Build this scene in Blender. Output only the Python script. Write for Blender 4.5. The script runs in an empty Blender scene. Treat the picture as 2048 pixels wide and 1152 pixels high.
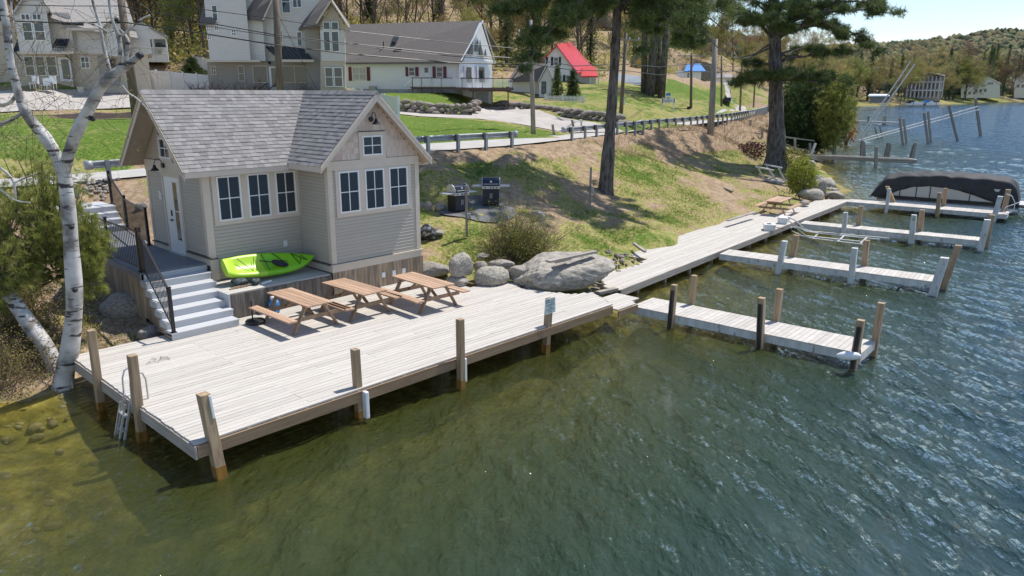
import bpy, math, random
import numpy as np
from mathutils import Vector, Matrix
from mathutils.geometry import delaunay_2d_cdt
rad = math.radians
scene = bpy.context.scene
COL = scene.collection
# ---------------------------------------------------------------- camera
CF, CP, CR, CH = 1489., .25648, .003265, 6.7
YAW = .7549                                   # the dock and the cottage run along this bearing
FW = np.array([0, math.cos(CP), -math.sin(CP)]); _R = np.array([1., 0, 0]); _U = np.cross(_R, FW)
RT = _R*math.cos(CR) + _U*math.sin(CR); UP = -_R*math.sin(CR) + _U*math.cos(CR)
cam = bpy.data.cameras.new('camera'); camo = bpy.data.objects.new('camera', cam); COL.objects.link(camo)
cam.sensor_width = 36; cam.lens = 36*CF/2048; cam.clip_end = 8000; cam.clip_start = .1
camo.matrix_world = Matrix(((RT[0], UP[0], -FW[0], 0), (RT[1], UP[1], -FW[1], 0), (RT[2], UP[2], -FW[2], CH), (0, 0, 0, 1)))
scene.camera = camo
# ---------------------------------------------------------------- light
SUN = Vector((.365, .300, .89)).normalized()
el = math.asin(SUN.z); az = math.atan2(SUN.x, SUN.y)
world = bpy.data.worlds.new('World'); scene.world = world; world.use_nodes = True
nt = world.node_tree; nt.nodes.clear()
def N(nt, t, **k):
    n = nt.nodes.new(t)
    for a, b in k.items(): setattr(n, a, b)
    return n
def L(nt, a, b): nt.links.new(a, b)
sky = N(nt, 'ShaderNodeTexSky', sky_type='NISHITA', sun_disc=False, sun_elevation=el, sun_rotation=az, air_density=1.0, dust_density=.25, ozone_density=2.2)
tc = N(nt, 'ShaderNodeTexCoord'); mp = N(nt, 'ShaderNodeMapping'); mp.inputs['Scale'].default_value = (1.5, 1.5, 7)
mp.inputs['Location'].default_value = (3.3, 1.2, .6)
no = N(nt, 'ShaderNodeTexNoise'); no.inputs['Scale'].default_value = 2.6; no.inputs['Detail'].default_value = 9; no.inputs['Roughness'].default_value = .55
cr = N(nt, 'ShaderNodeValToRGB'); cr.color_ramp.elements[0].position = .56; cr.color_ramp.elements[1].position = .70
sx = N(nt, 'ShaderNodeSeparateXYZ'); hz = N(nt, 'ShaderNodeMapRange'); hz.inputs['From Min'].default_value = .03; hz.inputs['From Max'].default_value = .12; hz.inputs['To Min'].default_value = 1.25; hz.inputs['To Max'].default_value = .8
mu = N(nt, 'ShaderNodeMath', operation='MULTIPLY', use_clamp=True)
pw = N(nt, 'ShaderNodeMath', operation='MULTIPLY'); mx = N(nt, 'ShaderNodeMix', data_type='RGBA')
L(nt, tc.outputs['Generated'], mp.inputs['Vector']); L(nt, mp.outputs['Vector'], no.inputs['Vector']); 
L(nt, tc.outputs['Generated'], sx.inputs['Vector']); L(nt, sx.outputs['Z'], hz.inputs['Value'])
L(nt, no.outputs['Fac'], mu.inputs[0]); L(nt, hz.outputs[0], mu.inputs[1]); L(nt, mu.outputs[0], cr.inputs['Fac'])
L(nt, cr.outputs['Color'], mx.inputs['Factor']); L(nt, sky.outputs['Color'], mx.inputs['A']); mx.inputs['B'].default_value = (6.6, 6.9, 7.4, 1)
bg = N(nt, 'ShaderNodeBackground'); bg.inputs['Strength'].default_value = .13
wo = N(nt, 'ShaderNodeOutputWorld'); L(nt, mx.outputs['Result'], bg.inputs['Color']); L(nt, bg.outputs[0], wo.inputs['Surface'])
sl = bpy.data.lights.new('sun', 'SUN'); sl.energy = 4.3; sl.angle = rad(.53); sl.color = (1, .965, .91)
so = bpy.data.objects.new('sun', sl); COL.objects.link(so); so.rotation_euler = SUN.to_track_quat('Z', 'Y').to_euler()
vs = scene.view_settings; vs.view_transform = 'Standard'; vs.look = 'None'; vs.exposure = 0.27; vs.gamma = 1; vs.use_curve_mapping = False
scene.cycles.max_bounces = 8; scene.cycles.transparent_max_bounces = 24
# ---------------------------------------------------------------- places
def ray(u, v): return FW + RT*(u-1024)/CF - UP*(v-576)/CF
def G(u, v, z):
    d = ray(u, v); return d*((z-CH)/d[2]) + np.array([0, 0, CH])
def F(u, v, Y):
    d = ray(u, v); return d*(Y/d[1]) + np.array([0, 0, CH])
def HG(b, u, v):
    """height of a thing standing at b whose top shows at u, v"""
    d = ray(u, v); return CH + d[2]*b[1]/d[1]
def proj(P):
    Q = np.asarray(P, float) - [0, 0, CH]; d = Q@FW
    return 1024+CF*(Q@RT)/d, 576-CF*(Q@UP)/d
AX = np.array([math.sin(YAW), math.cos(YAW), 0]); BX = np.array([-AX[1], AX[0], 0])
OO = np.array([-5.56, 11.96, 0])
ROT = math.pi/2 - YAW
def P(a, b, z=0): return OO + AX*a + BX*b + np.array([0, 0, z])
def AB(p): q = np.asarray(p)-OO; return np.array([q@AX, q@BX, p[2]])
# ---------------------------------------------------------------- scene helpers
OFF = {}
def tag(o, label=None, cat=None, group=None, kind=None):
    if label: o['label'] = label
    if cat: o['category'] = cat
    if group: o['group'] = group
    if kind: o['kind'] = kind
    return o
def thing(name, label, cat, at, group=None, ab=True, rot=None):
    """Empty at the thing's base. ab: children are given in dock coordinates, else in world coordinates;
    rot: children are given in the thing's own coordinates."""
    o = bpy.data.objects.new(name, None); COL.objects.link(o); o.empty_display_size = .2
    at = np.array(at, float)
    if rot is not None:
        o.location = P(*at) if ab else at; o.rotation_euler = (0, 0, rot + (ROT if ab else 0)); OFF[o.name] = (np.zeros(3), True)
    elif ab: o.location = P(*at); o.rotation_euler = (0, 0, ROT); OFF[o.name] = (at, True)
    else: o.location = at; OFF[o.name] = (at, False)
    return tag(o, label, cat, group)
def off(parent):
    while parent is not None:
        if parent.name in OFF: return OFF[parent.name][0]
        parent = parent.parent
    return np.zeros(3)
class MB:
    def __init__(s): s.v = []; s.f = []; s.m = []; s.c = []
    def add(s, v, f, m=0, c=0.):
        b = len(s.v); s.v += [tuple(map(float, q)) for q in v]; s.f += [tuple(b+i for i in q) for q in f]; s.m += [m]*len(f); s.c += [c]*len(f); return s
    def box(s, x0, x1, y0, y1, z0, z1, m=0, c=0.):
        return s.add([(x0, y0, z0), (x1, y0, z0), (x1, y1, z0), (x0, y1, z0), (x0, y0, z1), (x1, y0, z1), (x1, y1, z1), (x0, y1, z1)],
              [(0, 3, 2, 1), (4, 5, 6, 7), (0, 1, 5, 4), (1, 2, 6, 5), (2, 3, 7, 6), (3, 0, 4, 7)], m, c)
    def beam(s, p, q, w, h, up=(0, 0, 1), m=0, c=0.):
        p = Vector(p); q = Vector(q); d = (q-p).normalized(); u = Vector(up)
        if abs(d.dot(u)) > .97: u = Vector((0, 1, 0))
        x = d.cross(u).normalized()*w/2; y = x.normalized().cross(d).normalized()*h/2
        V = [p-x-y, p+x-y, p+x+y, p-x+y, q-x-y, q+x-y, q+x+y, q-x+y]
        return s.add(V, [(0, 1, 2, 3), (7, 6, 5, 4), (4, 5, 1, 0), (5, 6, 2, 1), (6, 7, 3, 2), (7, 4, 0, 3)], m, c)
    def tube(s, pts, rs, n=8, m=0, cap=True, c=0.):
        pts = [Vector(p) for p in pts]
        if not hasattr(rs, '__len__'): rs = [rs]*len(pts)
        V = []; Fc = []; pu = None
        for i, p in enumerate(pts):
            d = (pts[min(i+1, len(pts)-1)] - pts[max(i-1, 0)]).normalized()
            u = pu if pu is not None else (Vector((0, 0, 1)) if abs(d.z) < .9 else Vector((1, 0, 0)))
            x = (u - d*u.dot(d)); x = x.normalized() if x.length > 1e-6 else d.orthogonal().normalized()
            pu = x; y = d.cross(x)
            for k in range(n):
                a = 2*math.pi*k/n; V.append(p + (x*math.cos(a)+y*math.sin(a))*rs[i])
        for i in range(len(pts)-1):
            for k in range(n): a = i*n+k; b = i*n+(k+1) % n; Fc.append((a, b, b+n, a+n))
        if cap: Fc.append(tuple(range(n-1, -1, -1))); Fc.append(tuple((len(pts)-1)*n+k for k in range(n)))
        return s.add(V, Fc, m, c)
    def prism(s, poly, d, m=0, c=0.):
        """poly: 3d points of one cap; d: vector to the other"""
        n = len(poly); d = np.array(d, float); V = [np.array(p, float) for p in poly]; V += [p+d for p in V]
        return s.add(V, [tuple(range(n-1, -1, -1)), tuple(range(n, 2*n))]+[(i, (i+1) % n, n+(i+1) % n, n+i) for i in range(n)], m, c)
    def lathe(s, c0, prof, n=16, m=0):
        V = []; Fc = []
        for r, z in prof:
            for k in range(n): a = 2*math.pi*k/n; V.append((c0[0]+r*math.cos(a), c0[1]+r*math.sin(a), c0[2]+z))
        for i in range(len(prof)-1):
            for k in range(n): a = i*n+k; b = i*n+(k+1) % n; Fc.append((a, b, b+n, a+n))
        return s.add(V, Fc+[tuple(range(n-1, -1, -1)), tuple((len(prof)-1)*n+k for k in range(n))], m)
    def mesh(s, name, mats, o=(0, 0, 0), smooth=False):
        me = bpy.data.meshes.new(name); v = np.array(s.v, float).reshape(-1, 3)-np.array(o)
        me.from_pydata(v.tolist(), [], s.f)
        for mt in (mats if isinstance(mats, (list, tuple)) else [mats]): me.materials.append(mt)
        if any(s.m): me.polygons.foreach_set('material_index', s.m)
        if any(s.c):
            a = me.attributes.new('rnd', 'FLOAT', 'FACE'); a.data.foreach_set('value', s.c)
        if smooth: me.polygons.foreach_set('use_smooth', [True]*len(s.f))
        me.update(); return me
    def build(s, name, mats, parent=None, smooth=False, bevel=0, at=None, rot=None):
        if parent is not None: o_ = off(parent)
        elif at is not None: o_ = np.array(at, float)
        else: o_ = np.zeros(3)
        me = s.mesh(name, mats, o_, smooth)
        o = bpy.data.objects.new(name, me); COL.objects.link(o)
        if parent is not None: o.parent = parent
        elif at is not None: o.location = at
        if bevel:
            b = o.modifiers.new('bevel', 'BEVEL'); b.width = bevel; b.segments = 2; b.limit_method = 'ANGLE'
        return o
    def buildab(s, name, mats, at, **k):        # a top-level single mesh given in dock coordinates
        o = s.build(name, mats, None, at=at, **k); o.location = P(*at); o.rotation_euler = (0, 0, ROT); return o
def inst(me, name, parent, loc, scale=(1, 1, 1), rot=(0, 0, 0), label=None):
    o = bpy.data.objects.new(name, me); COL.objects.link(o); o.parent = parent
    o.location = np.array(loc, float)-off(parent); o.scale = scale; o.rotation_euler = rot
    if label: o['label'] = label
    return o
def dup(o, loc=None, rotz=None, scale=None, label=None, parent=None):
    c = o.copy(); COL.objects.link(c)
    if parent is not None: c.parent = parent
    if loc is not None: c.location = loc
    if rotz is not None: c.rotation_euler = (0, 0, rotz)
    if scale is not None: c.scale = (scale,)*3 if not hasattr(scale, '__len__') else scale
    if label: c['label'] = label
    for ch in o.children: dup(ch, parent=c)
    return c
def npmesh(name, V, Fidx, mats, rnd=None, smooth=False, mi=None):
    """fast mesh from arrays; all faces have the same number of corners"""
    V = np.asarray(V, np.float32); Fi = np.asarray(Fidx, np.int32); n = Fi.shape[1]
    me = bpy.data.meshes.new(name); me.vertices.add(len(V)); me.vertices.foreach_set('co', V.ravel())
    me.loops.add(Fi.size); me.loops.foreach_set('vertex_index', Fi.ravel())
    me.polygons.add(len(Fi)); me.polygons.foreach_set('loop_start', np.arange(0, Fi.size, n, dtype=np.int32)); me.polygons.foreach_set('loop_total', np.full(len(Fi), n, np.int32))
    for mt in (mats if isinstance(mats, (list, tuple)) else [mats]): me.materials.append(mt)
    if smooth: me.polygons.foreach_set('use_smooth', [True]*len(Fi))
    if mi is not None: me.polygons.foreach_set('material_index', np.asarray(mi, np.int32))
    me.update(calc_edges=True)
    if rnd is not None:
        a = me.attributes.new('rnd', 'FLOAT', 'FACE'); a.data.foreach_set('value', np.asarray(rnd, np.float32))
    return me
def nobj(name, me, parent=None):
    o = bpy.data.objects.new(name, me); COL.objects.link(o)
    if parent is not None: o.parent = parent
    return o
# ---------------------------------------------------------------- materials
def base(name):
    m = bpy.data.materials.new(name); m.use_nodes = True; t = m.node_tree; b = t.nodes['Principled BSDF']; return m, t, b
def ramp(t, stops):
    r = N(t, 'ShaderNodeValToRGB'); e = r.color_ramp.elements
    while len(e) < len(stops): e.new(.5)
    for i, (p, c) in enumerate(stops): e[i].position = p; e[i].color = (*c, 1)
    return r
def mat(name, c0, c1=None, scale=(3, 3, 3), detail=6, rough=.7, bump=.2, bdist=.01, rnd=.0, space='obj', spots=None, wave=None, spec=.4, metal=0., lo=.35, hi=.65, hue=0.):
    """two-tone noise; space 'pos' = fixed to the dock's grid, 'obj' = fixed to the object; rnd = brightness change from piece to piece"""
    m, t, b = base(name); c1 = c1 or tuple(x*.8 for x in c0)
    mp = N(t, 'ShaderNodeMapping'); mp.inputs['Scale'].default_value = scale
    if space == 'pos':
        g = N(t, 'ShaderNodeNewGeometry'); r = N(t, 'ShaderNodeVectorRotate', rotation_type='Z_AXIS'); r.inputs['Angle'].default_value = -ROT
        L(t, g.outputs['Position'], r.inputs['Vector']); L(t, r.outputs[0], mp.inputs['Vector'])
    else:
        g = N(t, 'ShaderNodeTexCoord'); L(t, g.outputs['Object'], mp.inputs['Vector'])
    oi = N(t, 'ShaderNodeObjectInfo'); at = N(t, 'ShaderNodeAttribute', attribute_name='rnd')
    ad = N(t, 'ShaderNodeMath', operation='ADD'); fr = N(t, 'ShaderNodeMath', operation='FRACT'); L(t, oi.outputs['Random'], ad.inputs[0]); L(t, at.outputs['Fac'], ad.inputs[1]); L(t, ad.outputs[0], fr.inputs[0])
    sc = N(t, 'ShaderNodeMath', operation='MULTIPLY'); sc.inputs[1].default_value = 37.; L(t, fr.outputs[0], sc.inputs[0])
    va = N(t, 'ShaderNodeVectorMath', operation='ADD'); L(t, mp.outputs[0], va.inputs[0]); L(t, sc.outputs[0], va.inputs[1])
    n = N(t, 'ShaderNodeTexNoise'); n.inputs['Scale'].default_value = 1; n.inputs['Detail'].default_value = detail; n.inputs['Roughness'].default_value = .62
    L(t, va.outputs[0], n.inputs['Vector'])
    r = ramp(t, [(lo, c1), (hi, c0)]); L(t, n.outputs['Fac'], r.inputs['Fac']); col = r.outputs['Color']
    if spots:        # (colour, scale, threshold)
        n2 = N(t, 'ShaderNodeTexNoise'); n2.inputs['Scale'].default_value = spots[1]; n2.inputs['Detail'].default_value = 5
        L(t, (va if len(spots) < 4 else mp).outputs[0], n2.inputs['Vector']); r2 = ramp(t, [(spots[2], (0, 0, 0)), (spots[2]+.07, (1, 1, 1))]); L(t, n2.outputs['Fac'], r2.inputs['Fac'])
        x = N(t, 'ShaderNodeMix', data_type='RGBA'); L(t, r2.outputs['Color'], x.inputs['Factor']); L(t, col, x.inputs['A']); x.inputs['B'].default_value = (*spots[0], 1); col = x.outputs['Result']
    if rnd:
        h = N(t, 'ShaderNodeHueSaturation'); mr = N(t, 'ShaderNodeMapRange'); mr.inputs['To Min'].default_value = 1-rnd; mr.inputs['To Max'].default_value = 1+rnd
        L(t, fr.outputs[0], mr.inputs['Value']); L(t, mr.outputs[0], h.inputs['Value']); L(t, col, h.inputs['Color']); col = h.outputs['Color']
        if hue:
            mh = N(t, 'ShaderNodeMapRange'); mh.inputs['To Min'].default_value = .5-hue; mh.inputs['To Max'].default_value = .5+hue
            f2 = N(t, 'ShaderNodeMath', operation='MULTIPLY'); f2.inputs[1].default_value = 7.13; f3 = N(t, 'ShaderNodeMath', operation='FRACT'); L(t, fr.outputs[0], f2.inputs[0]); L(t, f2.outputs[0], f3.inputs[0])
            L(t, f3.outputs[0], mh.inputs['Value']); L(t, mh.outputs[0], h.inputs['Hue'])
    L(t, col, b.inputs['Base Color']); b.inputs['Roughness'].default_value = rough; b.inputs['Specular IOR Level'].default_value = spec; b.inputs['Metallic'].default_value = metal
    bp = None
    if bump:
        bp = N(t, 'ShaderNodeBump'); bp.inputs['Strength'].default_value = bump; bp.inputs['Distance'].default_value = bdist; L(t, n.outputs['Fac'], bp.inputs['Height']); L(t, bp.outputs[0], b.inputs['Normal'])
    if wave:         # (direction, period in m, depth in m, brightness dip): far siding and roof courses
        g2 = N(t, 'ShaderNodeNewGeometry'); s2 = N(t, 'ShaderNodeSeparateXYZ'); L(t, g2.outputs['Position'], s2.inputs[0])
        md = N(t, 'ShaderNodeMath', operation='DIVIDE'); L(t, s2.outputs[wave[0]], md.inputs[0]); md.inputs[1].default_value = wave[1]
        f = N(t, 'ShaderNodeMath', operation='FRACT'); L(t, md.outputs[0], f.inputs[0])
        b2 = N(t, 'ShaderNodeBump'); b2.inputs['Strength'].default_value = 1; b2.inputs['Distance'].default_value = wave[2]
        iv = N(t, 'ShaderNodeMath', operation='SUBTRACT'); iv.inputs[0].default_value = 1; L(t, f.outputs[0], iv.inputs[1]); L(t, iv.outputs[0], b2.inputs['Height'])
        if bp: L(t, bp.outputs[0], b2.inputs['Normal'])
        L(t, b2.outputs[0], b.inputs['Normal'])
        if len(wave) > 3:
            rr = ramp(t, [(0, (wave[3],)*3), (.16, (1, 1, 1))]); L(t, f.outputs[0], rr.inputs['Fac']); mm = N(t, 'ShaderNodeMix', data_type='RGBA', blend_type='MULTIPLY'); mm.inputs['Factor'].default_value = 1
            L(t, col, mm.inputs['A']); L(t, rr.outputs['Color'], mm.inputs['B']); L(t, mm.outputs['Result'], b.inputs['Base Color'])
    return m
def flat(name, c, rough=.5, metal=0., spec=.5):
    m, t, b = base(name); b.inputs['Base Color'].default_value = (*c, 1); b.inputs['Roughness'].default_value = rough; b.inputs['Metallic'].default_value = metal; b.inputs['Specular IOR Level'].default_value = spec
    return m
def leafmat(name, c0, c1, rough=.6, trans=.35, tint=.0, hue=.0, grad=None):
    """foliage: colour differs from leaf to leaf and from plant to plant"""
    m, t, b = base(name); at = N(t, 'ShaderNodeAttribute', attribute_name='rnd'); oi = N(t, 'ShaderNodeObjectInfo')
    r = ramp(t, [(0, c1), (1, c0)]); L(t, at.outputs['Fac'], r.inputs['Fac'])
    h = N(t, 'ShaderNodeHueSaturation'); mr = N(t, 'ShaderNodeMapRange'); mr.inputs['To Min'].default_value = 1-tint; mr.inputs['To Max'].default_value = 1+tint
    L(t, oi.outputs['Random'], mr.inputs['Value']); L(t, mr.outputs[0], h.inputs['Value']); L(t, r.outputs[0], h.inputs['Color'])
    mh = N(t, 'ShaderNodeMapRange'); mh.inputs['To Min'].default_value = .5-hue; mh.inputs['To Max'].default_value = .5+hue
    f2 = N(t, 'ShaderNodeMath', operation='MULTIPLY'); f2.inputs[1].default_value = 9.7; f3 = N(t, 'ShaderNodeMath', operation='FRACT'); L(t, oi.outputs['Random'], f2.inputs[0]); L(t, f2.outputs[0], f3.inputs[0]); L(t, f3.outputs[0], mh.inputs['Value']); L(t, mh.outputs[0], h.inputs['Hue'])
    L(t, h.outputs[0], b.inputs['Base Color']); b.inputs['Roughness'].default_value = rough; b.inputs['Specular IOR Level'].default_value = .25
    if trans:
        tr = N(t, 'ShaderNodeBsdfTranslucent'); L(t, h.outputs[0], tr.inputs['Color']); x = N(t, 'ShaderNodeMixShader'); x.inputs[0].default_value = trans
        L(t, b.outputs[0], x.inputs[1]); L(t, tr.outputs[0], x.inputs[2]); L(t, x.outputs[0], t.nodes['Material Output'].inputs['Surface'])
    return m
WD = (1.2, 28, 28)   # grain along x
M = {}
M['deck'] = mat('weathered_deck', (.56, .52, .465), (.475, .43, .375), (.9, 15, 15), 9, .8, .35, .004, .07, 'pos', spots=((.30, .265, .22), 2.6, .64), lo=.33, hi=.60)
M['dockboard'] = mat('weathered_dock_board', (.57, .53, .48), (.45, .41, .365), (15, .9, 15), 9, .8, .35, .004, .10, 'pos', spots=((.26, .225, .19), 1.1, .655), lo=.36, hi=.58)
M['fascia'] = mat('brown_fascia_board', (.36, .245, .15), (.24, .155, .09), (1.0, 20, 26), 6, .7, .3, .004, .1, 'pos', spots=((.12, .07, .04), .9, .66))
M['greyboard'] = mat('grey_rim_board', (.42, .37, .32), (.26, .22, .185), (1.0, 1.0, 26), 6, .75, .3, .004, .1, 'pos')
M['post'] = mat('timber_post', (.44, .32, .20), (.28, .19, .115), (18, 18, 1.1), 6, .7, .3, .004, .12, 'pos', spots=((.2, .12, .07), .7, .64))
M['oldpost'] = mat('grey_old_post', (.38, .34, .30), (.22, .19, .165), (16, 16, 1.1), 6, .8, .4, .006, .14, 'pos')
M['whitepost'] = mat('painted_post', (.66, .66, .63), (.5, .49, .46), (5, 5, 1.3), 5, .6, .2, .004, .06, 'pos', spots=((.22, .2, .17), 1.6, .63))
M['table'] = mat('stained_table_top', (.55, .37, .25), (.37, .225, .14), (16, 1.2, 16), 6, .65, .3, .003, .16, 'obj', lo=.3, hi=.7)
M['tableleg'] = mat('table_leg_wood', (.36, .25, .165), (.25, .165, .105), (9, 9, 3), 6, .7, .3, .003, .12, 'obj')
M['siding'] = mat('greige_clapboard', (.50, .445, .37), (.47, .42, .35), (2, 2, 30), 4, .62, .06, .002, .025, 'pos')
M['trim'] = mat('cream_trim', (.62, .54, .45), (.58, .505, .42), (3, 3, 3), 3, .55, .03, .002, 0, 'pos')
M['gshingle'] = mat('pinkish_cedar_shingle', (.64, .53, .45), (.53, .43, .36), (20, 20, 2), 4, .7, .2, .003, .12, 'pos', hue=.01)
M['soffit'] = mat('soffit', (.46, .38, .29), (.42, .34, .26), (3, 3, 3), 3, .6, .05, .002, 0, 'pos')
M['shingle'] = mat('asphalt_shingle', (.275, .26, .252), (.20, .189, .184), (60, 60, 60), 4, .85, .5, .004, .22, 'pos', hue=.012, lo=.3, hi=.7)
M['white'] = mat('white_frame_paint', (.80, .80, .79), (.76, .76, .75), (3, 3, 3), 2, .4, 0, 0, 0, 'obj')
M['comp'] = mat('pale_composite', (.54, .54, .55), (.49, .49, .50), (1, 20, 20), 3, .6, .1, .002, .03, 'pos')
M['porch'] = mat('grey_porch_board', (.23, .235, .25), (.18, .185, .20), (20, 1, 20), 4, .6, .2, .003, .08, 'pos')
M['skirt'] = mat('weathered_skirt_board', (.46, .34, .225), (.20, .16, .13), (7, 7, .9), 6, .8, .3, .004, .22, 'pos', lo=.38, hi=.62)
M['skirtdark'] = mat('dark_skirt_board_gap_shade', (.235, .20, .165), (.115, .098, .082), (9, 9, .8), 6, .85, .3, .004, .25, 'pos', lo=.35, hi=.65)  # dark skirt boards; also the painted shade behind the cottage clapboards
M['black'] = flat('black_metal', (.022, .02, .021), .4, .2)
M['blackp'] = mat('black_plastic', (.03, .03, .033), (.02, .02, .02), (5, 5, 5), 3, .45, .1, .003)
M['alu'] = mat('dull_aluminium', (.62, .62, .62), (.5, .5, .5), (5, 5, 5), 3, .38, .05, .002, 0, metal=.6)
M['galv'] = mat('galvanised_steel', (.40, .42, .44), (.30, .32, .34), (3, 3, 3), 5, .5, .08, .003, .06, metal=.35)
M['rocks'] = mat('granite_boulder', (.43, .385, .325), (.20, .18, .155), (7, 7, 7), 11, .9, .9, .04, .10, 'obj', spots=((.50, .46, .39), 5.5, .56), hue=.012, lo=.38, hi=.6)
M['redrocks'] = mat('fieldstone', (.38, .32, .27), (.14, .12, .105), (5, 5, 5), 8, .9, .8, .04, .22, 'obj', hue=.02, lo=.36, hi=.62)
M['asph'] = mat('pale_worn_asphalt', (.50, .47, .43), (.41, .385, .355), (1.2, 1.2, 1.2), 9, .9, .3, .01, 0, 'pos', spots=((.22, .21, .2), .3, .68))
M['drive'] = mat('driveway', (.50, .455, .41), (.40, .36, .32), (.9, .9, .9), 9, .9, .3, .01, 0, 'pos')
M['bark'] = mat('pine_bark', (.185, .16, .145), (.05, .042, .038), (6.5, 6.5, 1.6), 8, .95, 1, .06, 0, 'obj', lo=.38, hi=.6)
M['bark2'] = mat('grey_tree_bark', (.15, .125, .105), (.06, .05, .042), (8, 8, 2), 4, .95, .5, .03, .3, 'obj')
M['polewood'] = mat('utility_pole_wood', (.20, .155, .12), (.11, .085, .065), (12, 12, .8), 5, .85, .3, .005, .1, 'obj')
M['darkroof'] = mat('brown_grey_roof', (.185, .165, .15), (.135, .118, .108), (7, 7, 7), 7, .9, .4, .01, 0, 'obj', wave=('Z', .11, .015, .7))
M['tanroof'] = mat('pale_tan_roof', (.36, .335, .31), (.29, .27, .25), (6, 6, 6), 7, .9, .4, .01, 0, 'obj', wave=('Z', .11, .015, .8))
M['metalroof'] = mat('dark_seam_metal', (.055, .07, .085), (.045, .06, .075), (3, 3, 3), 2, .35, 0, 0, 0, metal=.3)
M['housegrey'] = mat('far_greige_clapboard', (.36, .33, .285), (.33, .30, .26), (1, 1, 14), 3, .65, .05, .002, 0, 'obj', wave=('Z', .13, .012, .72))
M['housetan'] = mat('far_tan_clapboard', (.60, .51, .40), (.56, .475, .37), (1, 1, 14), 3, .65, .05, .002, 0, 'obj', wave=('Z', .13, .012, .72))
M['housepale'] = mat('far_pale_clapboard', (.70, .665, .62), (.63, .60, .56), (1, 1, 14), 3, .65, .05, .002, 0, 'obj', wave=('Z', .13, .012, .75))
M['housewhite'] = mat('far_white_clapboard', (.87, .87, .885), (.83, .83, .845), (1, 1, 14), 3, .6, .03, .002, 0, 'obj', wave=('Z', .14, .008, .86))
M['vinyl'] = mat('white_vinyl_fence', (.78, .78, .78), (.73, .73, .73), (1, 1, 1), 2, .4, 0, 0, .02)
M['red'] = mat('red_metal_roof', (.62, .055, .06), (.52, .045, .05), (2, 2, 2), 3, .42, .05, .003)
M['shutred'] = flat('dark_red_shutter', (.13, .018, .025), .5)
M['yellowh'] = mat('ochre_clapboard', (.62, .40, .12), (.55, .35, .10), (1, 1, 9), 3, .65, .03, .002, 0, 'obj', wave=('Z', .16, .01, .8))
M['cream'] = mat('cream_clapboard', (.80, .73, .55), (.74, .67, .50), (1, 1, 9), 3, .65, .03, .002, 0)
M['browndeck'] = flat('brown_painted_timber', (.105, .062, .052), .6)
M['curtain'] = mat('pale_curtain', (.6, .58, .55), (.4, .39, .37), (30, 30, 1), 2, .9, 0, 0)
M['conc'] = mat('pale_concrete', (.56, .52, .47), (.46, .43, .39), (2, 2, 2), 7, .9, .2, .01)
M['stepstone'] = mat('grey_step_stone', (.40, .39, .37), (.3, .29, .28), (3, 3, 3), 7, .9, .4, .02, .08)
m, t, b = base('window_glass'); b.inputs['Base Color'].default_value = (.030, .040, .052, 1); b.inputs['Roughness'].default_value = .04; b.inputs['Specular IOR Level'].default_value = .75
n = N(t, 'ShaderNodeTexNoise'); n.inputs['Scale'].default_value = 2.2; g_ = N(t, 'ShaderNodeBump'); g_.inputs['Strength'].default_value = .25; g_.inputs['Distance'].default_value = .02; L(t, n.outputs['Fac'], g_.inputs['Height']); L(t, g_.outputs[0], b.inputs['Normal']); M['glass'] = m
# birch bark: white with dark lenticel bands
m, t, b = base('birch_bark'); g = N(t, 'ShaderNodeTexCoord'); mp = N(t, 'ShaderNodeMapping'); mp.inputs['Scale'].default_value = (2.1, 2.1, 10); L(t, g.outputs['Object'], mp.inputs[0])
n1 = N(t, 'ShaderNodeTexNoise'); n1.inputs['Scale'].default_value = 1; n1.inputs['Detail'].default_value = 5; L(t, mp.outputs[0], n1.inputs['Vector'])
r1 = ramp(t, [(.575, (0, 0, 0)), (.64, (1, 1, 1))]); L(t, n1.outputs['Fac'], r1.inputs['Fac'])
n2 = N(t, 'ShaderNodeTexNoise'); n2.inputs['Scale'].default_value = 2.2; n2.inputs['Detail'].default_value = 8; L(t, g.outputs['Object'], n2.inputs['Vector'])
r2 = ramp(t, [(.36, (.20, .18, .165)), (.47, (.44, .415, .385)), (.62, (.61, .58, .545))]); L(t, n2.outputs['Fac'], r2.inputs['Fac'])
x = N(t, 'ShaderNodeMix', data_type='RGBA'); L(t, r1.outputs[0], x.inputs['Factor']); L(t, r2.outputs[0], x.inputs['A']); x.inputs['B'].default_value = (.055, .048, .045, 1)
L(t, x.outputs['Result'], b.inputs['Base Color']); b.inputs['Roughness'].default_value = .75; bp = N(t, 'ShaderNodeBump'); bp.inputs['Strength'].default_value = .4; bp.inputs['Distance'].default_value = .01; bp.invert = True; L(t, r1.outputs[0], bp.inputs['Height']); L(t, bp.outputs[0], b.inputs['Normal']); M['birch'] = m
M['needle'] = leafmat('pine_needles', (.20, .245, .075), (.050, .088, .034), .5, .32, .06)
M['needle2'] = leafmat('young_pine_needles', (.46, .45, .12), (.15, .20, .05), .5, .3, .05)
M['spruce'] = leafmat('dark_conifer_needles', (.105, .15, .05), (.032, .058, .022), .6, .2, .25, .02)
M['spring'] = leafmat('spring_leaves', (.50, .45, .12), (.26, .22, .075), .6, .4, .28, .035)
M['twig'] = leafmat('bare_twigs', (.34, .25, .17), (.15, .11, .08), .85, .0, .28, .02)
M['bushleaf'] = leafmat('yellow_green_leaves', (.42, .44, .07), (.17, .20, .035), .6, .4, .05)
M['redtwig'] = leafmat('red_buds', (.22, .11, .085), (.12, .07, .055), .8, .1, .1)
M['orange'] = leafmat('orange_leaves', (.45, .17, .03), (.2, .08, .02), .7, .3, .05)
M['grassblade'] = leafmat('grass_blades', (.20, .27, .035), (.07, .125, .018), .7, .35)
M['drygrass'] = leafmat('dry_grass_stems', (.52, .40, .26), (.30, .21, .13), .8, .2)
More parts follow.
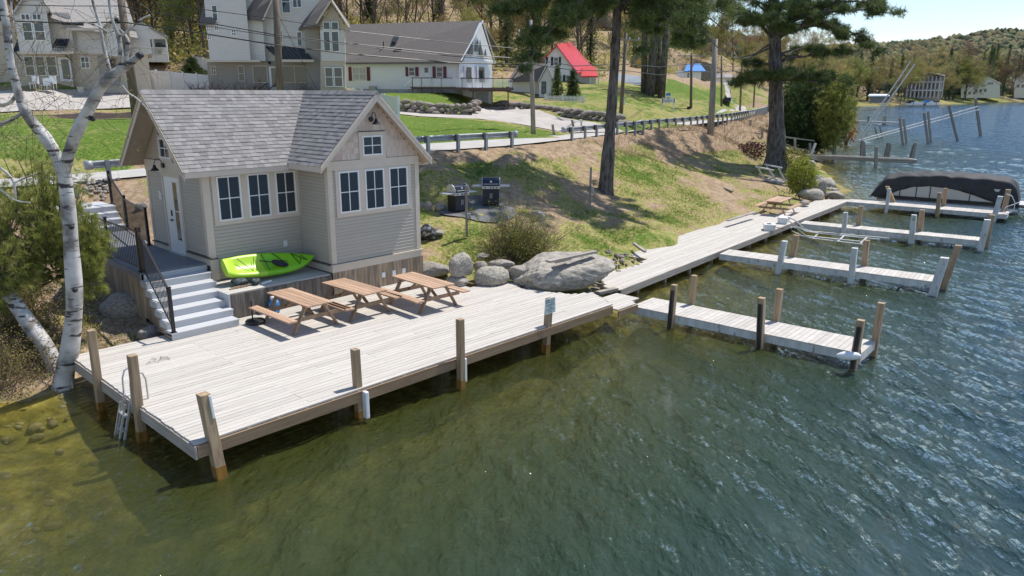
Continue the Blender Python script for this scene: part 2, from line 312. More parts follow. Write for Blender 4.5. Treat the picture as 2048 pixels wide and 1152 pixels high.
M['leaflitter'] = leafmat('leaf_litter', (.34, .22, .12), (.12, .075, .045), .85, .1)
M['flower'] = leafmat('magenta_flowers', (.62, .12, .42), (.4, .06, .28), .7, .3)
M['coverfab'] = mat('charcoal_boat_cover', (.05, .05, .054), (.034, .034, .038), (3, 3, 3), 6, .72, .6, .03, 0, 'obj')
# ---------------------------------------------------------------- terrain
CP_ = []
def cpx(*rows):
    for u, v, z in rows: q = G(u, v, z if z > 0 else 0); CP_.append((q[0], q[1], z))
def cab(*rows):
    for a, b_, z in rows: q = P(a, b_); CP_.append((q[0], q[1], z))
def cxy(*rows): CP_.extend(rows)
def cdep(*rows):     # pixel and distance: the height follows
    for u, v, Y in rows: q = F(u, v, Y); CP_.append(tuple(q))
# lake bed
cpx((0, 860, -.45), (150, 900, -.6), (300, 960, -.9), (0, 1150, -1.0), (250, 1150, -1.3), (500, 1010, -1.1), (700, 1150, -1.9), (950, 860, -1.2), (1150, 730, -.7), (1250, 690, -.75), (1200, 850, -1.6), (1450, 800, -2.2),
    (1150, 1000, -2.4), (1400, 1100, -3.6), (2000, 1100, -4.6), (2040, 750, -5.4), (1330, 590, -.6), (1420, 545, -.5), (1400, 640, -.9), (1500, 600, -1.0), (1560, 680, -1.6), (1600, 490, -.7), (1700, 580, -1.8), (1750, 440, -.9), (1850, 520, -2.3),
    (1720, 395, -.6), (1950, 420, -2.5), (1960, 560, -4.4), (2040, 460, -6), (1800, 330, -4.5), (2040, 340, -8), (2040, 300, -10), (1740, 300, -2.5), (1720, 270, -1.5), (2040, 225, -11), (1800, 260, -8), (1760, 222, -9), (1700, 340, -.8), (1720, 360, -.6))
cab((-3, 3, -.25), (1.5, 3.5, -.35), (5, 3.2, -.4), (9, 2.4, -.5), (12, 1.2, -.6), (17, 1.3, -.3), (24, 1.8, -.35), (32, 2.6, -.35), (40, 3.4, -.35), (5, .2, -.8), (10, 0, -.9))
cxy((-12, 4, -2), (-4, 1, -5), (10, 1, -7), (40, 2, -9), (-22, 8, -1.2), (0, -30, -9), (80, -30, -9), (-60, -30, -6), (200, 20, -9), (700, 60, -12), (-60, 5, -3), (300, 200, -9), (700, 300, -10))
# shore
cab((-1.9, 7.2, .12), (-3.2, 5.6, .0), (-5, 5.4, .0), (-8, 6, .0), (0, 6.0, -.05), (3, 5.6, 0), (6, 5.4, 0), (10, 4, 0), (12.4, 2.4, 0), (14.2, 1.6, 0), (16.8, 2.6, .05), (19.5, 3.0, .1), (23, 3.6, .12), (29, 4.2, .15), (35, 4.8, .15), (41.5, 5.1, .1), (44.5, 4.9, .05),
    (0, 7.4, .3), (1, 8.3, .5), (-1.5, 9.5, .75), (-3, 8.5, .6), (1.6, 11, .95), (2, 14, 1.6), (-1.5, 13, 1.4), (-6, 11, 1.1), (-12, 12, 1.2), (4, 8, .5), (10.6, 6.5, .55), (11, 5.2, .5), (12.4, 4.6, .55), (14, 3.2, .5), (15.9, 3.2, .3), (18, 4.0, .38), (20.3, 4.8, .42), (20.6, 5.0, .45), (25, 5.45, .45), (29, 5.85, .45), (34.2, 6.5, .5), (39.5, 6.2, .4), (43, 7.0, .2),
    (7, 12.4, 1.7), (4.5, 13.2, 1.9), (10.9, 8.5, 1.2), (11, 12, 1.9), (13.4, 5.3, .85), (15, 5, .8), (17.5, 5.6, .85))
cpx((1690, 382, .02), (1662, 352, .02), (1640, 318, .02), (1700, 292, .0), (1712, 262, 0), (1700, 235, 0), (1655, 216, 0))
# lawn
cpx((1000, 500, 1.15), (900, 470, 1.55), (900, 440, 1.88), (1035, 420, 1.92), (912, 424, 1.92), (985, 412, 2.0), (870, 420, 1.95), (860, 355, 2.9), (860, 322, 3.7), (950, 350, 2.85), (1000, 318, 3.6), (1100, 470, 1.2), (1180, 420, 1.42), (1210, 388, 1.6), (1210, 330, 2.7), (1190, 288, 3.75),
    (1230, 500, .95), (1330, 470, .8), (1330, 380, 1.35), (1450, 400, .85), (1400, 345, 1.4), (1400, 300, 2.3), (1320, 300, 2.6), (1395, 262, 3.65), (1552, 332, .9), (1500, 382, .78), (1600, 380, .62), (1500, 330, 1.1), (1480, 290, 2.0), (1500, 255, 3.1), (1530, 232, 3.6), (1600, 300, .7), (1600, 262, 1.2), (1620, 240, 1.8), (1600, 222, 3.4), (1640, 225, 1.0))
# road bench
RD = [(-44, 17, 3.3), (-26, 22.5, 3.3), (-19.6, 26.2, 3.3), (-17.0, 28.3, 3.3), (-14.6, 30.3, 3.4), (-9.6, 33.2, 3.7), (-4.4, 36.6, 3.9), (0.1, 41.4, 3.9), (4.4, 48.4, 3.9), (8.0, 55.0, 3.9), (11.5, 61.5, 3.9), (16.5, 69.4, 3.9), (24, 83, 3.9), (32, 101, 3.9), (42, 126, 3.9), (50, 150, 3.9), (57, 178, 3.9), (58, 215, 4.2), (46, 262, 5)]
RL = []; RR = []; RZ = []
for i, p in enumerate(RD):
    a = np.array(RD[max(i-1, 0)][:2]); c = np.array(RD[min(i+1, len(RD)-1)][:2]); d = (c-a)/np.linalg.norm(c-a); n_ = np.array([-d[1], d[0]])
    w = 4.4 if p[0] > -10 else 3.2
    q0 = np.array(p[:2]); RR.append(q0+n_*.25); RL.append(q0+n_*(.25+w)); RZ.append(p[2])
    for s_ in (-.7, .0, w+.6): q = q0+n_*s_; CP_.append((q[0], q[1], p[2]-(.04 if s_ > -.5 else .1)))
cxy((-60, 12, 3.3), (-60, -30, 3.9), (-30, 14, 2.4), (-24, 18, 2.4))
cpx((1900, 214, -10), (1800, 219, -10), (2040, 211, -10), (1735, 225, -5), (1760, 240, -7), (1900, 240, -11), (1850, 262, -10), (2200, 212, -11), (2300, 230, -11), (2300, 320, -11))
cab((4.6, 18.6, 2.6), (3, 18.6, 2.6), (5.6, 14, 2.3), (5.4, 17.5, 2.7), (6.5, 17.5, 3.0), (9, 14, 2.6), (1, 17.5, 2.2), (-3, 17, 2.0), (2.5, 17, 1.9), (4.5, 16, 1.8))
# beyond the road
cdep((150, 262, 38), (250, 270, 36), (60, 250, 40), (0, 300, 34), (-300, 300, 34), (180, 235, 47), (60, 225, 48), (270, 236, 46), (-200, 230, 50), (180, 205, 54), (60, 205, 55), (-200, 200, 60), (270, 205, 54), (124, 165, 62), (60, 172, 60), (240, 184, 64), (-200, 165, 66), (300, 184, 68), (420, 184, 68), (350, 165, 76), (350, 128, 82),
     (430, 184, 66), (560, 182, 66), (690, 190, 64), (700, 187, 77), (900, 186, 77), (800, 210, 62.5), (800, 226, 61.2), (900, 212, 62), (945, 214, 62.5), (900, 229, 61.0), (960, 232, 60.5), (700, 205, 62), (600, 200, 58), (600, 230, 46), (400, 230, 46), (850, 250, 50), (950, 252, 50), (1060, 262, 53),
     (965, 221, 75), (1010, 220, 75), (1020, 226, 66), (990, 238, 58), (1090, 240, 60), (1010, 205, 76), (1100, 214, 71), (1150, 221, 68), (1240, 243, 60), (1300, 240, 66), (1080, 194, 84), (1000, 196, 80), (1180, 190, 84), (1160, 166, 100), (1260, 172, 98), (1250, 205, 78), (1340, 222, 82), (1350, 195, 98), (1440, 214, 108), (1480, 212, 130), (1420, 188, 130), (1450, 165, 160), (1480, 182, 170), (1520, 196, 190), (1560, 203, 240),
     (1350, 160, 130), (1300, 140, 150), (1200, 140, 130), (1100, 130, 125), (1000, 130, 110), (850, 60, 160), (700, 60, 130), (560, 60, 110), (430, 60, 125), (300, 20, 170), (450, 0, 210), (350, 95, 100), (200, 60, 110), (0, 80, 110), (-300, 60, 130), (650, -30, 220), (900, -10, 230), (1100, 30, 220), (1300, 85, 230), (1450, 120, 260), (1560, 160, 300), (1500, 160, 220), (1620, 185, 300))
cxy((-200, 200, 45), (-400, 300, 80), (-200, 60, 20), (-200, 0, 10), (-200, -60, 6), (0, 420, 70), (-200, 450, 100), (190, 500, 22), (100, 700, 50), (-500, 700, 120))
# far shore on the right
FS = [(1640, 213.5), (1700, 212), (1790, 211), (1850, 209), (1900, 205.5), (2000, 204), (2100, 203), (2300, 201.5)]
for u, v in FS:
    q = G(u, v, 0); k = q[:2]/np.linalg.norm(q[:2]); CP_.append((q[0], q[1], .0)); CP_.append((*(q[:2]+k*8), 1.6)); CP_.append((*(q[:2]+k*60), 5.)); CP_.append((*(q[:2]+k*260), 16.)); CP_.append((*(q[:2]-k*25), -3.))
cxy((1400, 900, 0), (1200, 1200, 30), (500, 1100, 34), (250, 1000, 25), (900, 1300, 40), (1400, 400, -10), (1400, -60, -10), (-600, -60, 5), (-600, 1300, 90), (1500, 1500, 40))
CPa = np.array(CP_)
_v, _e, TRI, _, _, _ = delaunay_2d_cdt([Vector(p[:2]) for p in CPa], [], [], 0, 1e-4)
VX = np.array([[q.x, q.y] for q in _v])
VZ = np.array([CPa[np.argmin(((CPa[:, :2]-q)**2).sum(1)), 2] for q in VX])
def H(x, y):
    x = np.atleast_1d(np.asarray(x, float)).ravel(); y = np.atleast_1d(np.asarray(y, float)).ravel(); z = np.full(len(x), np.nan)
    for t_ in TRI:
        a, b_, c = VX[t_[0]], VX[t_[1]], VX[t_[2]]
        mnx = min(a[0], b_[0], c[0]); mxx = max(a[0], b_[0], c[0]); mny = min(a[1], b_[1], c[1]); mxy = max(a[1], b_[1], c[1])
        i = np.nonzero((x >= mnx) & (x <= mxx) & (y >= mny) & (y <= mxy))[0]
        if not len(i): continue
        d = (b_[1]-c[1])*(a[0]-c[0])+(c[0]-b_[0])*(a[1]-c[1])
        if abs(d) < 1e-9: continue
        l1 = ((b_[1]-c[1])*(x[i]-c[0])+(c[0]-b_[0])*(y[i]-c[1]))/d; l2 = ((c[1]-a[1])*(x[i]-c[0])+(a[0]-c[0])*(y[i]-c[1]))/d; l3 = 1-l1-l2
        k = (l1 >= -1e-6) & (l2 >= -1e-6) & (l3 >= -1e-6)
        z[i[k]] = l1[k]*VZ[t_[0]]+l2[k]*VZ[t_[1]]+l3[k]*VZ[t_[2]]
    return np.where(np.isnan(z), -9, z)
def h1(x, y): return float(H(x, y)[0])
def axis(a, b_, c, d, fine, grow):
    """coordinates from a to d, fine between b and c, growing outside"""
    m_ = list(np.arange(b_, c, fine)); s_ = fine; x = m_[-1]; up = []
    while x < d: s_ *= grow; x += s_; up.append(x)
    s_ = fine; x = b_; dn = []
    while x > a: s_ *= grow; x -= s_; dn.append(x)
    return np.array(dn[::-1]+m_+up)
def vnoise(x, y, s_, seed=0):
    """smooth lattice noise, -1..1"""
    x = np.asarray(x)/s_; y = np.asarray(y)/s_; xi = np.floor(x).astype(int); yi = np.floor(y).astype(int); fx = x-xi; fy = y-yi; fx = fx*fx*(3-2*fx); fy = fy*fy*(3-2*fy)
    def hsh(i, j): k = np.sin(i*127.1+j*311.7+seed*74.7)*43758.5453; return (k-np.floor(k))*2-1
    return (hsh(xi, yi)*(1-fx)+hsh(xi+1, yi)*fx)*(1-fy)+(hsh(xi, yi+1)*(1-fx)+hsh(xi+1, yi+1)*fx)*fy
xs = axis(-500, -26, 34, 1400, .42, 1.05); ys = axis(-40, 6, 80, 1300, .42, 1.035)
GX, GY = np.meshgrid(xs, ys); gx = GX.ravel(); gy = GY.ravel(); gz = H(gx, gy)
def inpoly(x, y, poly):
    r_ = np.zeros(len(x), bool); n_ = len(poly)
    for i in range(n_):
        x0, y0 = poly[i]; x1, y1 = poly[(i+1) % n_]
        c = ((y0 > y) != (y1 > y)) & (x < (x1-x0)*(y-y0)/((y1-y0) or 1e-9)+x0); r_ ^= c
    return r_
ROADPOLY = [tuple(p) for p in RR]+[tuple(p) for p in RL[::-1]]
def pxpoly(pts): return [tuple(F(u, v, Y)[:2]) for u, v, Y in pts]
DRV = [pxpoly([(-250, 232, 47), (-250, 188, 60), (60, 188, 58), (150, 184, 61), (280, 185, 64), (420, 184, 67.5), (470, 195, 60), (280, 214, 51), (180, 222, 50), (60, 226, 49)]),
       pxpoly([(785, 214, 61.3), (850, 229.5, 60.6), (900, 233.5, 60.3), (944, 234, 60.5), (952, 222, 74.5), (1020, 221, 75), (1020, 216, 77), (1040, 221, 71), (1110, 228, 66), (1215, 246, 58.5), (1250, 258, 56), (1165, 266, 54), (1120, 246, 57), (1040, 240, 57.2), (960, 241, 57), (900, 240, 57), (840, 236, 57.6), (790, 221, 58.5)]),
       pxpoly([(1440, 222, 92), (1500, 212, 125), (1470, 190, 150), (1450, 178, 165), (1440, 180, 165), (1460, 196, 145), (1475, 208, 122), (1425, 224, 88)]),
       pxpoly([(1240, 246, 62), (1320, 232, 70), (1360, 232, 74), (1420, 228, 84), (1400, 236, 80), (1290, 250, 65)])]
pave = inpoly(gx, gy, ROADPOLY)
for d_ in DRV: pave |= inpoly(gx, gy, d_)
onroad = inpoly(gx, gy, ROADPOLY)
land = gz > .05
gz = gz + np.where(pave, -.03, np.where(land, .06*vnoise(gx, gy, 1.7, 1)+.03*vnoise(gx, gy, .6, 2), .10*vnoise(gx, gy, 1.3, 3)+.06*vnoise(gx, gy, .5, 4)))
ABx = (gx-OO[0])*AX[0]+(gy-OO[1])*AX[1]; ABy = (gx-OO[0])*BX[0]+(gy-OO[1])*BX[1]
# what covers the soil: 1 lush lawn, .5 thin lawn, 0 bare or needle-littered
def covf(gx, gy, gz, A_, B_):
    n1 = vnoise(gx, gy, 4.2, 5); n2 = vnoise(gx, gy, 1.5, 6); n3 = vnoise(gx, gy, .7, 16); g = .50+.36*n1+.28*n2+.15*n3
    px_ = (1024+CF*gx/np.maximum(gy*math.cos(CP)+(CH-gz)*math.sin(CP), .1))
    lawn = inpoly(gx, gy, pxpoly([(0, 230, 47), (270, 225, 47.5), (270, 300, 33), (150, 338, 29), (-300, 420, 20), (-300, 240, 44)]))
    lawn |= inpoly(gx, gy, pxpoly([(600, 186, 77), (935, 187, 77), (945, 214, 62), (850, 212, 61), (785, 200, 61.5), (650, 205, 60)]))
    lawn |= inpoly(gx, gy, pxpoly([(785, 225, 57.5), (900, 243, 56), (1100, 243, 56), (1130, 268, 51), (1060, 280, 45), (850, 300, 39), (640, 330, 34), (500, 260, 45), (600, 220, 52)]))
    lawn |= inpoly(gx, gy, pxpoly([(1330, 205, 98), (1500, 205, 140), (1490, 195, 150), (1440, 178, 160), (1330, 175, 130)]))
    g = np.where(lawn, 1.0+.2*n1+.1*n2, g)
    right = (~lawn) & (gz > 3.8) & (gx > 4) & (gy < 150) & (gy > 55); g = np.where(right, .72+.3*n1+.2*n2, g)
    bank = (gx > 10) & (gz > 2.2) & (gz < 3.9) & (gy > 45) & (gy < 170); g = np.where(bank, -.3, g)
    dr = np.array([min((x_-a[0])**2+(y_-a[1])**2 for a in RR[2:14:1]) if (-25 < x_ < 70 and 10 < y_ < 160 and gz_ < 3.85) else 99 for x_, y_, gz_ in zip(gx, gy, gz)]) if len(gx) < 60 else None
    near = (gz > 3.3) & (gz < 3.9) & (~lawn) & (gy < 66); g = np.where(near, g-.55, g)
    left = (A_ < 6.5) & (B_ > 6.3) & (gz < 3.85); g = np.where(left, g-.45, g)
    woods = (gz > 8.5); g = np.where(woods & ~lawn, -.15+.5*n1, g)
    return g, lawn
cov, lawn = covf(gx, gy, gz, ABx, ABy)
mulch = inpoly(gx, gy, pxpoly([(100, 236, 45.5), (300, 238, 45), (300, 220, 49), (180, 222, 49), (100, 231, 47)]))
cov = np.where(mulch, -.6, cov); ny, nx = GX.shape
idx = np.arange(nx*ny).reshape(ny, nx); Q = np.stack([idx[:-1, :-1], idx[:-1, 1:], idx[1:, 1:], idx[1:, :-1]], -1).reshape(-1, 4)
# ground material
m, t, b = base('ground_cover'); at = N(t, 'ShaderNodeAttribute', attribute_name='cover'); bd = N(t, 'ShaderNodeAttribute', attribute_name='bed'); ml = N(t, 'ShaderNodeAttribute', attribute_name='mulch')
g = N(t, 'ShaderNodeNewGeometry')
def noise(sc_, det=6, ro=.6, vec=None):
    n_ = N(t, 'ShaderNodeTexNoise'); n_.inputs['Scale'].default_value = sc_; n_.inputs['Detail'].default_value = det; n_.inputs['Roughness'].default_value = ro; L(t, vec or g.outputs['Position'], n_.inputs['Vector']); return n_
na = noise(1.6, 9, .68); nb = noise(9, 6); nc = noise(.35, 5)
soil = ramp(t, [(.3, (.17, .105, .06)), (.5, (.33, .235, .15)), (.7, (.50, .385, .265))]); L(t, noise(3.2, 9, .7).outputs['Fac'], soil.inputs['Fac'])
green = ramp(t, [(.34, (.045, .085, .012)), (.5, (.10, .165, .020)), (.68, (.18, .235, .045))]); L(t, nb.outputs['Fac'], green.inputs['Fac'])
yel = ramp(t, [(.4, (.20, .20, .045)), (.62, (.40, .34, .15))]); L(t, nb.outputs['Fac'], yel.inputs['Fac'])
def math_(op, a, b_, c=None):
    q = N(t, 'ShaderNodeMath', operation=op)
    for i, s_ in enumerate((a, b_)):
        if hasattr(s_, 'default_value'): L(t, s_, q.inputs[i])
        else: q.inputs[i].default_value = s_
    return q.outputs[0]
cv = math_('ADD', at.outputs['Fac'], math_('MULTIPLY', math_('SUBTRACT', na.outputs['Fac'], .5), 1.9))
k1 = ramp(t, [(.30, (0, 0, 0)), (.46, (1, 1, 1))]); L(t, cv, k1.inputs['Fac'])
k2 = ramp(t, [(.55, (0, 0, 0)), (.95, (1, 1, 1))]); L(t, cv, k2.inputs['Fac'])
def mixc(f, a, b_, bt='MIX'):
    q = N(t, 'ShaderNodeMix', data_type='RGBA', blend_type=bt)
    if hasattr(f, 'default_value'): L(t, f, q.inputs['Factor'])
    else: q.inputs['Factor'].default_value = f
    for s_, k in ((a, 'A'), (b_, 'B')):
        if isinstance(s_, tuple): q.inputs[k].default_value = (*s_, 1)
        else: L(t, s_, q.inputs[k])
    return q.outputs['Result']
c1 = mixc(k2.outputs[0], yel.outputs[0], green.outputs[0]); c2 = mixc(k1.outputs[0], soil.outputs[0], c1)
mlc = ramp(t, [(.35, (.035, .026, .022)), (.7, (.10, .075, .06))]); L(t, nb.outputs['Fac'], mlc.inputs['Fac']); c2 = mixc(ml.outputs['Fac'], c2, mlc.outputs[0])
vo = N(t, 'ShaderNodeTexVoronoi'); vo.inputs['Scale'].default_value = 1.9; L(t, g.outputs['Position'], vo.inputs['Vector'])
bedc = ramp(t, [(.30, (.075, .06, .02)), (.5, (.34, .29, .10)), (.70, (.60, .53, .23))]); L(t, noise(2.0, 9, .7).outputs['Fac'], bedc.inputs['Fac'])
vr = ramp(t, [(.0, (1.15, 1.1, 1.)), (.65, (.5, .5, .45))]); L(t, vo.outputs['Distance'], vr.inputs['Fac']); bedc2 = mixc(.8, bedc.outputs[0], vr.outputs[0], 'MULTIPLY')
c3 = mixc(bd.outputs['Fac'], c2, bedc2); L(t, c3, b.inputs['Base Color']); b.inputs['Roughness'].default_value = .95; b.inputs['Specular IOR Level'].default_value = .15
bp = N(t, 'ShaderNodeBump'); bp.inputs['Strength'].default_value = .9; bp.inputs['Distance'].default_value = .07; L(t, na.outputs['Fac'], bp.inputs['Height'])
bp2 = N(t, 'ShaderNodeBump'); bp2.inputs['Strength'].default_value = .7; bp2.inputs['Distance'].default_value = .03; L(t, nb.outputs['Fac'], bp2.inputs['Height']); L(t, bp.outputs[0], bp2.inputs['Normal']); L(t, bp2.outputs[0], b.inputs['Normal']); M['ground'] = m
me = npmesh('ground', np.stack([gx, gy, gz], 1), Q, M['ground'], smooth=True)
for nm, val in (('cover', cov), ('bed', np.clip((.12-gz)/.2, 0, 1)), ('mulch', mulch.astype(float))):
    a = me.attributes.new(nm, 'FLOAT', 'POINT'); a.data.foreach_set('value', val.astype(np.float32))
tag(nobj('ground', me), kind='structure')
def strip(name, Lp, Rp, zs, mt, sub=6):
    V = []; Fc = []
    for i, (a, c, z) in enumerate(zip(Lp, Rp, zs)):
        for k in range(sub+1): q = a+(c-a)*k/sub; V.append((q[0], q[1], z+.05*math.sin(math.pi*k/sub)))
    for i in range(len(Lp)-1):
        for k in range(sub): j = i*(sub+1)+k; Fc.append((j, j+1, j+sub+2, j+sub+1))
    return tag(nobj(name, npmesh(name, V, Fc, mt, smooth=True)), kind='structure')
strip('road', RR, RL, [z_+.0 for z_ in RZ], M['asph'])
def drape(name, poly, mt, z=.04, step=.8):
    """a sheet over the ground, cut to a polygon"""
    pl = np.array(poly); x = np.arange(pl[:, 0].min(), pl[:, 0].max(), step); y = np.arange(pl[:, 1].min(), pl[:, 1].max(), step)
    pts = [Vector(p) for p in poly]; n0 = len(pts); X, Y = np.meshgrid(x, y); X = X.ravel(); Y = Y.ravel(); k = inpoly(X, Y, poly)
    rg = (X+.0, Y+.0)
    pts += [Vector((a, c)) for a, c in zip(X[k], Y[k])]
    v, e, f, *_ = delaunay_2d_cdt(pts, [], [list(range(n0))], 1, 1e-4)
    xy = np.array([[q.x, q.y] for q in v]); zz = H(xy[:, 0], xy[:, 1])
    return tag(nobj(name, npmesh(name, np.column_stack([xy, zz+z]), [q for q in f if len(q) == 3], mt, smooth=True)), kind='structure')
for d_ in DRV[:3]: drape('driveway', d_, M['drive'])
drape('dirt_track', DRV[3], M['conc'], .02)
M['patio'] = mat('dark_paving', (.19, .185, .18), (.12, .118, .115), (3, 3, 3), 7, .9, .4, .02)
drape('patio', [tuple(P(16.5+1.7*math.cos(a)*(1+.07*math.sin(3*a)), 9.75+1.45*math.sin(a))[:2]) for a in np.linspace(0, 2*math.pi, 22)[:-1]], M['patio'], .07, .5)
# ---------------------------------------------------------------- water
wx = axis(-70, -16, 34, 1400, .125, 1.035); wy = axis(-40, 5.5, 48, 1300, .125, 1.022)
WX, WY = np.meshgrid(wx, wy); w_x = WX.ravel(); w_y = WY.ravel()
rng = np.random.default_rng(4)
wz = np.zeros(len(w_x)); dist = np.hypot(w_x, w_y)
wd = math.atan2(-.36, -.93)          # the wind comes off the open lake on the right
for i in range(30):
    lam = .30*1.115**i; th = wd+rng.normal(0, .42 if lam < 2.5 else .25); k = 2*math.pi/lam; ph = rng.uniform(0, 6.28)
    amp = .0108*lam**.74*(1.0 if lam < 3.2 else .55); sx_ = np.cos(th)*k; sy_ = np.sin(th)*k
    warp = .55*vnoise(w_x, w_y, 2.2*lam+1, i)*1.9; env = .55+.55*vnoise(w_x, w_y, 5*lam+2, 40+i)
    fade = np.clip(1.6-dist/(lam*95), 0, 1)
    s_ = np.sin(w_x*sx_+w_y*sy_+ph+warp*2); wz += amp*env*fade*(1-2*np.abs(s_)**.8 if i % 2 else s_)
wA = (w_x-OO[0])*AX[0]+(w_y-OO[1])*AX[1]; wB = (w_x-OO[0])*BX[0]+(w_y-OO[1])*BX[1]
calm = np.clip((wA+8)/16, .95, 1)*np.clip(1-(wB-.5)/7*(wA < 12), .45, 1)     # sheltered by the deck and the bank
wz *= calm
dep = np.clip(-H(w_x, w_y), 0, 20)
ny, nx = WX.shape; idx = np.arange(nx*ny).reshape(ny, nx); Q = np.stack([idx[:-1, :-1], idx[:-1, 1:], idx[1:, 1:], idx[1:, :-1]], -1).reshape(-1, 4)
keep = (H(w_x[Q].mean(1), w_y[Q].mean(1)) < .5); Q = Q[keep]
m, t, b = base('lake_water'); t.nodes.remove(b); g = N(t, 'ShaderNodeNewGeometry'); at = N(t, 'ShaderNodeAttribute', attribute_name='depth'); cl = N(t, 'ShaderNodeAttribute', attribute_name='calm')
mpw = N(t, 'ShaderNodeMapping'); mpw.inputs['Rotation'].default_value = (0, 0, -wd); mpw.inputs['Scale'].default_value = (1.0, .5, 1); L(t, g.outputs['Position'], mpw.inputs[0])
n1 = noise(6.4, 5, .64, mpw.outputs[0]); n2 = noise(1.5, 3, .55, mpw.outputs[0]); n3 = noise(.22, 3, .5, mpw.outputs[0])
b1 = N(t, 'ShaderNodeBump'); b1.inputs['Distance'].default_value = .30; b1.inputs['Strength'].default_value = .9; L(t, n2.outputs['Fac'], b1.inputs['Height'])
b2 = N(t, 'ShaderNodeBump'); b2.inputs['Distance'].default_value = .115; b2.inputs['Strength'].default_value = .8; L(t, n1.outputs['Fac'], b2.inputs['Height']); L(t, b1.outputs[0], b2.inputs['Normal'])
cd = N(t, 'ShaderNodeCameraData')
sl_ = math_('MULTIPLY', cl.outputs['Fac'], .95); L(t, sl_, b1.inputs['Strength']); L(t, sl_, b2.inputs['Strength'])
fr = N(t, 'ShaderNodeFresnel'); fr.inputs['IOR'].default_value = 1.333; L(t, b2.outputs[0], fr.inputs['Normal'])
gl = N(t, 'ShaderNodeBsdfGlossy'); gl.inputs['Roughness'].default_value = .03; gl.inputs['Color'].default_value = (1, 1, 1, 1); L(t, b2.outputs[0], gl.inputs['Normal'])
tr = N(t, 'ShaderNodeBsdfTransparent'); tr.inputs['Color'].default_value = (.90, .90, .66, 1)
df = N(t, 'ShaderNodeBsdfDiffuse'); L(t, b2.outputs[0], df.inputs['Normal'])
tb = N(t, 'ShaderNodeMapRange', interpolation_type='LINEAR'); tb.inputs['From Min'].default_value = .7; tb.inputs['From Max'].default_value = 9.0; L(t, at.outputs['Fac'], tb.inputs['Value'])
dc = ramp(t, [(0, (.060, .068, .014)), (.13, (.036, .052, .017)), (.36, (.024, .046, .032)), (.62, (.017, .046, .062)), (1, (.015, .055, .110))]); L(t, tb.outputs[0], dc.inputs['Fac'])
L(t, dc.outputs[0], df.inputs['Color'])
ex = math_('SUBTRACT', 1, math_('EXPONENT', math_('MULTIPLY', at.outputs['Fac'], -1.0), 0)); exc = N(t, 'ShaderNodeClamp'); L(t, ex, exc.inputs[0]); exc.inputs['Max'].default_value = 1
s1 = N(t, 'ShaderNodeMixShader'); L(t, exc.outputs[0], s1.inputs[0]); L(t, tr.outputs[0], s1.inputs[1]); L(t, df.outputs[0], s1.inputs[2])
s2 = N(t, 'ShaderNodeMixShader'); L(t, fr.outputs[0], s2.inputs[0]); L(t, s1.outputs[0], s2.inputs[1]); L(t, gl.outputs[0], s2.inputs[2]); L(t, s2.outputs[0], t.nodes['Material Output'].inputs['Surface']); M['water'] = m
me = npmesh('lake_water', np.stack([w_x, w_y, wz], 1), Q, m, smooth=True)
for nm, val in (('depth', dep), ('calm', calm)): a = me.attributes.new(nm, 'FLOAT', 'POINT'); a.data.foreach_set('value', val.astype(np.float32))
tag(nobj('lake_water', me), kind='structure')
# far hills
hx = np.linspace(-500, 3200, 110); hy = np.linspace(1150, 4200, 70); HX, HY = np.meshgrid(hx, hy); x_ = HX.ravel(); y_ = HY.ravel()
def hillz(x_, y_):
    """ridge beyond the lake: its skyline rises towards the right"""
    u = 1024+CF*x_/(y_*math.cos(CP)); s_ = np.interp(u, [900, 1300, 1600, 1780, 1850, 1900, 1950, 2000, 2060, 2300], [70, 80, 88, 80, 76, 72, 62, 55, 54, 60])
    top = (184-s_)/1489*2600; return 25+(top-25-14)*np.clip((y_-1150)/1450, 0, 1)**1.15 + 12*vnoise(x_, y_, 260, 8)+6*vnoise(x_, y_, 90, 9)
z_ = hillz(x_, y_); ny, nx = HX.shape; idx = np.arange(nx*ny).reshape(ny, nx); Q = np.stack([idx[:-1, :-1], idx[:-1, 1:], idx[1:, 1:], idx[1:, :-1]], -1).reshape(-1, 4)
M['hill'] = mat('wooded_hillside', (.15, .135, .075), (.07, .075, .045), (.02, .02, .02), 8, .95, .3, 1, 0, 'obj')
tag(nobj('hills', npmesh('hills', np.stack([x_, y_, z_], 1), Q, M['hill'], smooth=True)), kind='structure')
# ---------------------------------------------------------------- decks and docks
rnd = random.Random(11)
def unit(mt, name='board', bev=.0):
    b_ = MB().box(-.5, .5, -.5, .5, -.5, .5); return b_.mesh(name, mt)
ub_deck = unit(M['deck']); ub_dock = unit(M['dockboard']); ub_porch = unit(M['porch']); ub_comp = unit(M['comp'])
def plank(me, parent, c, s, name='plank', rot=(0, 0, 0)): return inst(me, name, parent, c, s, rot)
ZD = .70
deck = thing('boat_deck', 'broad weathered wooden deck over the water in front of the cottage', 'deck', (6, 3, 0))
def deck_end(b_):
    pts = [(0, 12.42), (.9, 12.95), (1.25, 13.1), (1.6, 12.55), (2.3, 12.2), (3.3, 11.98), (4.05, 12.5), (4.2, 12.4), (4.45, 10.9), (5.2, 10.75), (6.6, 10.6)]
    return float(np.interp(b_, [p[0] for p in pts], [p[1] for p in pts]))
W = .142; k = 0; b_ = 0.03
while b_ < 6.55:
    e = deck_end(b_+W/2); cuts = [0.0+rnd.uniform(-.012, .012)]; x = rnd.choice([2.4, 3.6, 4.9])
    while x < e-1.2: cuts.append(x); x += rnd.choice([3.66, 4.27, 4.88])
    cuts.append(e+rnd.uniform(-.04, .04))
    for i in range(len(cuts)-1):
        plank(ub_deck, deck, ((cuts[i]+cuts[i+1])/2, b_+W/2, ZD-.019+rnd.uniform(-.002, .002)), (cuts[i+1]-cuts[i]-.006, W-.008, .038))
    b_ += W; k += 1
